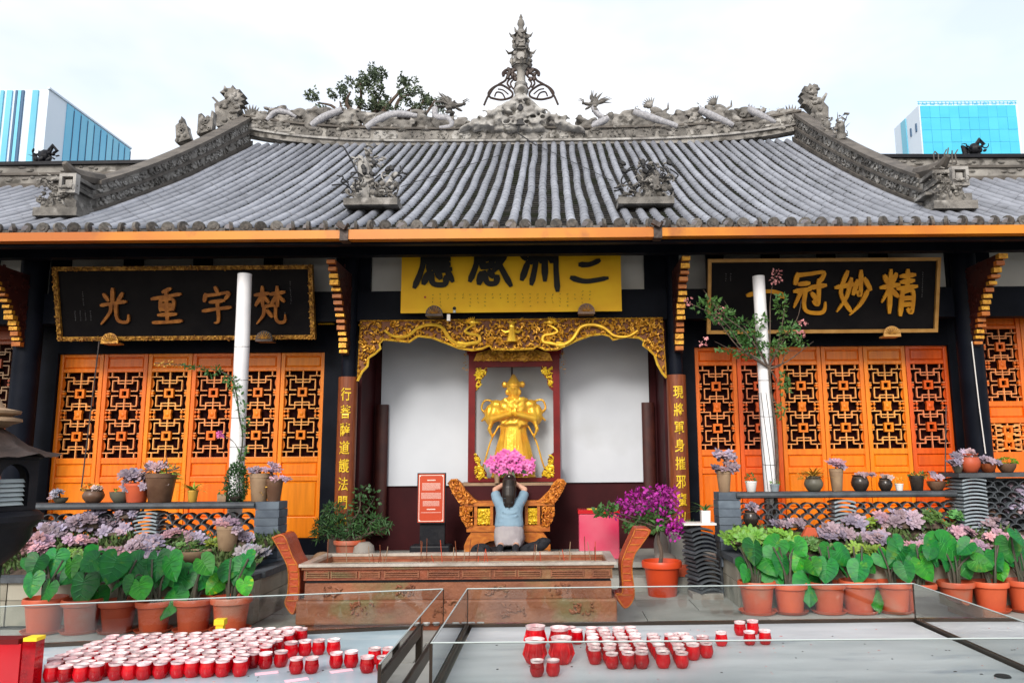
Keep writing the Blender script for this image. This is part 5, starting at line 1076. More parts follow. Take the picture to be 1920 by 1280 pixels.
def line(z, xa_, xb_, h):
    x = xa_
    while x < xb_: w = rr.uniform(.004, .010); b.box(x, min(x + w, xb_), Y - .008, Y - .006, z, z + h); x += w + .003
mid_ = (A.x + B.x) / 2; hh = B.z - A.z
line(A.z + hh * .86, mid_ - .05, mid_ + .05, .014)
for k in range(7): line(A.z + hh * (.80 - .022 * k), A.x + .05, B.x - .05 - (.06 if k == 6 else 0), .006)
for k in range(6): line(A.z + hh * (.60 - .022 * k), A.x + .04, B.x - .04, .005)
for k in range(5): line(A.z + hh * (.43 - .022 * k), A.x + .06, B.x - .06, .005)
line(A.z + hh * .26, mid_ - .05, mid_ + .05, .012); line(A.z + hh * .2, A.x + .04, B.x - .04, .005); b.build('print', 'signtxt', t, False)
MB().box(A.x + .02, B.x - .0, Y + .045, Y + .12, TZ + .15, B.z - .3).build('stand', 'iron', t, False); o = MB().box(A.x - .08, B.x + .08, Y - .08, Y + .2, TZ, TZ + .15).build('stand_base', 'iron', t, False); bv = o.modifiers.new('b', 'BEVEL'); bv.width = .02; bv.segments = 2
t = thing('donation_box', 'pink acrylic donation box with a red top beside the bougainvillea', 'box', at(1122, 1040, 9.3)); A, B = at(1086, 1030, 9.3), at(1160, 962, 9.3)
o = MB().box(A.x, B.x, 9.25, 9.55, TZ, B.z).build('box_body', 'pinkbox', t, False); bv = o.modifiers.new('b', 'BEVEL'); bv.width = .012; bv.segments = 2
MB().box(A.x - .01, B.x + .01, 9.24, 9.56, B.z + .002, B.z + .045).build('box_top', 'redbox', t, False)
b = MB(); b.box(A.x + .1, A.x + .26, 9.3, 9.42, B.z + .046, B.z + .055); b.build('gilt_tray', 'goldy', t, False)
def potmesh(w, h, kind):
    if kind == 'taper': return [(w * .34, 0), (w * .36, h * .02), (w * .48, h * .84), (w * .5, h * .85), (w * .5, h), (w * .45, h), (w * .43, h * .88)]
    if kind == 'rim': return [(w * .36, 0), (w * .37, h * .03), (w * .45, h * .76), (w * .46, h * .78), (w * .52, h * .82), (w * .53, h * .95), (w * .51, h), (w * .47, h), (w * .44, h * .86)]
    if kind == 'round': return [(w * .25, 0), (w * .32, h * .04), (w * .48, h * .35), (w * .5, h * .55), (w * .42, h * .8), (w * .36, h * .88), (w * .42, h * .96), (w * .42, h), (w * .36, h), (w * .33, h * .88)]
    if kind == 'bowl': return [(w * .25, 0), (w * .30, h * .05), (w * .46, h * .55), (w * .5, h * .95), (w * .5, h), (w * .46, h), (w * .42, h * .75)]
    if kind == 'sq': return [(w * .5, 0), (w * .55, h * .05), (w * .6, h), (w * .54, h), (w * .52, h * .85)]
def pot(t, c, w, h, kind, mat, n_=22):
    MB().lathe(potmesh(w, h, kind), c, 4 if kind == 'sq' else n_, rot=pi / 4 if kind == 'sq' else 0).build('pot', mat, t)
    MB().lathe([(w * .42, h * .8), (w * .40, h * .87), (w * .1, h * .9)], c, 14).build('soil', 'soil', t)
def leafcloud(mb, blobs, n_, L, w, rr, out=.4):
    tot = sum(b[1] * b[2] * b[3] for b in blobs)
    for c, rx, ry, rz_ in blobs:
        for k in range(int(n_ * rx * ry * rz_ / tot)):
            v = rvec(rr); v = v.normalized() * (v.length ** .5); p = Vector(c) + Vector((v.x * rx, v.y * ry, v.z * rz_)); d = (v.normalized() * out + rvec(rr)); blade(mb, p, d, rvec(rr), L * rr.uniform(.6, 1.3), w * rr.uniform(.7, 1.3), .3, 2)
def branches(mb, root, tips, r0, rr, wob=.05):
    for tp in tips:
        m1 = Vector(root).lerp(Vector(tp), .4) + rvec(rr) * wob; m2 = Vector(root).lerp(Vector(tp), .75) + rvec(rr) * wob
        P = cr([tuple(root), tuple(m1), tuple(m2), tuple(tp)], 4); mb.tube(P, [r0 * (1 - .8 * i / (len(P) - 1)) for i in range(len(P))], 5)
# bougainvillea in the red pot
YR = 8.62; p = at(1242, 1104, YR); pc = (p.x, YR, 0); t = thing('bougainvillea', 'magenta bougainvillea growing in a bright red plastic pot beside the trough', 'potted plant', pc); hp = at(1242, 1050, YR).z
pot(t, pc, .41, hp, 'rim', 'redpot', 28); rr = random.Random(3); q8 = lambda px, py: at(px, py, YR)
b = MB(); tr0 = Vector((p.x - .02, YR, hp * .85)); fork = q8(1236, 990); b.tube(cr([tr0, q8(1240, 1035), q8(1234, 1010), fork], 4), [.026, .024, .022, .022, .02, .02, .02, .02, .019, .018, .018, .018, .017], 7)
tips = [q8(x, y) + Vector((0, rr.uniform(-.15, .15), 0)) for x, y in ((1150, 960), (1175, 930), (1205, 915), (1235, 915), (1262, 930), (1275, 960), (1190, 975), (1215, 950), (1130, 950), (1260, 985), (1245, 945), (1165, 985))]
branches(b, fork, tips, .014, rr); b.build('trunk', 'bark', t)
bl = [(q8(x, y) + Vector((0, rr.uniform(-.1, .1), 0)), a, .16, c) for x, y, a, c in ((1195, 940, .22, .12), (1225, 945, .22, .14), (1160, 955, .14, .10), (1255, 970, .16, .16), (1235, 925, .18, .10), (1205, 925, .08, .06), (1258, 935, .10, .14), (1262, 995, .10, .10))]
b = MB(); leafcloud(b, bl, 760, .045, .03, rr); b.build('magenta_bracts', 'magenta', t, False)
bl = [(q8(x, y), a, .12, c) for x, y, a, c in ((1215, 965, .16, .08), (1185, 985, .10, .07), (1225, 985, .12, .06), (1140, 955, .12, .06), (1125, 960, .06, .05), (1245, 960, .10, .07))]
b = MB(); leafcloud(b, bl, 420, .06, .034, rr); b.build('green_leaves', 'leafg', t, False)
# dark green shrub left of the middle bay
YR = 9.1; p = at(655, 1035, YR); t = thing('potted_shrub', 'feathery dark green shrub in a terracotta pot below the left couplet', 'potted plant', (p.x, YR, TZ)); pot(t, (p.x, YR, TZ), .34, .26, 'rim', 'terra'); q8 = lambda px, py: at(px, py, YR)
b = MB(); root = Vector((p.x, YR, TZ + .22)); tips = [q8(x, y) + Vector((0, rr.uniform(-.15, .15), 0)) for x, y in ((610, 965), (630, 960), (655, 950), (680, 925), (700, 930), (715, 970), (730, 985), (600, 990), (670, 965), (640, 985), (690, 985))]; branches(b, root, tips, .018, rr); b.build('stems', 'bark', t)
b = MB(); leafcloud(b, [(q8(x, y), a, .18, c) for x, y, a, c in ((615, 985, .16, .13), (645, 985, .18, .12), (690, 980, .2, .1), (625, 960, .12, .10), (715, 985, .12, .07), (660, 1000, .18, .08), (600, 1000, .08, .08))], 1500, .07, .014, rr); b.build('feathery_leaves', 'leafd', t, False)
b = MB(); leafcloud(b, [(q8(x, y), a, .1, c) for x, y, a, c in ((685, 925, .14, .08), (668, 950, .10, .12), (700, 940, .08, .06))], 130, .045, .03, rr); b.build('round_leaves', 'leafd', t, False)
b = MB(); p = at(682, 1012, 9.0); t = thing('clay_jar', 'dark topped pale stone jar behind the trough by the shrub', 'jar', (p.x, 9.0, TZ)); MB().lathe([(.09, 0), (.13, .1), (.11, .2), (.06, .24), (.05, .24)], (p.x, 9.02, TZ), 14).build('jar_body', 'terr', t)
p = at(605, 1030, 8.95); o = MB(); o.ell((p.x, 8.95, .33), .14, .1, .12, 10, 7); tag(link('rock', fuse(o, .02, 2, 'tan', 'rock')), 'tan boulder at the left end behind the trough', 'rock')
p = at(1240, 1000, 9.05); o = MB(); o.ell((p.x, 9.1, TZ + .15), .09, .08, .19, 10, 7); o.ell((p.x + .04, 9.08, TZ + .03), .13, .1, .06, 10, 7); tag(link('scholar_rock', fuse(o, .018, 2, 'terr', 'scholar_rock')), 'grey upright rock behind the bougainvillea trunk', 'rock')
MB_ = MB().box(at(1250, 1000, 8.93).x, at(1308, 1000, 8.93).x, 8.87, 9.05, .155, .27); tag(MB_.build('brick_block', 'terra', None, False), 'red brick block at the foot of the right column', 'block')
# ================================================================ garden walls of tile and brick, raised beds
def scale_arc():
    b = MB(); w, h, th, d = .150, .068, .011, .10; vs = []
    for y in (0, d):
        for rad in (0, -th):
            for i in range(9): a = pi * i / 8; vs.append(((w / 2 + rad) * cos(a), y, (h + rad) * sin(a)))
    q = lambda l, k, i: l * 18 + k * 9 + i
    fs = [(q(0, 0, i), q(0, 0, i + 1), q(0, 1, i + 1), q(0, 1, i))[::-1] for i in range(8)] + [(q(0, 0, i), q(1, 0, i), q(1, 0, i + 1), q(0, 0, i + 1))[::-1] for i in range(8)] + [(q(0, 1, i), q(0, 1, i + 1), q(1, 1, i + 1), q(1, 1, i))[::-1] for i in range(8)] + [(q(1, 0, i), q(1, 1, i), q(1, 1, i + 1), q(1, 0, i + 1))[::-1] for i in range(8)]
    return b.add(vs, fs).mesh('scale_tile', 'greytile')
ARC = scale_arc(); rr = random.Random(17)
def courses(par, x0, x1, y0, y1, z0, z1, k, mat, jig=.006, name='brick', sp=None):
    h = (z1 - z0) / k
    for i in range(k):
        e = rr.uniform(-jig, jig); f = rr.uniform(-jig, jig); za, zb_ = z0 + i * h, z0 + (i + 1) * h - .005
        if sp and i % 2 == 0 and x1 - x0 > sp * 1.3:
            m = x0 + (x1 - x0) * rr.uniform(.4, .6); MB().box(x0 + e, m - .003, y0 + f, y1, za, zb_).build(name, mat, par, False); MB().box(m + .003, x1 + e, y0 + f * .5, y1, za, zb_).build(name, mat, par, False)
        else: MB().box(x0 + e, x1 + e, y0 + f, y1, za, zb_).build(name, mat, par, False)
def tiles_stack(par, x0, x1, y0, y1, z0, z1, k, mat):   # pier of curved tiles laid flat, edges showing
    h = (z1 - z0) / k; w = x1 - x0; cx_ = (x0 + x1) / 2
    for i in range(k):
        b = MB(); vs = []; e = rr.uniform(-.008, .008); z = z0 + i * h; n_ = 7
        for y in (y0 + rr.uniform(-.01, .01), y1):
            for th in (0, h * .45):
                for j in range(n_): u = j / (n_ - 1) * 2 - 1; vs.append((cx_ + e + u * w / 2, y, z + th + h * .5 * (1 - u * u)))
        q = lambda l, t_, j: l * 14 + t_ * 7 + j
        fs = [(q(0, 0, j), q(0, 0, j + 1), q(0, 1, j + 1), q(0, 1, j)) for j in range(6)] + [(q(0, 1, j), q(0, 1, j + 1), q(1, 1, j + 1), q(1, 1, j)) for j in range(6)] + [(q(0, 0, j), q(1, 0, j), q(1, 0, j + 1), q(0, 0, j + 1)) for j in range(6)] + [(q(0, 0, 6), q(1, 0, 6), q(1, 1, 6), q(0, 1, 6)), (q(0, 0, 0), q(0, 1, 0), q(1, 1, 0), q(1, 0, 0))]
        b.add(vs, fs).build('stacked_tile', mat, par)
def openwork(par, x0, x1, y, z0, z1):
    rows = int((z1 - z0) / .056); k = 0
    for r_ in range(rows):
        x = x0 + .074 + (0 if r_ % 2 else -.072)
        while x < x1 + .03:
            if x - .074 > x0 - .078 and x + .074 < x1 + .078:
                o = link('scale_tile', ARC, par, (min(max(x, x0 + .05), x1 - .05), y + rr.uniform(-.006, .006), z0 + r_ * .056)); o.rotation_euler = (0, rr.uniform(-.06, .06), 0)
            x += .148
# ---- left wall
YWL = 8.3; xA, xB = at(40, 950, YWL).x, at(526, 945, YWL).x; zTop = at(390, 940, YWL).z; zc = zTop - .07
gl = thing('garden_wall', 'low dark tile wall with openwork panels in front of the left doors', 'wall', ((xA + xB) / 2, YWL, 0), 'garden walls')
pA, pB = at(254, 980, YWL).x, at(297, 980, YWL).x; pC = at(480, 980, YWL).x
for i in range(5):
    a = xA + (pC - xA) * i / 5; MB().box(a, a + (pC - xA) / 5 - .006, YWL - .06, YWL + .24, zc + .002, zTop - .008).build('coping_stone', 'greytile', gl, False)
b = MB(); b.tube([(xA, YWL - .06, zc + .03), (pC, YWL - .06, zc + .03)], .03, 8); b.build('coping_roll', 'greytile', gl)
courses(gl, pC, xB, YWL - .05, YWL + .22, .30, zTop, 9, 'bluebrick', sp=.2)
tiles_stack(gl, pA, pB, YWL - .04, YWL + .2, .45, zc - .02, 13, 'paletile')
openwork(gl, xA, pA, YWL, .52, zc - .02); openwork(gl, pB, pC, YWL, .52, zc - .02)
MB().box(xA - .6, xB, YWL + .02, YWL + .2, 0, .50).build('wall_foot', 'greytile', gl, False)
# ---- right wall
YWR = 8.6; x0r, x1r = at(1347, 960, YWR).x, at(1388, 960, YWR).x; zTr = at(1560, 920, YWR).z; zcr = zTr - .07
gr = thing('garden_wall', 'low dark tile wall with openwork panels in front of the right doors', 'wall', (3.4, YWR, 0), 'garden walls')
pA, pB = at(1562, 950, YWR).x, at(1602, 950, YWR).x; pC, pD = at(1788, 930, YWR).x, at(1832, 930, YWR).x
for i in range(5):
    a = x1r - .05 + (pC - x1r + .05) * i / 5; MB().box(a, a + (pC - x1r + .05) / 5 - .006, YWR - .06, YWR + .24, zcr + .002, zTr - .008).build('coping_stone', 'greytile', gr, False)
b = MB(); b.tube([(x1r - .05, YWR - .06, zcr + .03), (pC, YWR - .06, zcr + .03)], .03, 8); b.build('coping_roll', 'greytile', gr)
courses(gr, x0r, x1r, YWR - .05, YWR + .22, .30, zTr, 9, 'bluebrick', sp=.2)
tiles_stack(gr, pA, pB, YWR - .04, YWR + .2, .45, zcr - .02, 12, 'paletile')
openwork(gr, x1r, pA, YWR, .56, zcr - .02); openwork(gr, pB, pC, YWR, .56, zcr - .02)
zT2 = at(1860, 886, YWR - .15).z
tiles_stack(gr, pC, pD, YWR - .2, YWR + .2, .45, zT2 - .05, 20, 'paletile')
MB().box(pC - .05, at(2000, 886, YWR).x, YWR - .24, YWR + .2, zT2 - .045, zT2).build('coping_stone', 'greytile', gr, False)
openwork(gr, pD, at(1960, 900, YWR).x, YWR - .16, .56, zT2 - .06)
MB().box(x0r, 6.4, YWR + .02, YWR + .2, 0, .54).build('wall_foot', 'greytile', gr, False)
MB().box(pD, 6.4, YWR - .03, YWR + .015, .5, zT2 - .06).build('dark_panel', 'greytile', gr, False)
# ---- raised beds
def bed(name, label, x0, x1, yf, yb_, zf, zbk, side):
    t = thing(name, label, 'planter', ((x0 + x1) / 2, yf, 0), 'raised beds'); x = x0; r2 = random.Random(int(x0 * 10) + 50)
    while x < x1 - .05:
        w = min(r2.uniform(.5, .9), x1 - x); w = x1 - x if x1 - x - w < .25 else w
        for za, zb_ in ((0, zf * .52), (zf * .52, zf - .05)):
            o = MB().box(x + .004, x + w - .004, yf + r2.uniform(0, .012), yf + .14, za + .003, zb_ - .003).build('stone_block', 'beige', t, False)
        x += w
    xs = x1 if side > 0 else x0; e = -.14 if side > 0 else .14
    for za, zb_ in ((0, zf * .52), (zf * .52, zf - .05)): MB().box(min(xs, xs + e), max(xs, xs + e), yf + .145, yb_, za + .003, zb_ - .003).build('stone_block', 'beige', t, False)
    n_ = int((x1 - x0) / .35)
    for i in range(n_): a = x0 + (x1 - x0) * i / n_; MB().box(a + .003, a + (x1 - x0) / n_ - .003, yf - .03, yf + .16, zf - .048, zf + r2.uniform(-.004, .004)).build('coping_stone', 'greytile', t, False)
    for i in range(4): a = yf + .165 + (yb_ - yf - .165) * i / 4; MB().box(min(xs + .03 * side, xs + e), max(xs + .03 * side, xs + e), a, a + (yb_ - yf - .165) / 4 - .005, zf - .048, zf + .01).build('coping_stone', 'greytile', t, False)
    b = MB(); nx_ = 40; vs = []
    for j in range(9):
        for i in range(nx_ + 1):
            x = x0 + .1 + (x1 - x0 - .2) * i / nx_; y = yf + .12 + (yb_ - yf - .12) * j / 8; vs.append((x, y, zf - .03 + (zbk - zf) * j / 8 + .05 * noise.noise(Vector((x * 4, y * 4, 0)))))
    b.add(vs, [(j * (nx_ + 1) + i, j * (nx_ + 1) + i + 1, (j + 1) * (nx_ + 1) + i + 1, (j + 1) * (nx_ + 1) + i) for j in range(8) for i in range(nx_)]); b.build('soil', 'soil', t)
    b = MB()
    for k in range(2600):
        u, w = r2.random(), r2.random(); x, y = x0 + .1 + (x1 - x0 - .2) * u, yf + .14 + (yb_ - yf - .16) * w
        if noise.noise(Vector((x * 2.3, y * 2.3, 7))) < -.12: continue
        blade(b, (x, y, zf - .02 + (zbk - zf) * w), (r2.uniform(-.7, .7), r2.uniform(-.9, .4), 1), rvec(r2), r2.uniform(.04, .11), r2.uniform(.018, .035), .4, 2)
    o = b.build('ground_cover', 'moss', t, False); o['kind'] = 'stuff'
    return t
bl0, bl1 = -6.2, at(480, 1085, 7.3).x
bed('raised_bed', 'raised stone bed of succulents behind the left row of terracotta pots', bl0, bl1, 7.28, YWL - .02, .43, .70, 1)
br0 = at(1392, 1147, 7.78).x
bed('raised_bed', 'raised stone bed of succulents behind the right row of terracotta pots', br0, 6.4, 7.78, YWR - .02, .46, .72, -1)
def onbed(px, py, side):
    if side < 0: y0, z0_, y1, z1_ = 7.4, .43, YWL, .72
    else: y0, z0_, y1, z1_ = 7.9, .46, YWR - .02, .74
    d = ray(px, py); best = None
    for k in range(81):
        y = y0 + (y1 - y0) * k / 80; p = CAM + d * (y / d.y); e = p.z - (z0_ + (z1_ - z0_) * k / 80)
        if best is None or abs(e) < best[0]: best = (abs(e), p)
    return best[1]
# leaning stack of dark roof tiles beside the right column
t = thing('roof_tile_stack', 'leaning stack of spare dark roof tiles beside the right garden wall', 'tile stack', at(1322, 1060, 8.45)); p = at(1322, 1060, 8.45); rr = random.Random(5)
for i in range(15):
    b = MB(); z = .06 + i * .044; e = .012 * i * -.4 + rr.uniform(-.012, .012); vs = []
    for y in (-.16, .16):
        for th in (0, .018):
            for j in range(7): u = j / 6 * 2 - 1; vs.append((u * .125, y, th + .035 * (1 - u * u)))
    q = lambda l, t_, j: l * 14 + t_ * 7 + j
    b.add(vs, [(q(0, 0, j), q(0, 0, j + 1), q(0, 1, j + 1), q(0, 1, j)) for j in range(6)] + [(q(0, 1, j), q(0, 1, j + 1), q(1, 1, j + 1), q(1, 1, j)) for j in range(6)] + [(q(0, 0, j), q(1, 0, j), q(1, 0, j + 1), q(0, 0, j + 1)) for j in range(6)] + [(q(0, 0, 6), q(1, 0, 6), q(1, 1, 6), q(0, 1, 6)), (q(0, 0, 0), q(0, 1, 0), q(1, 1, 0), q(1, 0, 0))])
    xform(b, Matrix.Translation((p.x + e, 8.5, z)) @ Matrix.Rotation(.25 + rr.uniform(-.05, .05), 4, 'Z')).build('roof_tile', 'greytile', t)
MB().box(p.x - .16, p.x + .16, 8.34, 8.66, 0, .06).build('base_block', 'terr', t, False); ztl = .06 + 15 * .044 + .05
MB().box(p.x - .22, p.x + .12, 8.36, 8.62, ztl - .02, ztl).build('white_slate', 'whitepot', t, False)
# ================================================================ succulents
def rosette_mesh(nm, mat, np_=15, wid=.40, thick=.10, lift=.9):
    b = MB()
    for i in range(np_):
        f = i / (np_ - 1); a = i * 2.39996; L = 1.0 - .62 * f; el = .12 + lift * f; d = Vector((cos(a) * cos(el), sin(a) * cos(el), sin(el))); sd = Vector((-sin(a), cos(a), 0)); up = d.cross(sd) * -1
        vs = []
        for t_, w_ in ((.05, .35), (.55, 1.0), (.85, .75), (1.0, .05)):
            c = d * (L * t_) + Vector((0, 0, .05 * f)) + up * (-.10 * L * t_ * t_ * -1); ww = wid * L * w_ * .5
            vs += [c - sd * ww, c + up * thick * L * w_ * .3, c + sd * ww, c - up * thick * L * w_]
        fs = [(4 * k + j, 4 * k + (j + 1) % 4, 4 * k + 4 + (j + 1) % 4, 4 * k + 4 + j) for k in range(3) for j in range(4)]
        b.add(vs, fs)
    return b.mesh(nm, mat, True, 60)
ROS = [rosette_mesh('rosette', 'succ', 14, .52), rosette_mesh('rosette', 'succ', 11, .62), rosette_mesh('rosette', 'succ', 17, .46)]; ROG = [rosette_mesh('rosette', 'succg', 16, .42), rosette_mesh('rosette', 'succg', 12, .5)]
def rosettes(t, c, spread, n_, size, tone, rr, kind=ROS, flat=.6, back=.0):
    for k in range(n_):
        v = rvec(rr); o = link('rosette', rr.choice(kind), t); s = size * rr.uniform(.7, 1.25)
        o.matrix_parent_inverse = Matrix.Identity(4); L = Vector(c) + Vector((v.x * spread[0], v.y * spread[1], abs(v.z) * spread[2])) - t.location
        o.location = L; o.rotation_euler = (rr.uniform(.35, 1.25), rr.uniform(-.45, .45), rr.uniform(-.5, .5)); o.scale = (s, s, s * flat + s * .2); j = rr.uniform(.45, 1.15); hu = rr.uniform(-.14, .14); o.color = (tone[0] * j * (1 + hu), tone[1] * j, tone[2] * j * (1 - hu), 1)
MAUVE, PINK, BLUEG, LIME, YG, OLV = (1.25, 1.2, 1.2), (1.6, 1.15, 1.15), (1.15, 1.45, 1.45), (1.0, 1.05, .9), (1.5, 1.05, .8), (.65, .6, .9)
def clump(px, py, side, w, h, n_, size, tone, lab, kind=ROS):
    p = onbed(px, py, side); t = thing('succulent_clump', lab, 'succulent', p); rr = random.Random(int(px * 3 + py))
    b = MB(); 
    for k in range(5): v = rvec(rr); b.tube([p + Vector((v.x * .03, v.y * .03, -.06)), p + Vector((v.x * w * .6, v.y * .08, h * .5))], [.012, .010], 5)
    b.ell(p, w * .8, .11, h * .45, 8, 5); b.build('stems', 'bark', t)
    rosettes(t, p, (w * 1.1, .16, h * 1.1), int(n_ * 1.6), size * 1.12, tone, rr, kind)
for a in ((70, 1030, .16, .12, 20, .075, PINK, 'dusty pink succulents spilling over the far left corner of the left bed'), (100, 1005, .14, .12, 18, .075, MAUVE, 'mauve succulents beside the iron incense tower'), (170, 985, .20, .13, 26, .085, MAUVE, 'large mauve succulent mass in the middle of the left bed'), (150, 1018, .12, .06, 12, .06, PINK, 'low pinkish succulents under the large mauve mass'),
          (240, 968, .09, .06, 9, .07, MAUVE, 'small mauve succulent tuft below the tile pier of the left wall'), (272, 1030, .15, .10, 18, .08, MAUVE, 'mauve succulents at the foot of the left tile pier'), (215, 1045, .16, .07, 14, .07, PINK, 'pale pink succulents right behind the left taro leaves'), (372, 1015, .08, .06, 8, .065, MAUVE, 'mauve rosettes in front of the orange openwork left'), (455, 1020, .09, .12, 10, .06, MAUVE, 'grey mauve succulents beside the tan pot')): clump(a[0], a[1], -1, *a[2:])
clump(470, 1040, -1, .14, .06, 16, .075, BLUEG, 'silver blue succulents at the right end of the left bed'); clump(175, 975, -1, .05, .05, 5, .05, LIME, 'lime green sprig in front of the left openwork', ROG)
clump(120, 1040, -1, .13, .05, 9, .055, LIME, 'bright green rosettes among mauve succulents in the left bed', ROG); clump(160, 1045, -1, .13, .05, 9, .055, OLV, 'olive green rosettes low in the left bed', ROG); clump(405, 1020, -1, .08, .04, 8, .05, YG, 'yellow green rosettes beside the tan pot in the left bed', ROG)
clump(298, 1028, -1, .10, .05, 10, .05, OLV, 'dark green tuft at the base of the left tile pier', ROG); clump(352, 1025, -1, .12, .05, 12, .05, OLV, 'olive green plants in front of the left openwork', ROG)
for a in ((1560, 1005, .16, .09, 16, .08, MAUVE, 'mauve succulents in the left part of the right bed'), (1600, 985, .09, .09, 9, .08, MAUVE, 'mauve succulent tuft at the right bed tile pier'), (1690, 985, .20, .12, 28, .085, MAUVE, 'big mauve succulent mass in the middle of the right bed'), (1640, 1015, .10, .10, 12, .075, MAUVE, 'mauve succulents hanging in front of the big mass'), (1795, 1000, .14, .05, 12, .07, PINK, 'coral pink succulents in the right bed'),
          (1850, 985, .16, .09, 18, .075, MAUVE, 'grey mauve succulents near the right edge of the bed'), (1900, 960, .12, .20, 22, .08, MAUVE, 'mauve succulents climbing by the right dark panel'), (1880, 1010, .18, .05, 14, .06, PINK, 'pale rosettes low at the right edge'), (1820, 1025, .2, .05, 14, .055, PINK, 'small pale pink rosettes behind the right taro leaves'), (1740, 1020, .1, .06, 8, .06, MAUVE, 'few mauve rosettes below the big mass'), (1900, 925, .10, .08, 9, .08, MAUVE, 'mauve rosettes before the upper openwork panel')): clump(a[0], a[1], 1, *a[2:])
clump(1395, 1015, 1, .20, .10, 20, .10, LIME, 'bright green aeonium cluster at the near left corner of the right bed', ROG); clump(1450, 1018, 1, .18, .10, 18, .10, LIME, 'bright green aeonium cluster beside the mauve succulents', ROG); clump(1620, 985, 1, .09, .08, 9, .07, YG, 'yellow green succulents right of the tile pier', ROG)
clump(1545, 1030, 1, .14, .04, 9, .06, OLV, 'dark green rosettes above the taro leaves in the right bed', ROG); clump(1620, 1030, 1, .16, .04, 11, .06, YG, 'yellow green rosettes behind the right taro leaves', ROG); clump(1745, 985, 1, .16, .14, 20, .06, OLV, 'olive speckled sedum in the right bed', ROG); clump(1795, 970, 1, .08, .06, 8, .07, (.8, 1.1, 2.2), 'blue green spiky succulents by the tall tile pier', ROG); clump(1515, 1020, 1, .1, .05, 8, .06, OLV, 'green plants left of the orange shard', ROG)
for a in ((1480, 985, .14, .06, 10, .065, MAUVE, 'low mauve succulents at the foot of the left openwork of the right wall'), (1655, 975, .12, .05, 9, .06, PINK, 'pinkish rosettes under the right openwork'), (1720, 1030, .14, .05, 9, .06, PINK, 'dusky pink rosettes between taro leaves of the right row')): clump(a[0], a[1], 1, *a[2:])
for a in ((215, 1000, .16, .08, 12, .075, MAUVE, 'mauve succulents right of the large left mass'), (330, 1005, .12, .05, 9, .06, PINK, 'pinkish rosettes below the second openwork of the left wall'), (310, 1045, .14, .06, 10, .06, MAUVE, 'mauve rosettes just behind the fourth left taro')): clump(a[0], a[1], -1, *a[2:])
# ================================================================ taro in terracotta pots
def taro_mesh(seed):
    rr = random.Random(seed); b = MB(); rows = []; zs = [.34, .28, .18, .06, -.08, -.24, -.40, -.54, -.66, -.76]; hw = [.20, .34, .42, .455, .46, .42, .34, .24, .12, .0]; ins = [.16, .09, .03, .0, 0, 0, 0, 0, 0, 0]; K = 5; cu = rr.uniform(.25, .6); tw = rr.uniform(-.3, .3); rows = []
    for z, w, i0 in zip(zs, hw, ins):
        row = []
        for s in (-1, 1):
            for k in range(K + 1):
                u = k / K; x = s * (i0 + (w - i0) * u); ripple = .022 * sin(z * 26 + u * 4) * u; y = .30 * x * x * (1.2 if rr.random() < 2 else 1) + cu * .35 * (z + .1) ** 2 + ripple + tw * x * z * .5 - .035 * (1 - u) ** 2
                row.append((x, y, z))
        rows.append(row)
    vs = [p for r_ in rows for p in r_]; n_ = 2 * (K + 1); fs = []
    for j in range(len(rows) - 1):
        for s in (0, 1):
            for k in range(K):
                a = j * n_ + s * (K + 1) + k; q = (a, a + 1, a + n_ + 1, a + n_); fs.append(q if s else q[::-1])
    b.add(vs, fs); b.tube([(0, -.03 + .35 * cu * (z + .1) ** 2, z) for z in (.05, -.1, -.3, -.5, -.7)], [.012, .012, .010, .007, .003], 4)
    me = b.mesh('leaf', 'taro', True, 80); nf = len(me.polygons); v = MB(); fy = lambda x, z: .36 * x * x + cu * .35 * (z + .1) ** 2 + tw * x * z * .5 - .045
    for s in (-1, 1):
        for (xa, za), (xb, zb_) in (((0, .04), (.30, .26)), ((0, .0), (.43, .10)), ((0, -.06), (.44, -.12)), ((0, -.2), (.36, -.34)), ((0, -.36), (.24, -.52))): v.tube([(s * (xa + (xb - xa) * k / 4), fy(s * (xa + (xb - xa) * k / 4), za + (zb_ - za) * k / 4), za + (zb_ - za) * k / 4) for k in range(5)], [.011, .009, .007, .005, .003], 3, False)
    b.add(v.v, v.f); v.tube([(0, fy(0, .05), .05), (0, fy(0, -.7), -.7)], .01, 4); bpy.data.meshes.remove(me); me = b.mesh('leaf', 'taro', True, 80); me.materials.append(m_['vein'])
    for k in range(nf, len(me.polygons)): me.polygons[k].material_index = 1
    return me
TARO = [taro_mesh(k) for k in range(5)]
potm = MB().lathe(potmesh(.32, .27, 'rim'), (0, 0, 0), 26).mesh('pot', 'terra'); soilm = MB().lathe([(.135, .2), (.13, .225), (.02, .235)], (0, 0, 0), 14).mesh('soil', 'soil'); saucer = MB().lathe([(.12, 0), (.15, .005), (.17, .03), (.16, .03), (.14, .012), (.05, .01)], (0, 0, 0), 22).mesh('saucer', 'terra')
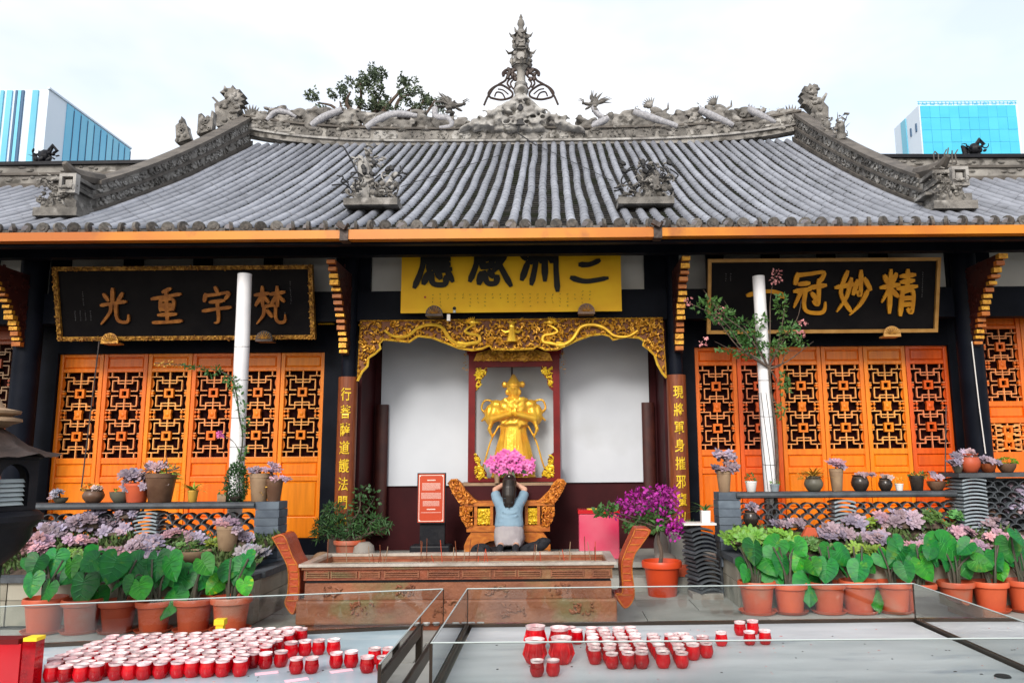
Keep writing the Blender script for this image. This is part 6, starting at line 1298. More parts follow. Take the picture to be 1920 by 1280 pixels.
def taro_row(pots, leaves, Y, side, labs):
    T = []
    for (px, py), lab in zip(pots, labs):
        p = atz(px, py, 0.0); p = at(px, py, Y); p.z = 0; p.y = Y; sc = rr.uniform(.93, 1.06)
        t = thing('potted_taro', lab, 'potted plant', p, 'terracotta taro pots'); 
        for nm, me, dz_ in (('pot', potm, .012), ('soil', soilm, .012), ('saucer', saucer, 0)): o = link(nm, me, t); o.matrix_parent_inverse = Matrix.Identity(4); o.location = (0, 0, dz_); o.rotation_euler = (0, 0, rr.uniform(0, 6)); o.scale = (sc, sc, sc)
        T.append((t, p))
    for i, (px, py, sz, rot, tone) in enumerate(leaves):
        Yl = Y - .02 + rr.uniform(-.14, .12); c = at(px, py, Yl); t, p = min(T, key=lambda q: abs(q[1].x - c.x)); s = sz / 1456 * Yl * .80 * rr.uniform(.72, 1.18); o = link('leaf', TARO[i % 5], t)
        R = Matrix.Rotation(radians(rot), 3, 'Y'); o.matrix_parent_inverse = Matrix.Identity(4); o.location = c - p; o.rotation_euler = (rr.uniform(-.75, -.15), radians(rot) + rr.uniform(-.1, .1), rr.uniform(-.5, .5)); o.scale = (s, s, s); o.color = tone + (1,)
        top = c + Vector((0, .03, .04 * s)); b = MB(); r0 = p + Vector((rr.uniform(-.04, .04), rr.uniform(-.04, .04), .24)); b.tube(cr([r0, r0.lerp(top, .5) + Vector((0, .05, .06)), top + Vector((0, .05, .03)), top], 4), [.013] * 5 + [.010] * 5 + [.007] * 3, 6); b.build('leaf_stalk', 'stalk', t)
    for t, p in T:
        for k in range(3):
            c = p + Vector((rr.uniform(-.2, .2), rr.uniform(.02, .16), rr.uniform(.42, .66))); s = rr.uniform(.16, .27); o = link('leaf', TARO[rr.randrange(5)], t); o.matrix_parent_inverse = Matrix.Identity(4); o.location = c - p; o.rotation_euler = (rr.uniform(-.9, -.2), rr.uniform(-.8, .8), rr.uniform(-.7, .7)); o.scale = (s, s, s); o.color = rr.choice(((.7, .9, 1.3), (.8, 1, 1.1), (.6, .8, 1.0), (1, 1, .8))) + (1,)
            b = MB(); b.tube(cr([p + Vector((0, 0, .23)), p.lerp(c, .5) + Vector((0, .04, .2)), c + Vector((0, .02, 0))], 4), [.012] * 5 + [.008] * 4, 6); b.build('leaf_stalk', 'stalk', t)
        for k in range(2):
            v = rvec(rr); b = MB(); b.tube(cr([p + Vector((v.x * .05, v.y * .05, .23)), p + Vector((v.x * .07, v.y * .05, .4)), p + Vector((v.x * .16, .05, .6))], 4), [.013] * 4 + [.009] * 5, 6); b.build('leaf_stalk', 'stalk', t)
D, G_, B_, Y_ = (.75, .9, 1.3), (1, 1, 1), (1.5, 1.25, .6), (2.6, 1.6, .6)
rr = random.Random(23)
ordn = ['leftmost', 'second', 'third', 'fourth', 'fifth', 'rightmost']
taro_row([(82, 1172), (152, 1172), (220, 1172), (288, 1172), (362, 1172), (432, 1168)], [(105, 1043, 70, 5, (.8, 1.05, 1.5)), (62, 1085, 60, -10, D), (92, 1100, 62, 12, G_), (158, 1090, 78, 0, D), (185, 1112, 52, -30, G_), (218, 1050, 74, 15, (.8, 1.05, 1.5)), (180, 1048, 60, 40, D), (262, 1062, 62, 30, (.8, 1.05, 1.5)), (250, 1088, 60, 25, G_), (262, 1095, 60, -20, B_), (295, 1070, 62, 5, (.85, 1.05, 1.3)), (320, 1052, 66, -35, G_), (348, 1082, 62, 20, (.8, 1.1, 1.4)), (328, 1118, 66, 3, G_), (380, 1052, 56, -40, B_), (408, 1090, 60, 42, Y_), (458, 1092, 56, -18, Y_), (70, 1050, 60, 20, D), (135, 1055, 50, -20, B_)], 7.02, -1,
         [o_ + ' terracotta pot of taro in the left row' if o_ not in ('leftmost', 'rightmost') else o_ + ' terracotta pot of taro in the row behind the left candle table' for o_ in ('leftmost', 'second from left', 'third from left', 'fourth from left', 'fifth from left', 'rightmost')])
taro_row([(1421, 1148), (1483, 1147), (1555, 1146), (1612, 1146), (1678, 1146), (1727, 1146), (1796, 1146), (1860, 1144), (1925, 1142)], [(1438, 1064, 62, -28, G_), (1466, 1050, 54, 15, (.85, 1, 1.2)), (1400, 1070, 50, 40, G_), (1515, 1090, 66, 8, (.9, 1.05, 1.2)), (1523, 1055, 62, -25, B_), (1500, 1045, 46, 20, B_), (1550, 1058, 50, 5, D), (1570, 1035, 66, -50, (.8, 1.05, 1.3)), (1610, 1062, 52, 10, D), (1652, 1042, 66, -32, (.85, 1.05, 1.2)), (1695, 1062, 66, -12, (.75, 1.0, 1.2)), (1728, 1055, 60, -22, B_), (1690, 1030, 60, 50, (.8, 1, 1.4)), (1765, 1018, 66, -50, (.85, 1.1, 1.0)), (1800, 1045, 58, -18, (.9, 1.15, 1.0)), (1815, 1020, 60, 45, (.75, 1.0, 1.3)), (1845, 1040, 52, 10, G_), (1872, 1062, 60, -12, Y_), (1890, 1030, 64, -5, (.75, 1.0, 1.3)), (1905, 1000, 60, 10, (.7, .95, 1.5)), (1830, 1052, 46, -60, B_), (1642, 1118, 52, 10, B_), (1745, 1030, 50, 30, D), (1470, 1075, 44, 30, D), (1775, 1055, 46, 40, D)], 7.62, 1,
         ['leftmost terracotta pot of taro at the corner of the right bed'] + ['%s terracotta pot from the left in the right taro row' % k for k in ('second', 'third', 'fourth', 'fifth', 'sixth', 'seventh', 'eighth')] + ['terracotta pot of taro cut by the right edge of the picture'])
# ================================================================ pots on the garden walls
def px2m(px_, Y): return px_ / 1456 * Y * .985
def potted(px, Y, zb_, w, h, kind, mat, lab, plants, name='potted_plant'):
    p = at(px, 930, Y); c = Vector((p.x, Y + .09, zb_)); W_, H_ = px2m(w, Y), px2m(h, Y); t = thing(name, lab, 'potted plant', c, 'pots on the garden walls'); pot(t, c, W_, H_, kind, mat); rr = random.Random(int(px)); top = c + Vector((0, 0, H_ * .9))
    for pl in plants:
        if pl[0] == 'ros': rosettes(t, top + Vector((px2m(pl[1], Y), -.03, px2m(pl[2], Y))), (px2m(pl[3], Y), .07, px2m(pl[4], Y)), pl[5], pl[6], pl[7], rr, pl[8] if len(pl) > 8 else ROS)
        if pl[0] == 'ros':
            b = MB()
            for k in range(3): b.tube([top - Vector((0, 0, .02)), top + Vector((px2m(pl[1], Y) * (.6 + .2 * k), -.03, px2m(pl[2], Y) * .9 + .02))], .008, 5)
            b.build('stem', 'bark', t)
        if pl[0] == 'leaf':
            b = MB(); leafcloud(b, [(top + Vector((px2m(pl[1], Y), 0, px2m(pl[2], Y))), px2m(pl[3], Y), .06, px2m(pl[4], Y))], pl[5], pl[6], pl[7], rr, 1.0); b.build('leaves', pl[8], t, False)
        if pl[0] == 'spray':
            b = MB()
            for k in range(pl[1]):
                a = rr.uniform(0, 2 * pi); d = Vector((cos(a), sin(a) * .6, rr.uniform(.3, 1.1))); blade(b, top, d, (0, 0, 1), px2m(pl[2], Y) * rr.uniform(.7, 1.2), .016, .55, 4)
            b.build('leaves', pl[3], t, False)
    return t
zl, zr_ = zTop - .006, zTr - .006; YL_, YR_ = YWL, YWR
potted(104, YL_, zl, 26, 10, 'bowl', 'olive', 'silver grey succulent at the left end of the left wall', [('ros', 0, 6, 14, 12, 9, .055, BLUEG), ('ros', -12, 0, 12, 6, 6, .035, MAUVE)])
potted(166, YL_, zl, 38, 26, 'round', 'brown', 'squat brown jar with yellow flowers on the left wall', [('leaf', -6, 4, 16, 6, 60, .035, .018, 'leafo'), ('ros', 6, 2, 8, 4, 4, .04, (1.7, 1.6, 1.2))])
potted(218, YL_, zl, 40, 20, 'bowl', 'olive', 'olive bowl tilted beside the mauve succulents on the left wall', [('leaf', 2, 3, 14, 5, 40, .03, .018, 'leafy')])
potted(248, YL_, zl, 46, 36, 'taper', 'terra', 'orange clay pot overflowing with mauve rosettes on the left wall', [('ros', -8, 10, 26, 14, 16, .085, MAUVE), ('ros', -14, -8, 14, 8, 6, .07, MAUVE)])
potted(292, YL_, zl, 56, 54, 'taper', 'brown', 'large brown jar with dry hanging stems on the left wall', [('leaf', -4, 10, 26, 12, 90, .10, .016, 'bark'), ('leaf', 14, 6, 16, 10, 70, .09, .014, 'leafy'), ('ros', -14, 14, 22, 8, 8, .07, (1.5, 1.3, 1.3)), ('ros', -26, -20, 14, 8, 6, .07, MAUVE), ('ros', 14, -18, 10, 6, 3, .06, (1.6, 1.5, 1.2))])
potted(354, YL_, zl, 20, 22, 'taper', 'leafo', 'small yellow pot with a pale green fern on the left wall', [('spray', 40, 34, 'leafy')])
potted(412, YL_, zl, 20, 14, 'sq', 'tan', 'small square stone pot beside the round topiary', [('leaf', 4, 6, 12, 8, 40, .03, .018, 'leafg')])
t = potted(436, YL_, zl, 26, 10, 'bowl', 'blackpot', 'dense upright dark green bush on the left wall', [('leaf', 0, 24, 21, 40, 900, .035, .016, 'leafd')])
potted(480, YL_, zl, 38, 52, 'taper', 'tan', 'rough orange brown clay pot with grey succulents on the left wall', [('ros', -6, 8, 16, 8, 9, .055, MAUVE), ('leaf', 0, -16, 16, 24, 120, .05, .02, 'leafo')])
potted(508, YL_, zl, 32, 42, 'taper', 'brown', 'tall dark brown pot with pale mauve flowers at the right end of the left wall', [('ros', -8, 18, 20, 14, 14, .055, (1.6, 1.35, 1.4)), ('ros', 10, 0, 18, 10, 9, .045, (1.6, 1.35, 1.4))])
potted(1362, YR_, zr_, 28, 40, 'taper', 'tan', 'brown tapered pot crowned with mauve rosettes at the left end of the right wall', [('ros', 0, 6, 28, 12, 14, .07, MAUVE), ('ros', 2, 26, 20, 14, 14, .07, MAUVE)])
potted(1413, YR_, zr_, 22, 20, 'taper', 'whitepot', 'white pot with a small cactus left of the right white pipe', [('leaf', 0, 6, 10, 9, 60, .03, .012, 'leafg')])
potted(1458, YR_, zr_, 18, 14, 'taper', 'paletile', 'tiny pale blue pot right beside the right white pipe', [('leaf', 0, 4, 8, 5, 30, .025, .012, 'leafb')])
potted(1532, YR_, zr_, 35, 28, 'round', 'olive', 'olive grey bowl with orange yellow spidery leaves on the right wall', [('spray', 60, 38, 'leafo'), ('leaf', -6, 3, 26, 5, 60, .04, .012, 'leafo')])
potted(1576, YR_, zr_, 26, 42, 'taper', 'tan', 'tall tan carved vase with pink tipped succulents on the right wall', [('ros', -2, 10, 18, 8, 10, .065, PINK), ('ros', 10, 4, 6, 6, 3, .06, MAUVE)])
potted(1620, YR_, zr_, 33, 30, 'round', 'blackpot', 'black glazed round pot in the middle of the right wall', [('ros', 0, 2, 12, 4, 6, .05, (1.3, 1.0, .8)), ('ros', 22, 2, 6, 4, 2, .05, MAUVE)])
potted(1668, YR_, zr_, 26, 24, 'round', 'blackpot', 'small black glossy pot right of the black glazed pot', [('ros', 2, 3, 10, 4, 6, .045, (1.5, 1.3, .9))])
potted(1694, YR_, zr_, 16, 13, 'taper', 'whitepot', 'tiny white pot with yellow sprigs on the right wall', [('leaf', 0, 5, 7, 6, 40, .025, .010, 'leafo')])
potted(1728, YR_, zr_, 28, 28, 'taper', 'blackpot', 'black tapered pot with a low grassy plant on the right wall', [('leaf', 2, 3, 16, 5, 90, .035, .014, 'leafg'), ('leaf', 10, 2, 16, 4, 40, .035, .014, 'leafo')])
potted(1765, YR_, zr_, 34, 17, 'bowl', 'brown', 'low brown bowl with mauve succulents beside the tall tile pier', [('ros', -2, 8, 12, 10, 9, .06, MAUVE), ('leaf', 14, 4, 8, 10, 50, .03, .014, 'leafd')])
z2 = zT2 + .002; Y2 = YWR - .2
potted(1832, Y2, z2, 38, 36, 'round', 'terra', 'round ribbed terracotta jar with a white stone on the high right wall', [('ros', -4, 4, 14, 4, 6, .06, (1.7, 1.55, 1.5))]); potted(1808, Y2, z2, 20, 16, 'bowl', 'olive', 'mauve succulents left of the round jar on the high wall', [('ros', -4, 2, 12, 18, 12, .06, MAUVE)])
potted(1866, Y2, z2, 30, 17, 'bowl', 'couplet', 'dark red bowl of succulents on the high right wall', [('ros', 0, 3, 18, 12, 14, .05, MAUVE)]); potted(1902, Y2, z2, 34, 17, 'bowl', 'brown', 'brown bowl of trailing green sedum at the right edge', [('leaf', 0, 4, 20, 8, 220, .025, .016, 'leafb')])
# loose pots standing in the beds
for px, py, s_, w, h, k, m, lab, pls in ((424, 1030, -1, 42, 46, 'taper', 'tan', 'tan clay pot with pink succulents in the left bed', [('ros', -6, 6, 22, 10, 12, .075, PINK), ('ros', 16, -6, 10, 12, 7, .05, MAUVE)]), (362, 1050, -1, 62, 20, 'bowl', 'tan', 'wide tan bowl of mossy plants in the left bed', [('leaf', 0, 3, 24, 5, 120, .03, .014, 'leafg')]), (1410, 985, 1, 28, 30, 'round', 'blackpot', 'black jar before the left openwork of the right wall', [('ros', 2, 6, 8, 10, 7, .05, MAUVE)]), (1865, 975, 1, 36, 24, 'round', 'brown', 'dark brown round pot among succulents at the right', [('ros', 0, 4, 12, 4, 6, .05, MAUVE)])):
    q_ = onbed(px, py, s_); potted(px, q_.y - .09, q_.z - .01, w, h, k, m, lab, pls)
p = Vector((at(1322, 985, 8.5).x, 8.42, ztl)); potted(1324, 8.40, ztl, 20, 22, 'sq', 'whitepot', 'white square pot with thin leaves on the stacked roof tiles', [('spray', 18, 34, 'leafg')]); 
q_ = onbed(1515, 1005, 1); b = MB().prism([(q_.x - .08, q_.z), (q_.x + .09, q_.z), (q_.x + .06, q_.z + .09), (q_.x - .02, q_.z + .1)], q_.y - .06, q_.y); tag(b.build('clay_shard', 'terra', None, False), 'broken orange clay shard among mauve succulents in the right bed', 'shard')
# grassy tuft at the foot of the right couplet
t = thing('grass_tuft', 'tuft of grassy leaves at the foot of the right couplet board', 'plant', at(1283, 985, 9.25)); b = MB(); rr = random.Random(3); c = Vector((at(1283, 985, 9.28).x, 9.28, TZ + .27))
for k in range(60): blade(b, c + Vector((rr.uniform(-.05, .05), 0, 0)), (rr.uniform(-.5, .5), rr.uniform(-.4, .2), 1), (0, -1, 0), rr.uniform(.1, .2), .012, .3, 3)
b.build('blades', 'leafg', t, False)
# ================================================================ white pipes with climbing plants
def pipe(pts, Y, rad, lab, wires, seed):
    P = [at(x, y, Y) for x, y in pts]; t = thing('plastic_pipe', lab, 'pipe', (P[-1].x, Y, 0), 'white pipes'); P.append(Vector((P[-1].x + (P[-1].x - P[-2].x) * .3, Y, .0)))
    Q = cr([tuple(p) for p in P], 4); b = MB(); b.tube(Q, [rad * (.99 + .03 * ((i // 4) % 2)) for i in range(len(Q))], 20); b.build('pipe_body', 'pvc', t)
    b = MB()
    for i in (1, 2, 3, 4): 
        k = int(len(Q) * (.12 + .13 * i)); k = min(k, len(Q) - 2); b.tube([Vector(Q[k]) + Vector((rad * 1.02 * cos(a), rad * 1.02 * sin(a), .01 * sin(a))) for a in [2 * pi * j / 16 for j in range(17)]], .003, 4, False)
    b.build('tie_wire', 'wire', t)
    if wires:
        for w in range(8):
            b = MB(); PP = []
            for i in range(40):
                u = .42 + .58 * i / 39; f = u * (len(Q) - 1); k = min(int(f), len(Q) - 2); p = Vector(Q[k]).lerp(Vector(Q[k + 1]), f - k); a = w * 2 * pi / 8 + u * 3.4; PP.append(p + Vector((cos(a), sin(a), 0)) * (rad + .003))
            b.tube(PP, .0035, 4); b.build('wound_cord', 'wire', t)
    return t, Q
tL, QL = pipe([(459, 514), (455, 620), (450, 740), (446, 820), (443, 900)], 8.66, .079, 'bare white plastic pipe rising before the left doors', False, 1)
tR, QR = pipe([(1422, 518), (1427, 600), (1432, 690), (1437, 780), (1442, 870), (1448, 985)], 8.84, .071, 'white plastic pipe wound with cord before the right doors', True, 2)
Yc = 8.76; q8 = lambda px, py: at(px, py, Yc); rr = random.Random(41)
t = thing('crepe_myrtle', 'crepe myrtle with small pink blossoms growing around the right white pipe', 'shrub', (q8(1448, 985).x, Yc, .5)); b = MB(); root = q8(1448, 985); fork = q8(1442, 690)
b.tube(cr([root, q8(1458, 900), q8(1454, 800), q8(1446, 740), fork], 4), [.016] * 8 + [.013] * 9, 6)
tips = [q8(x, y) + Vector((0, rr.uniform(-.15, .1), 0)) for x, y in ((1290, 570), (1315, 545), (1335, 590), (1360, 560), (1340, 640), (1400, 600), (1455, 505), (1470, 560), (1500, 600), (1525, 640), (1505, 560), (1475, 720), (1470, 770), (1390, 660), (1490, 660))]; branches(b, fork, tips, .010, rr, .07); b.build('branches', 'bark', t)
b = MB(); leafcloud(b, [(q8(x, y), a, .10, c) for x, y, a, c in ((1350, 590, .16, .10), (1385, 615, .16, .12), (1410, 640, .14, .12), (1330, 565, .12, .05), (1465, 570, .06, .16), (1480, 620, .12, .10), (1450, 655, .16, .10), (1400, 665, .16, .05), (1470, 720, .06, .14), (1465, 770, .04, .08), (1500, 640, .08, .05), (1310, 578, .10, .03), (1360, 655, .12, .03), (1425, 600, .08, .08))], 1150, .052, .026, rr); b.build('leaves', 'leafg', t, False)
b = MB(); leafcloud(b, [(q8(x, y), .06, .06, .05) for x, y in ((1457, 512), (1455, 525), (1352, 580), (1290, 565), (1500, 628), (1505, 608), (1320, 640), (1345, 600))], 190, .028, .024, rr); b.build('pink_blossoms', 'pinkpale', t, False)
Yc = 8.58; q8 = lambda px, py: at(px, py, Yc); t = thing('climbing_rose', 'thin rose trained along the left white pipe with one pink flower', 'shrub', (q8(452, 900).x, Yc, .97)); b = MB(); root = q8(448, 880); fork = q8(444, 740)
b.tube(cr([q8(450, 930), root, q8(455, 820), q8(448, 780), fork], 4), [.008] * 17, 5)
b.tube(cr([fork, q8(430, 705), q8(395, 692), q8(350, 685), q8(290, 680)], 4), [.007] * 8 + [.004] * 9, 5); b.tube(cr([q8(455, 870), q8(440, 830), q8(415, 815)], 4), .004, 5); b.build('stems', 'stalk', t)
b = MB(); leafcloud(b, [(q8(x, y), a, .05, c) for x, y, a, c in ((430, 710, .08, .05), (400, 695, .10, .05), (370, 690, .06, .03), (445, 735, .05, .06), (452, 760, .04, .08), (440, 720, .06, .05), (455, 850, .04, .10), (350, 684, .06, .02), (460, 800, .03, .1))], 300, .045, .022, rr); b.build('leaves', 'leafg', t, False)
b = MB(); leafcloud(b, [(q8(x, y), .08, .04, .02) for x, y in ((300, 684), (330, 684), (315, 680))], 60, .03, .012, rr); b.build('dry_leaves', 'leafo', t, False)
b = MB(); c = q8(412, 814)
for k in range(26): blade(b, c + rvec(rr) * .012, rvec(rr) + Vector((0, -.5, 0)), rvec(rr), .05, .04, .5, 2)
b.build('pink_flower', 'pinkfl', t, False)
# long thin rods leaning on the left and right
for px0, py0, px1, py1, Y, lab in ((152, 920, 186, 640, 8.5, 'thin dark rod leaning before the leftmost lattice door'), (1772, 900, 1774, 760, 8.75, 'thin dark rod standing before the last door of the right bay')):
    b = MB().tube([at(px0, py0, Y), at(px1, py1, Y + .3)], .007, 6); tag(b.build('thin_rod', 'ironroof'), lab, 'rod')
b = MB().tube([at(1822, 640, 9.3), at(1836, 760, 9.3), at(1848, 850, 9.3)], .007, 5); tag(b.build('cable', 'whitepot'), 'white cable running down the right outer column', 'cable')
# ================================================================ iron incense tower at the left edge
YI = 5.7; q8 = lambda px, py: at(px, py, YI); cx_ = q8(-28, 900).x; z = lambda py: q8(0, py).z; t = thing('incense_tower', 'black cast iron incense tower with curved brown roof at the left edge', 'incense burner', (cx_, YI, 0)); R = lambda px: q8(px, 900).x - cx_
def hexl(prof, nm, mat, rot=pi / 6, n_=6): return MB().lathe([(r_, z_) for r_, z_ in prof], (cx_, YI, 0), n_, rot=rot).build(nm, mat, t, n_ > 8)
hexl([(R(40), 0), (R(50), .05), (R(20), .12), (R(10), z(1090)), (R(12), z(1060))], 'pedestal', 'iron', 0, 20)
hexl([(R(12), z(1060)), (R(34), z(1040)), (R(52), z(1012)), (R(54), z(992)), (R(70), z(976)), (R(70), z(966)), (R(60), z(958)), (R(40), z(956))], 'bowl', 'iron', 0, 24)
# hexagonal chamber with arched openings on its sides
rb = R(62); zb0, zt0 = z(956), z(862)
for k in range(6):
    a = k * pi / 3 + pi / 6 + .18; nrm = Vector((cos(a), sin(a), 0)); tg = Vector((-sin(a), cos(a), 0)); half = rb * .5; ap = rb * .866; c = Vector((cx_, YI, 0)) + nrm * ap
    def pt_(u, zz_, d=0): v = c + tg * u + nrm * d; return (v.x, v.y, zz_)
    ow = half * .62; z1_, z2_ = zb0 + .03, zb0 + (zt0 - zb0) * .62; arc = [(ow * cos(pi * i / 10), z2_ + ow * 1.0 * sin(pi * i / 10)) for i in range(11)]
    op = [(-ow, z1_), (ow, z1_)] + arc[0:]            # opening outline
    b = MB(); outer = [(-half, zb0), (half, zb0), (half, zt0), (-half, zt0)]
    for d, fl in ((0, 1), (-.03, -1)):
        b.add([pt_(-half, zb0, d), pt_(half, zb0, d), pt_(half, z1_, d), pt_(-half, z1_, d)], [(0, 1, 2, 3)[::fl]])
        b.add([pt_(-half, z1_, d), pt_(-ow, z1_, d), pt_(-ow, z2_, d), pt_(-half, z2_, d)], [(0, 1, 2, 3)[::fl]]); b.add([pt_(ow, z1_, d), pt_(half, z1_, d), pt_(half, z2_, d), pt_(ow, z2_, d)], [(0, 1, 2, 3)[::fl]])
        for i in range(10):
            (u0, w0), (u1, w1) = arc[i], arc[i + 1]; b.add([pt_(u0, w0, d), pt_(u0 * half / ow, zt0, d), pt_(u1 * half / ow, zt0, d), pt_(u1, w1, d)], [(0, 1, 2, 3)[::fl]])
        b.add([pt_(half, z2_, d), pt_(half, zt0, d), pt_(ow, z2_, d)], [(0, 1, 2)[::fl]]); b.add([pt_(-half, z2_, d), pt_(-ow, z2_, d), pt_(-half, zt0, d)], [(0, 1, 2)[::fl]])
    b.build('arched_side', 'iron', t, False)
    if sin(a) < .3:
        for i in range(6):
            zz_ = z1_ + (z2_ - z1_) * (i + .2) / 6; b = MB(); b.add([pt_(-ow, zz_, -.035), pt_(ow, zz_, -.035), pt_(ow, zz_ + (z2_ - z1_) / 6 * .8, -.06), pt_(-ow, zz_ + (z2_ - z1_) / 6 * .8, -.06)], [(0, 1, 2, 3)]); b.build('slat', 'paleslat', t, False)
hexl([(rb * 1.0, zt0), (rb * 1.08, zt0 + .012), (rb * 1.08, zt0 + .03), (rb * .9, zt0 + .034)], 'cornice', 'iron', pi / 6 + .18 + pi / 6)
vs = []; nseg = 48; prof = [(.12, z(800)), (.30, z(815)), (.52, z(835)), (.78, z(850)), (1.0, z(858))]; b = MB()
for (f, zz_) in prof:
    for j in range(nseg):
        a = 2 * pi * j / nseg; hexf = 1 / max(.5, cos(((a + .26) % (pi / 3)) - pi / 6)); lift = max(0, (hexf - 1) / .155) ** 2 * .03 * f ** 3; rad = R(96) * f * (.86 * hexf if f > .3 else 1); vs.append((cx_ + rad * cos(a), YI + rad * sin(a), zz_ + lift + (.006 if j % 2 else 0)))
b.add(vs, [(i * nseg + j, i * nseg + (j + 1) % nseg, (i + 1) * nseg + (j + 1) % nseg, (i + 1) * nseg + j)[::-1] for i in range(4) for j in range(nseg)]); b.add([(cx_ + R(95) * .8 * cos(2 * pi * j / 24), YI + R(95) * .8 * sin(2 * pi * j / 24), z(856)) for j in range(24)], [tuple(range(24))[::-1]]); b.build('curved_roof', 'ironroof', t)
hexl([(R(-4), z(802)), (R(8), z(795)), (R(22), z(790)), (R(22), z(785)), (R(4), z(780)), (R(18), z(775)), (R(20), z(770)), (R(-8), z(764)), (R(-20), z(740))], 'finial', 'goldy' if 0 else 'tan', 0, 20)
# ================================================================ candle tables
ZT = .50
def glasspane(par, p, q_, h, z0_=ZT + .02, th=.008):
    p, q_ = Vector(p), Vector(q_); d = (q_ - p).normalized(); nn = Vector((-d.y, d.x)) * th / 2; b = MB()
    for a, c, za, zc_, m in ((p, q_, z0_, z0_ + h, 'glass'),):
        vs = [(a.x + nn.x, a.y + nn.y, za), (c.x + nn.x, c.y + nn.y, za), (c.x - nn.x, c.y - nn.y, za), (a.x - nn.x, a.y - nn.y, za)]; vs += [(x, y, zc_) for x, y, _ in vs]
        b.add(vs, [(0, 3, 2, 1), (4, 5, 6, 7), (0, 1, 5, 4), (1, 2, 6, 5), (2, 3, 7, 6), (3, 0, 4, 7)])
    o = b.build('glass_pane', 'glass', par, False)
    b = MB(); b.tube([(p.x, p.y, z0_ + h + .002), (q_.x, q_.y, z0_ + h + .002)], .0035, 4); b.build('glass_edge', 'gedge', o)
def bar(par, p, q_, w, za, zb_, nm, mat='frame'):
    p, q_ = Vector(p), Vector(q_); d = (q_ - p).normalized(); nn = Vector((-d.y, d.x)) * w / 2; vs = [(p.x + nn.x, p.y + nn.y, za), (p.x - nn.x, p.y - nn.y, za), (q_.x - nn.x, q_.y - nn.y, za), (q_.x + nn.x, q_.y + nn.y, za)]; vs += [(x, y, zb_) for x, y, _ in vs]
    return MB().add(vs, [(0, 3, 2, 1), (4, 5, 6, 7), (0, 1, 5, 4), (1, 2, 6, 5), (2, 3, 7, 6), (3, 0, 4, 7)]).build(nm, mat, par, False)
def table(name, lab, c4, topmat, panes, hg=.19):
    C = [Vector(c) for c in c4]; cen = sum(C, Vector((0, 0))) / 4; t = thing(name, lab, 'table', (cen.x, cen.y, 0), 'candle tables'); b = MB(); ins = [c + (cen - c).normalized() * .035 for c in C]
    b.add([(c.x, c.y, ZT - .03) for c in ins] + [(c.x, c.y, ZT) for c in ins], [(3, 2, 1, 0), (4, 5, 6, 7)] + [(i, (i + 1) % 4, (i + 1) % 4 + 4, i + 4) for i in range(4)]); b.build('table_top', topmat, t, False)
    for i in range(4):
        p, q_ = C[i], C[(i + 1) % 4]; d = (q_ - p).normalized() * .02; bar(t, p + d, q_ - d, .03, ZT - .04, ZT + .016, 'frame_rail')
        MB().box(p.x - .018, p.x + .018, p.y - .018, p.y + .018, 0, ZT + .0155).build('leg', 'frame', t, False)
    for i in panes: glasspane(t, C[i], C[(i + 1) % 4], hg)
    for c in C: MB().box(c.x - .006, c.x + .006, c.y - .006, c.y + .006, ZT + .0165, ZT + .02 + hg).build('corner_strip', 'frame', t, False)
    return t
rA, rB = atz(808, 1278, ZT), atz(1920, 1266, ZT); g0, g1 = atz(872, 1160, ZT), atz(1690, 1152, ZT)
xr0 = (at(808, 1195, 3.3).x + at(875, 1096, 4.65).x) / 2
RT4 = [(xr0, 3.32), (2.11, 3.32), (2.11, 4.72), (xr0, 4.66)]
tr_ = table('candle_table', 'steel candle table with low glass walls on the right', RT4, 'tray', (0, 1, 2, 3))
LT4 = [(-3.25, 2.72), (xr0 - .14, 3.0), (xr0 - .14, 4.66), (-3.25, 4.14)]
tl_ = table('candle_table', 'steel candle table crowded with red candle cups on the left', LT4, 'trayb', (1, 2))
# ---- candle cups
def cup_proto(w, h, nm, lab, grp, ribs=False):
    t = thing(nm, lab, 'candle', (0, 0, ZT), grp)
    b = MB().lathe([(w * .30, 0), (w * .36, h * .03), (w * .48, h * .28), (w * .5, h * .45), (w * .455, h * .70), (w * .43, h * .86), (w * .40, h * .86), (w * .42, h * .68), (w * .42, h * .5)], (0, 0, ZT), 16)
    if ribs:
        for k in range(8): a = 2 * pi * k / 8; b.tube([(w * .34 * cos(a), w * .34 * sin(a), ZT + h * .05), (w * .53 * cos(a), w * .53 * sin(a), ZT + h * .4), (w * .42 * cos(a), w * .42 * sin(a), ZT + h * .8)], [w * .05, w * .06, w * .03], 5)
    b.build('cup', 'red', t)
    MB().lathe([(w * .43, h * .862), (w * .445, h * .90), (w * .47, h), (w * .445, h), (w * .42, h * .92), (w * .40, h * .862)], (0, 0, ZT), 16).build('highlight_rim', 'rimhi', t)  # thin pale ring at the mouth, a painted rim highlight
    MB().lathe([(w * .38, h * .60), (w * .40, h * .66), (w * .30, h * .69), (w * .05, h * .70)], (0, 0, ZT), 12).build('wax', 'wax', t)
    MB().tube([(0, 0, ZT + h * .68), (w * .03, 0, ZT + h * .84)], w * .022, 5).build('wick', 'wire', t)
    return t
ORD = 'first second third fourth fifth sixth seventh eighth ninth tenth eleventh twelfth thirteenth fourteenth fifteenth sixteenth seventeenth eighteenth'.split()
rr = random.Random(77)
PROTO = {}
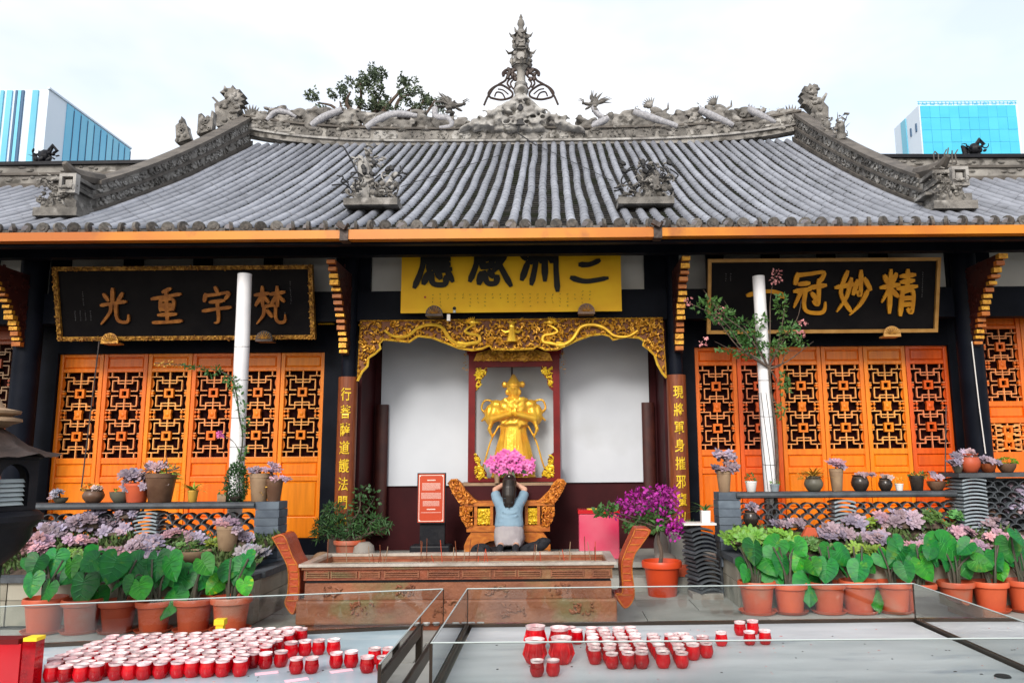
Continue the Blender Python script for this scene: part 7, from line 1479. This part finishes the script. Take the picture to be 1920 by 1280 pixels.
def put_cup(px, py, lab, grp, w=.066, h=.07, ribs=False, zoff=0):
    key = (w, h, ribs)
    if key not in PROTO:
        c = cup_proto(w, h, 'candle_cup' if not ribs else 'large_candle_cup', lab, grp, ribs); kids(c); PROTO[key] = c; first = True
    else: c = copy_tree(PROTO[key]); first = False
    p = atz(px, py, ZT + zoff) if not isinstance(px, Vector) else px; c.location = (p.x, p.y, ZT + .0005 + zoff); c.rotation_euler = (0, 0, rr.uniform(0, 6)); c['label'] = lab; c['group'] = grp
    s = rr.uniform(.96, 1.05); c.scale = (s, s, s)
    return c
labL, grpL = 'red glass candle cup packed in the large cluster on the left table', 'candle cups in the left cluster'
base_ = atz(448, 1266, ZT); ux = Vector((-.067, -.0065, 0)); uy = Vector((.004, .066, 0))
for j in range(14):
    for i in range(18):
        p = base_ + ux * (i + .5 * (j % 2) * .4) + uy * j + Vector((rr.uniform(-.008, .008), rr.uniform(-.008, .008), 0))
        if p.x < -2.3 - .0 or (j > 9 and i > 12) or (j > 10 and i < 2) or p.y > LT4[3][1] + (p.x - LT4[3][0]) * .19 - .12: continue
        if p.y < 2.78: continue
        put_cup(p, 0, 'red candle cup, %s from right in %s row of the left table cluster' % (ORD[i], ORD[j]), grpL)
def pair(pts, lab, grp, **k):
    nm = {1: [''], 2: ['left ', 'right ']}.get(len(pts)) or [ORD[i] + ' from left, ' for i in range(len(pts))]
    for (px, py), w_ in zip(sorted(pts), nm): put_cup(px, py, w_ + lab, grp, **k)
pair([(537, 1203), (565, 1202)], 'red candle cup of the pair standing farthest back on the left table', 'back pair on the left table'); pair([(545, 1232), (571, 1228), (597, 1226), (625, 1226)], 'red candle cup in the row of four on left table', 'row of four on the left table')
pair([(497, 1252), (526, 1249)], 'red candle cup in the pair next to the large cluster', 'pair beside the large cluster'); pair([(555, 1262), (584, 1261)], 'red candle cup of the front pair on the left table', 'front pair on the left table'); pair([(630, 1251), (658, 1250)], 'red candle cup of the pair behind a pink slip near the glass', 'pair behind a pink slip'); pair([(688, 1260), (718, 1259), (702, 1243), (728, 1242)], 'red candle cup in the glass corner of left table', 'cups in the left table corner')
for px, py, a, lab in ((500, 1262, .4, 'pink paper slip before the pair beside the large cluster'), (556, 1275, .5, 'pink paper slip before the front pair of cups'), (640, 1258, .5, 'pink paper slip before the pair near the glass')):
    p = atz(px, py, ZT); b = MB().obox((0, 0, .0015), .10, .04, .003); o = b.build('paper_slip', 'paperp', None, False); o.location = (p.x, p.y, ZT + .001); o.rotation_euler = (0, 0, a); tag(o, lab, 'paper', 'pink slips')
p = atz(412, 1197, ZT); b = MB().obox((p.x, p.y, ZT + .09), .055, .045, .03); b.box(p.x - .02, p.x + .02, p.y - .015, p.y + .015, ZT, ZT + .075); tag(b.build('yellow_packet', 'yellow', None, False), 'small yellow packet at the back of the left table', 'packet')
# right table
labR, grpR = 'red glass candle cup in the block in the middle of the right table', 'candle cups in the right block'
base_ = atz(1147, 1252, ZT)
for j in range(8):
    n0, n1 = (0, 5) if j == 0 else (-1, 5) if j < 3 else (-1, 6) if j < 6 else (-1, 3)
    for i in range(n0, n1):
        xx = i * .0715 + (.02 if i > 2 else 0) + (.02 if i > 3 else 0); put_cup(base_ + Vector((xx, j * .075 + rr.uniform(-.006, .006), 0)) + Vector((rr.uniform(-.006, .006), 0, 0)), 0, 'red candle cup, %s from left in %s row of the right table block' % (ORD[i - n0], ORD[j]), grpR)
pair([(1325, 1232), (1300, 1236), (1318, 1220), (1290, 1222), (1275, 1215)], 'red candle cup on the right flank of the right block', 'right flank cups'); pair([(1353, 1210)], 'single red candle cup standing right of the block', 'single cup'); pair([(1406, 1208), (1435, 1207), (1388, 1190), (1412, 1188)], 'red candle cup in the group of four at the right', 'group of four at the right'); pair([(1007, 1267), (1037, 1266)], 'small red candle cup standing before the big cups', 'front pair on the right table'); pair([(1082, 1206), (1070, 1200)], 'red candle cup behind the big cups', 'cups behind the big ones')
pair([(1003, 1243), (1053, 1243), (1004, 1218), (1049, 1218)], 'big ribbed red candle cup on the right table', 'big ribbed cups', w=.105, h=.115, ribs=True)
for k, px in enumerate((848, 866, 884, 901)):
    p = atz(px, 1172, ZT); b = MB().lathe([(.012, 0), (.02, .01), (.022, .016), (.018, .016), (.012, .008)], (0, 0, 0), 10); o = b.build('tea_light', 'whitepot', None); o.location = (p.x, p.y, ZT + .001); tag(o, ORD[k] + ' tiny white tea light dish from the left at the back of the right table', 'candle', 'white tea lights')
p = atz(1428, 1186, ZT); b = MB().obox((p.x, p.y, ZT + .006), .05, .03, .012); tag(b.build('lighter', 'iron', None, False), 'small dark lighter behind the group of four cups', 'lighter'); p = atz(1880, 1268, ZT); b = MB().lathe([(.035, 0), (.03, .006), (.01, .008)], (p.x, p.y - 0.0, ZT + .001), 14); tag(b.build('drain_cap', 'iron'), 'dark round drain cap in the near right corner of the table', 'cap')
# spilt wax and ash on the tables
for t_, (xa, xb, ya, yb2), sd, nm in ((tr_, (xr0 + .1, 2.0, 3.4, 4.55), 1, 'right'), (tl_, (-1.9, xr0 - .25, 3.05, 4.2), 2, 'left')):
    b = MB(); c = MB(); r3 = random.Random(sd)
    for k in range(90):
        x, y = r3.uniform(xa, xb), r3.uniform(ya, yb2); s = r3.uniform(.002, .007); (b if r3.random() < .55 else c).lathe([(s, 0), (s * .8, .0015), (s * .2, .002)], (x, y, ZT + .0006), 7, r3.uniform(.6, 1.6), 1, r3.uniform(0, 3))
    o = b.build('wax_spots', 'wax', t_); o['kind'] = 'stuff'; o = c.build('ash_flecks', 'ironroof', t_); o['kind'] = 'stuff'
# red box at the left edge
A, B = atz(8, 1290, ZT), atz(52, 1288, ZT); t = thing('red_box', 'bright red plastic box with a yellow edge at the near left corner', 'box', (A.x, A.y, ZT)); zt_ = at(40, 1198, A.y).z
o = MB().box(A.x - .18, B.x - .04, A.y + .005, A.y + .075, ZT, zt_ - .02).build('box_body', 'redbox', t, False); o = MB().box(B.x - .038, B.x + .02, A.y + .012, A.y + .07, ZT, zt_ - .012).build('side_flap', 'red', t, False); MB().box(B.x - .036, B.x + .022, A.y + .010, A.y + .072, zt_ - .011, zt_ + .004).build('yellow_edge', 'yellow', t, False); MB().box(A.x - .19, B.x - .05, A.y + .0, A.y + .08, zt_ - .019, zt_ - .0).build('box_lid', 'redwood', t, False)
# ================================================================ towers and tree beyond the hall
Yt = 60; q8 = lambda px, py, Y=Yt: at(px, py, Y)
t = thing('glass_tower', 'pale striped tower with blue glass panes behind the left roof', 'building', (q8(0, 200).x, Yt, 0), 'distant towers'); xA_, xB_ = q8(-260, 168).x, q8(92, 168).x; zt_ = q8(90, 168).z; Yf = 72.5
MB().box(xA_, xB_, Yt, Yf, 0, zt_).build('tower_core', 'bwhite', t, False)
for a, b_, m in ((0, 6, 'bblue'), (28, 32, 'bdark'), (40, 44, 'bdark'), (33, 39, 'bglass2'), (60, 71, 'bblue'), (-30, -12, 'bglass2'), (12, 22, 'bglass2'), (-60, -45, 'bblue')):
    k = .94; MB().box(q8(a, 200).x, q8(b_, 200).x, Yt - .12, Yt + .01, 0, zt_ - .1).build('facade_strip', m, t, False)
rr = random.Random(5)
for k in range(10):
    ya, yb_ = Yt + 2.4 + k * 1.0, Yt + 2.4 + (k + 1) * 1.0 - .1; MB().box(xB_ - .01, xB_ + .06, ya, yb_, 0, zt_ - .08).build('glass_panel', 'bglass2', t, False); MB().box(xB_ - .01, xB_ + .10, yb_ + .01, yb_ + .09, 0, zt_ - .3).build('mullion', 'bdark', t, False)
MB().box(xB_ - .1, xB_ + .12, Yt - .1, Yf, zt_ + .002, zt_ + .15).build('parapet', 'bwhite', t, False)
t = thing('glass_tower', 'cyan blue glazed block behind the right roof', 'building', (q8(1810, 200).x, Yt, 0), 'distant towers'); xA_, xB_ = q8(1722, 195).x, q8(1908, 195).x; zt_ = q8(1810, 197).z
MB().box(xA_, xB_, Yt, Yt + 4.6, 0, zt_).build('tower_core', 'bwhite', t, False)
nx_, nz_ = 10, 9
for i in range(nx_):
    for j in range(nz_):
        w = (xB_ - xA_ - .3) / nx_; h = 1.05; MB().box(xA_ + .1 + i * w, xA_ + .1 + (i + 1) * w - .015, Yt - .06 + rr.uniform(-.01, .01), Yt + .01, zt_ - .05 - (j + 1) * h, zt_ - .05 - j * h - .02).build('glass_panel', 'bglass', t, False)
for k in range(2): MB().box(xA_ - .06, xA_ + .01, Yt + (.55 if k == 0 else 1.5), Yt + (.75 if k == 0 else 1.7), zt_ - 2.0, zt_ - 1.3).build('window', 'bdark', t, False)
MB().box(xA_ - .08, xA_ + .01, Yt + 2.3, Yt + 3.2, 0, zt_ - .1).build('recess', 'bdark' if 0 else 'bblue', t, False)
for k in range(26): x = xA_ + .1 + k * (xB_ - xA_ - .2) / 25; MB().box(x - .03, x + .03, Yt + .1, Yt + .16, zt_ + .0, zt_ + .36).build('railing_post', 'bglass2', t, False)
for zz_ in (.17, .36): MB().box(xA_, xB_, Yt + .1, Yt + .15, zt_ + zz_, zt_ + zz_ + .05).build('rail', 'bglass2', t, False)
for k in range(11): x = xA_ + .5 + k * .72; MB().box(x, x + .25, Yt + .3, Yt + .5, zt_, zt_ + rr.uniform(.2, .38)).build('rooftop_unit', 'bglass2', t, False)
# tree behind the ridge
Yq = 21; q8 = lambda px, py: at(px, py, Yq); t = thing('tree', 'leafy tree rising behind the left half of the ridge', 'tree', (q8(690, 300).x, Yq, 0)); b = MB(); rr = random.Random(9); root = Vector((q8(690, 300).x, Yq, 0)); fork = q8(690, 270)
b.tube([root, root.lerp(fork, .5) + Vector((.2, 0, 0)), fork], [.32, .26, .2], 8)
cl = ((605, 205, .45, .35), (640, 195, .35, .3), (665, 185, .45, .38), (700, 160, .5, .35), (685, 175, .45, .35), (715, 180, .35, .3), (695, 205, .35, .3), (725, 215, .4, .3), (770, 175, .38, .32), (785, 190, .42, .35), (800, 205, .35, .28), (765, 165, .3, .2), (750, 210, .3, .2), (620, 225, .5, .3), (590, 185, .15, .2), (820, 200, .2, .2))
branches(b, fork, [q8(x, y) + Vector((0, rr.uniform(-.6, .6), 0)) for x, y, *_ in cl], .10, rr, .25); b.build('trunk', 'bark', t)
b = MB(); bl = []
for x, y, a, c in cl:
    for k in range(7): v = rvec(rr); bl.append((q8(x, y) + Vector((v.x * a * 1.2, v.y * .8, v.z * c * 1.2)), a * rr.uniform(.15, .36), .25, c * rr.uniform(.15, .34)))
leafcloud(b, bl, 5200, .085, .05, rr); b.build('crown', 'treeleaf', t, False)
# foliage and petals too small to pick apart stay joined in their plant
for o in S.objects:
    if o.parent and o.name.split('.')[0] in ('leaves', 'dry_leaves', 'green_leaves', 'magenta_bracts', 'feathery_leaves', 'round_leaves', 'petals', 'pink_blossoms', 'crown', 'blades', 'small_inscription', 'print', 'fret_relief', 'dragon_relief', 'bent_rods', 'handle_fret', 'white_border'): o['kind'] = 'stuff'
bpy.data.scenes.remove(TMP)
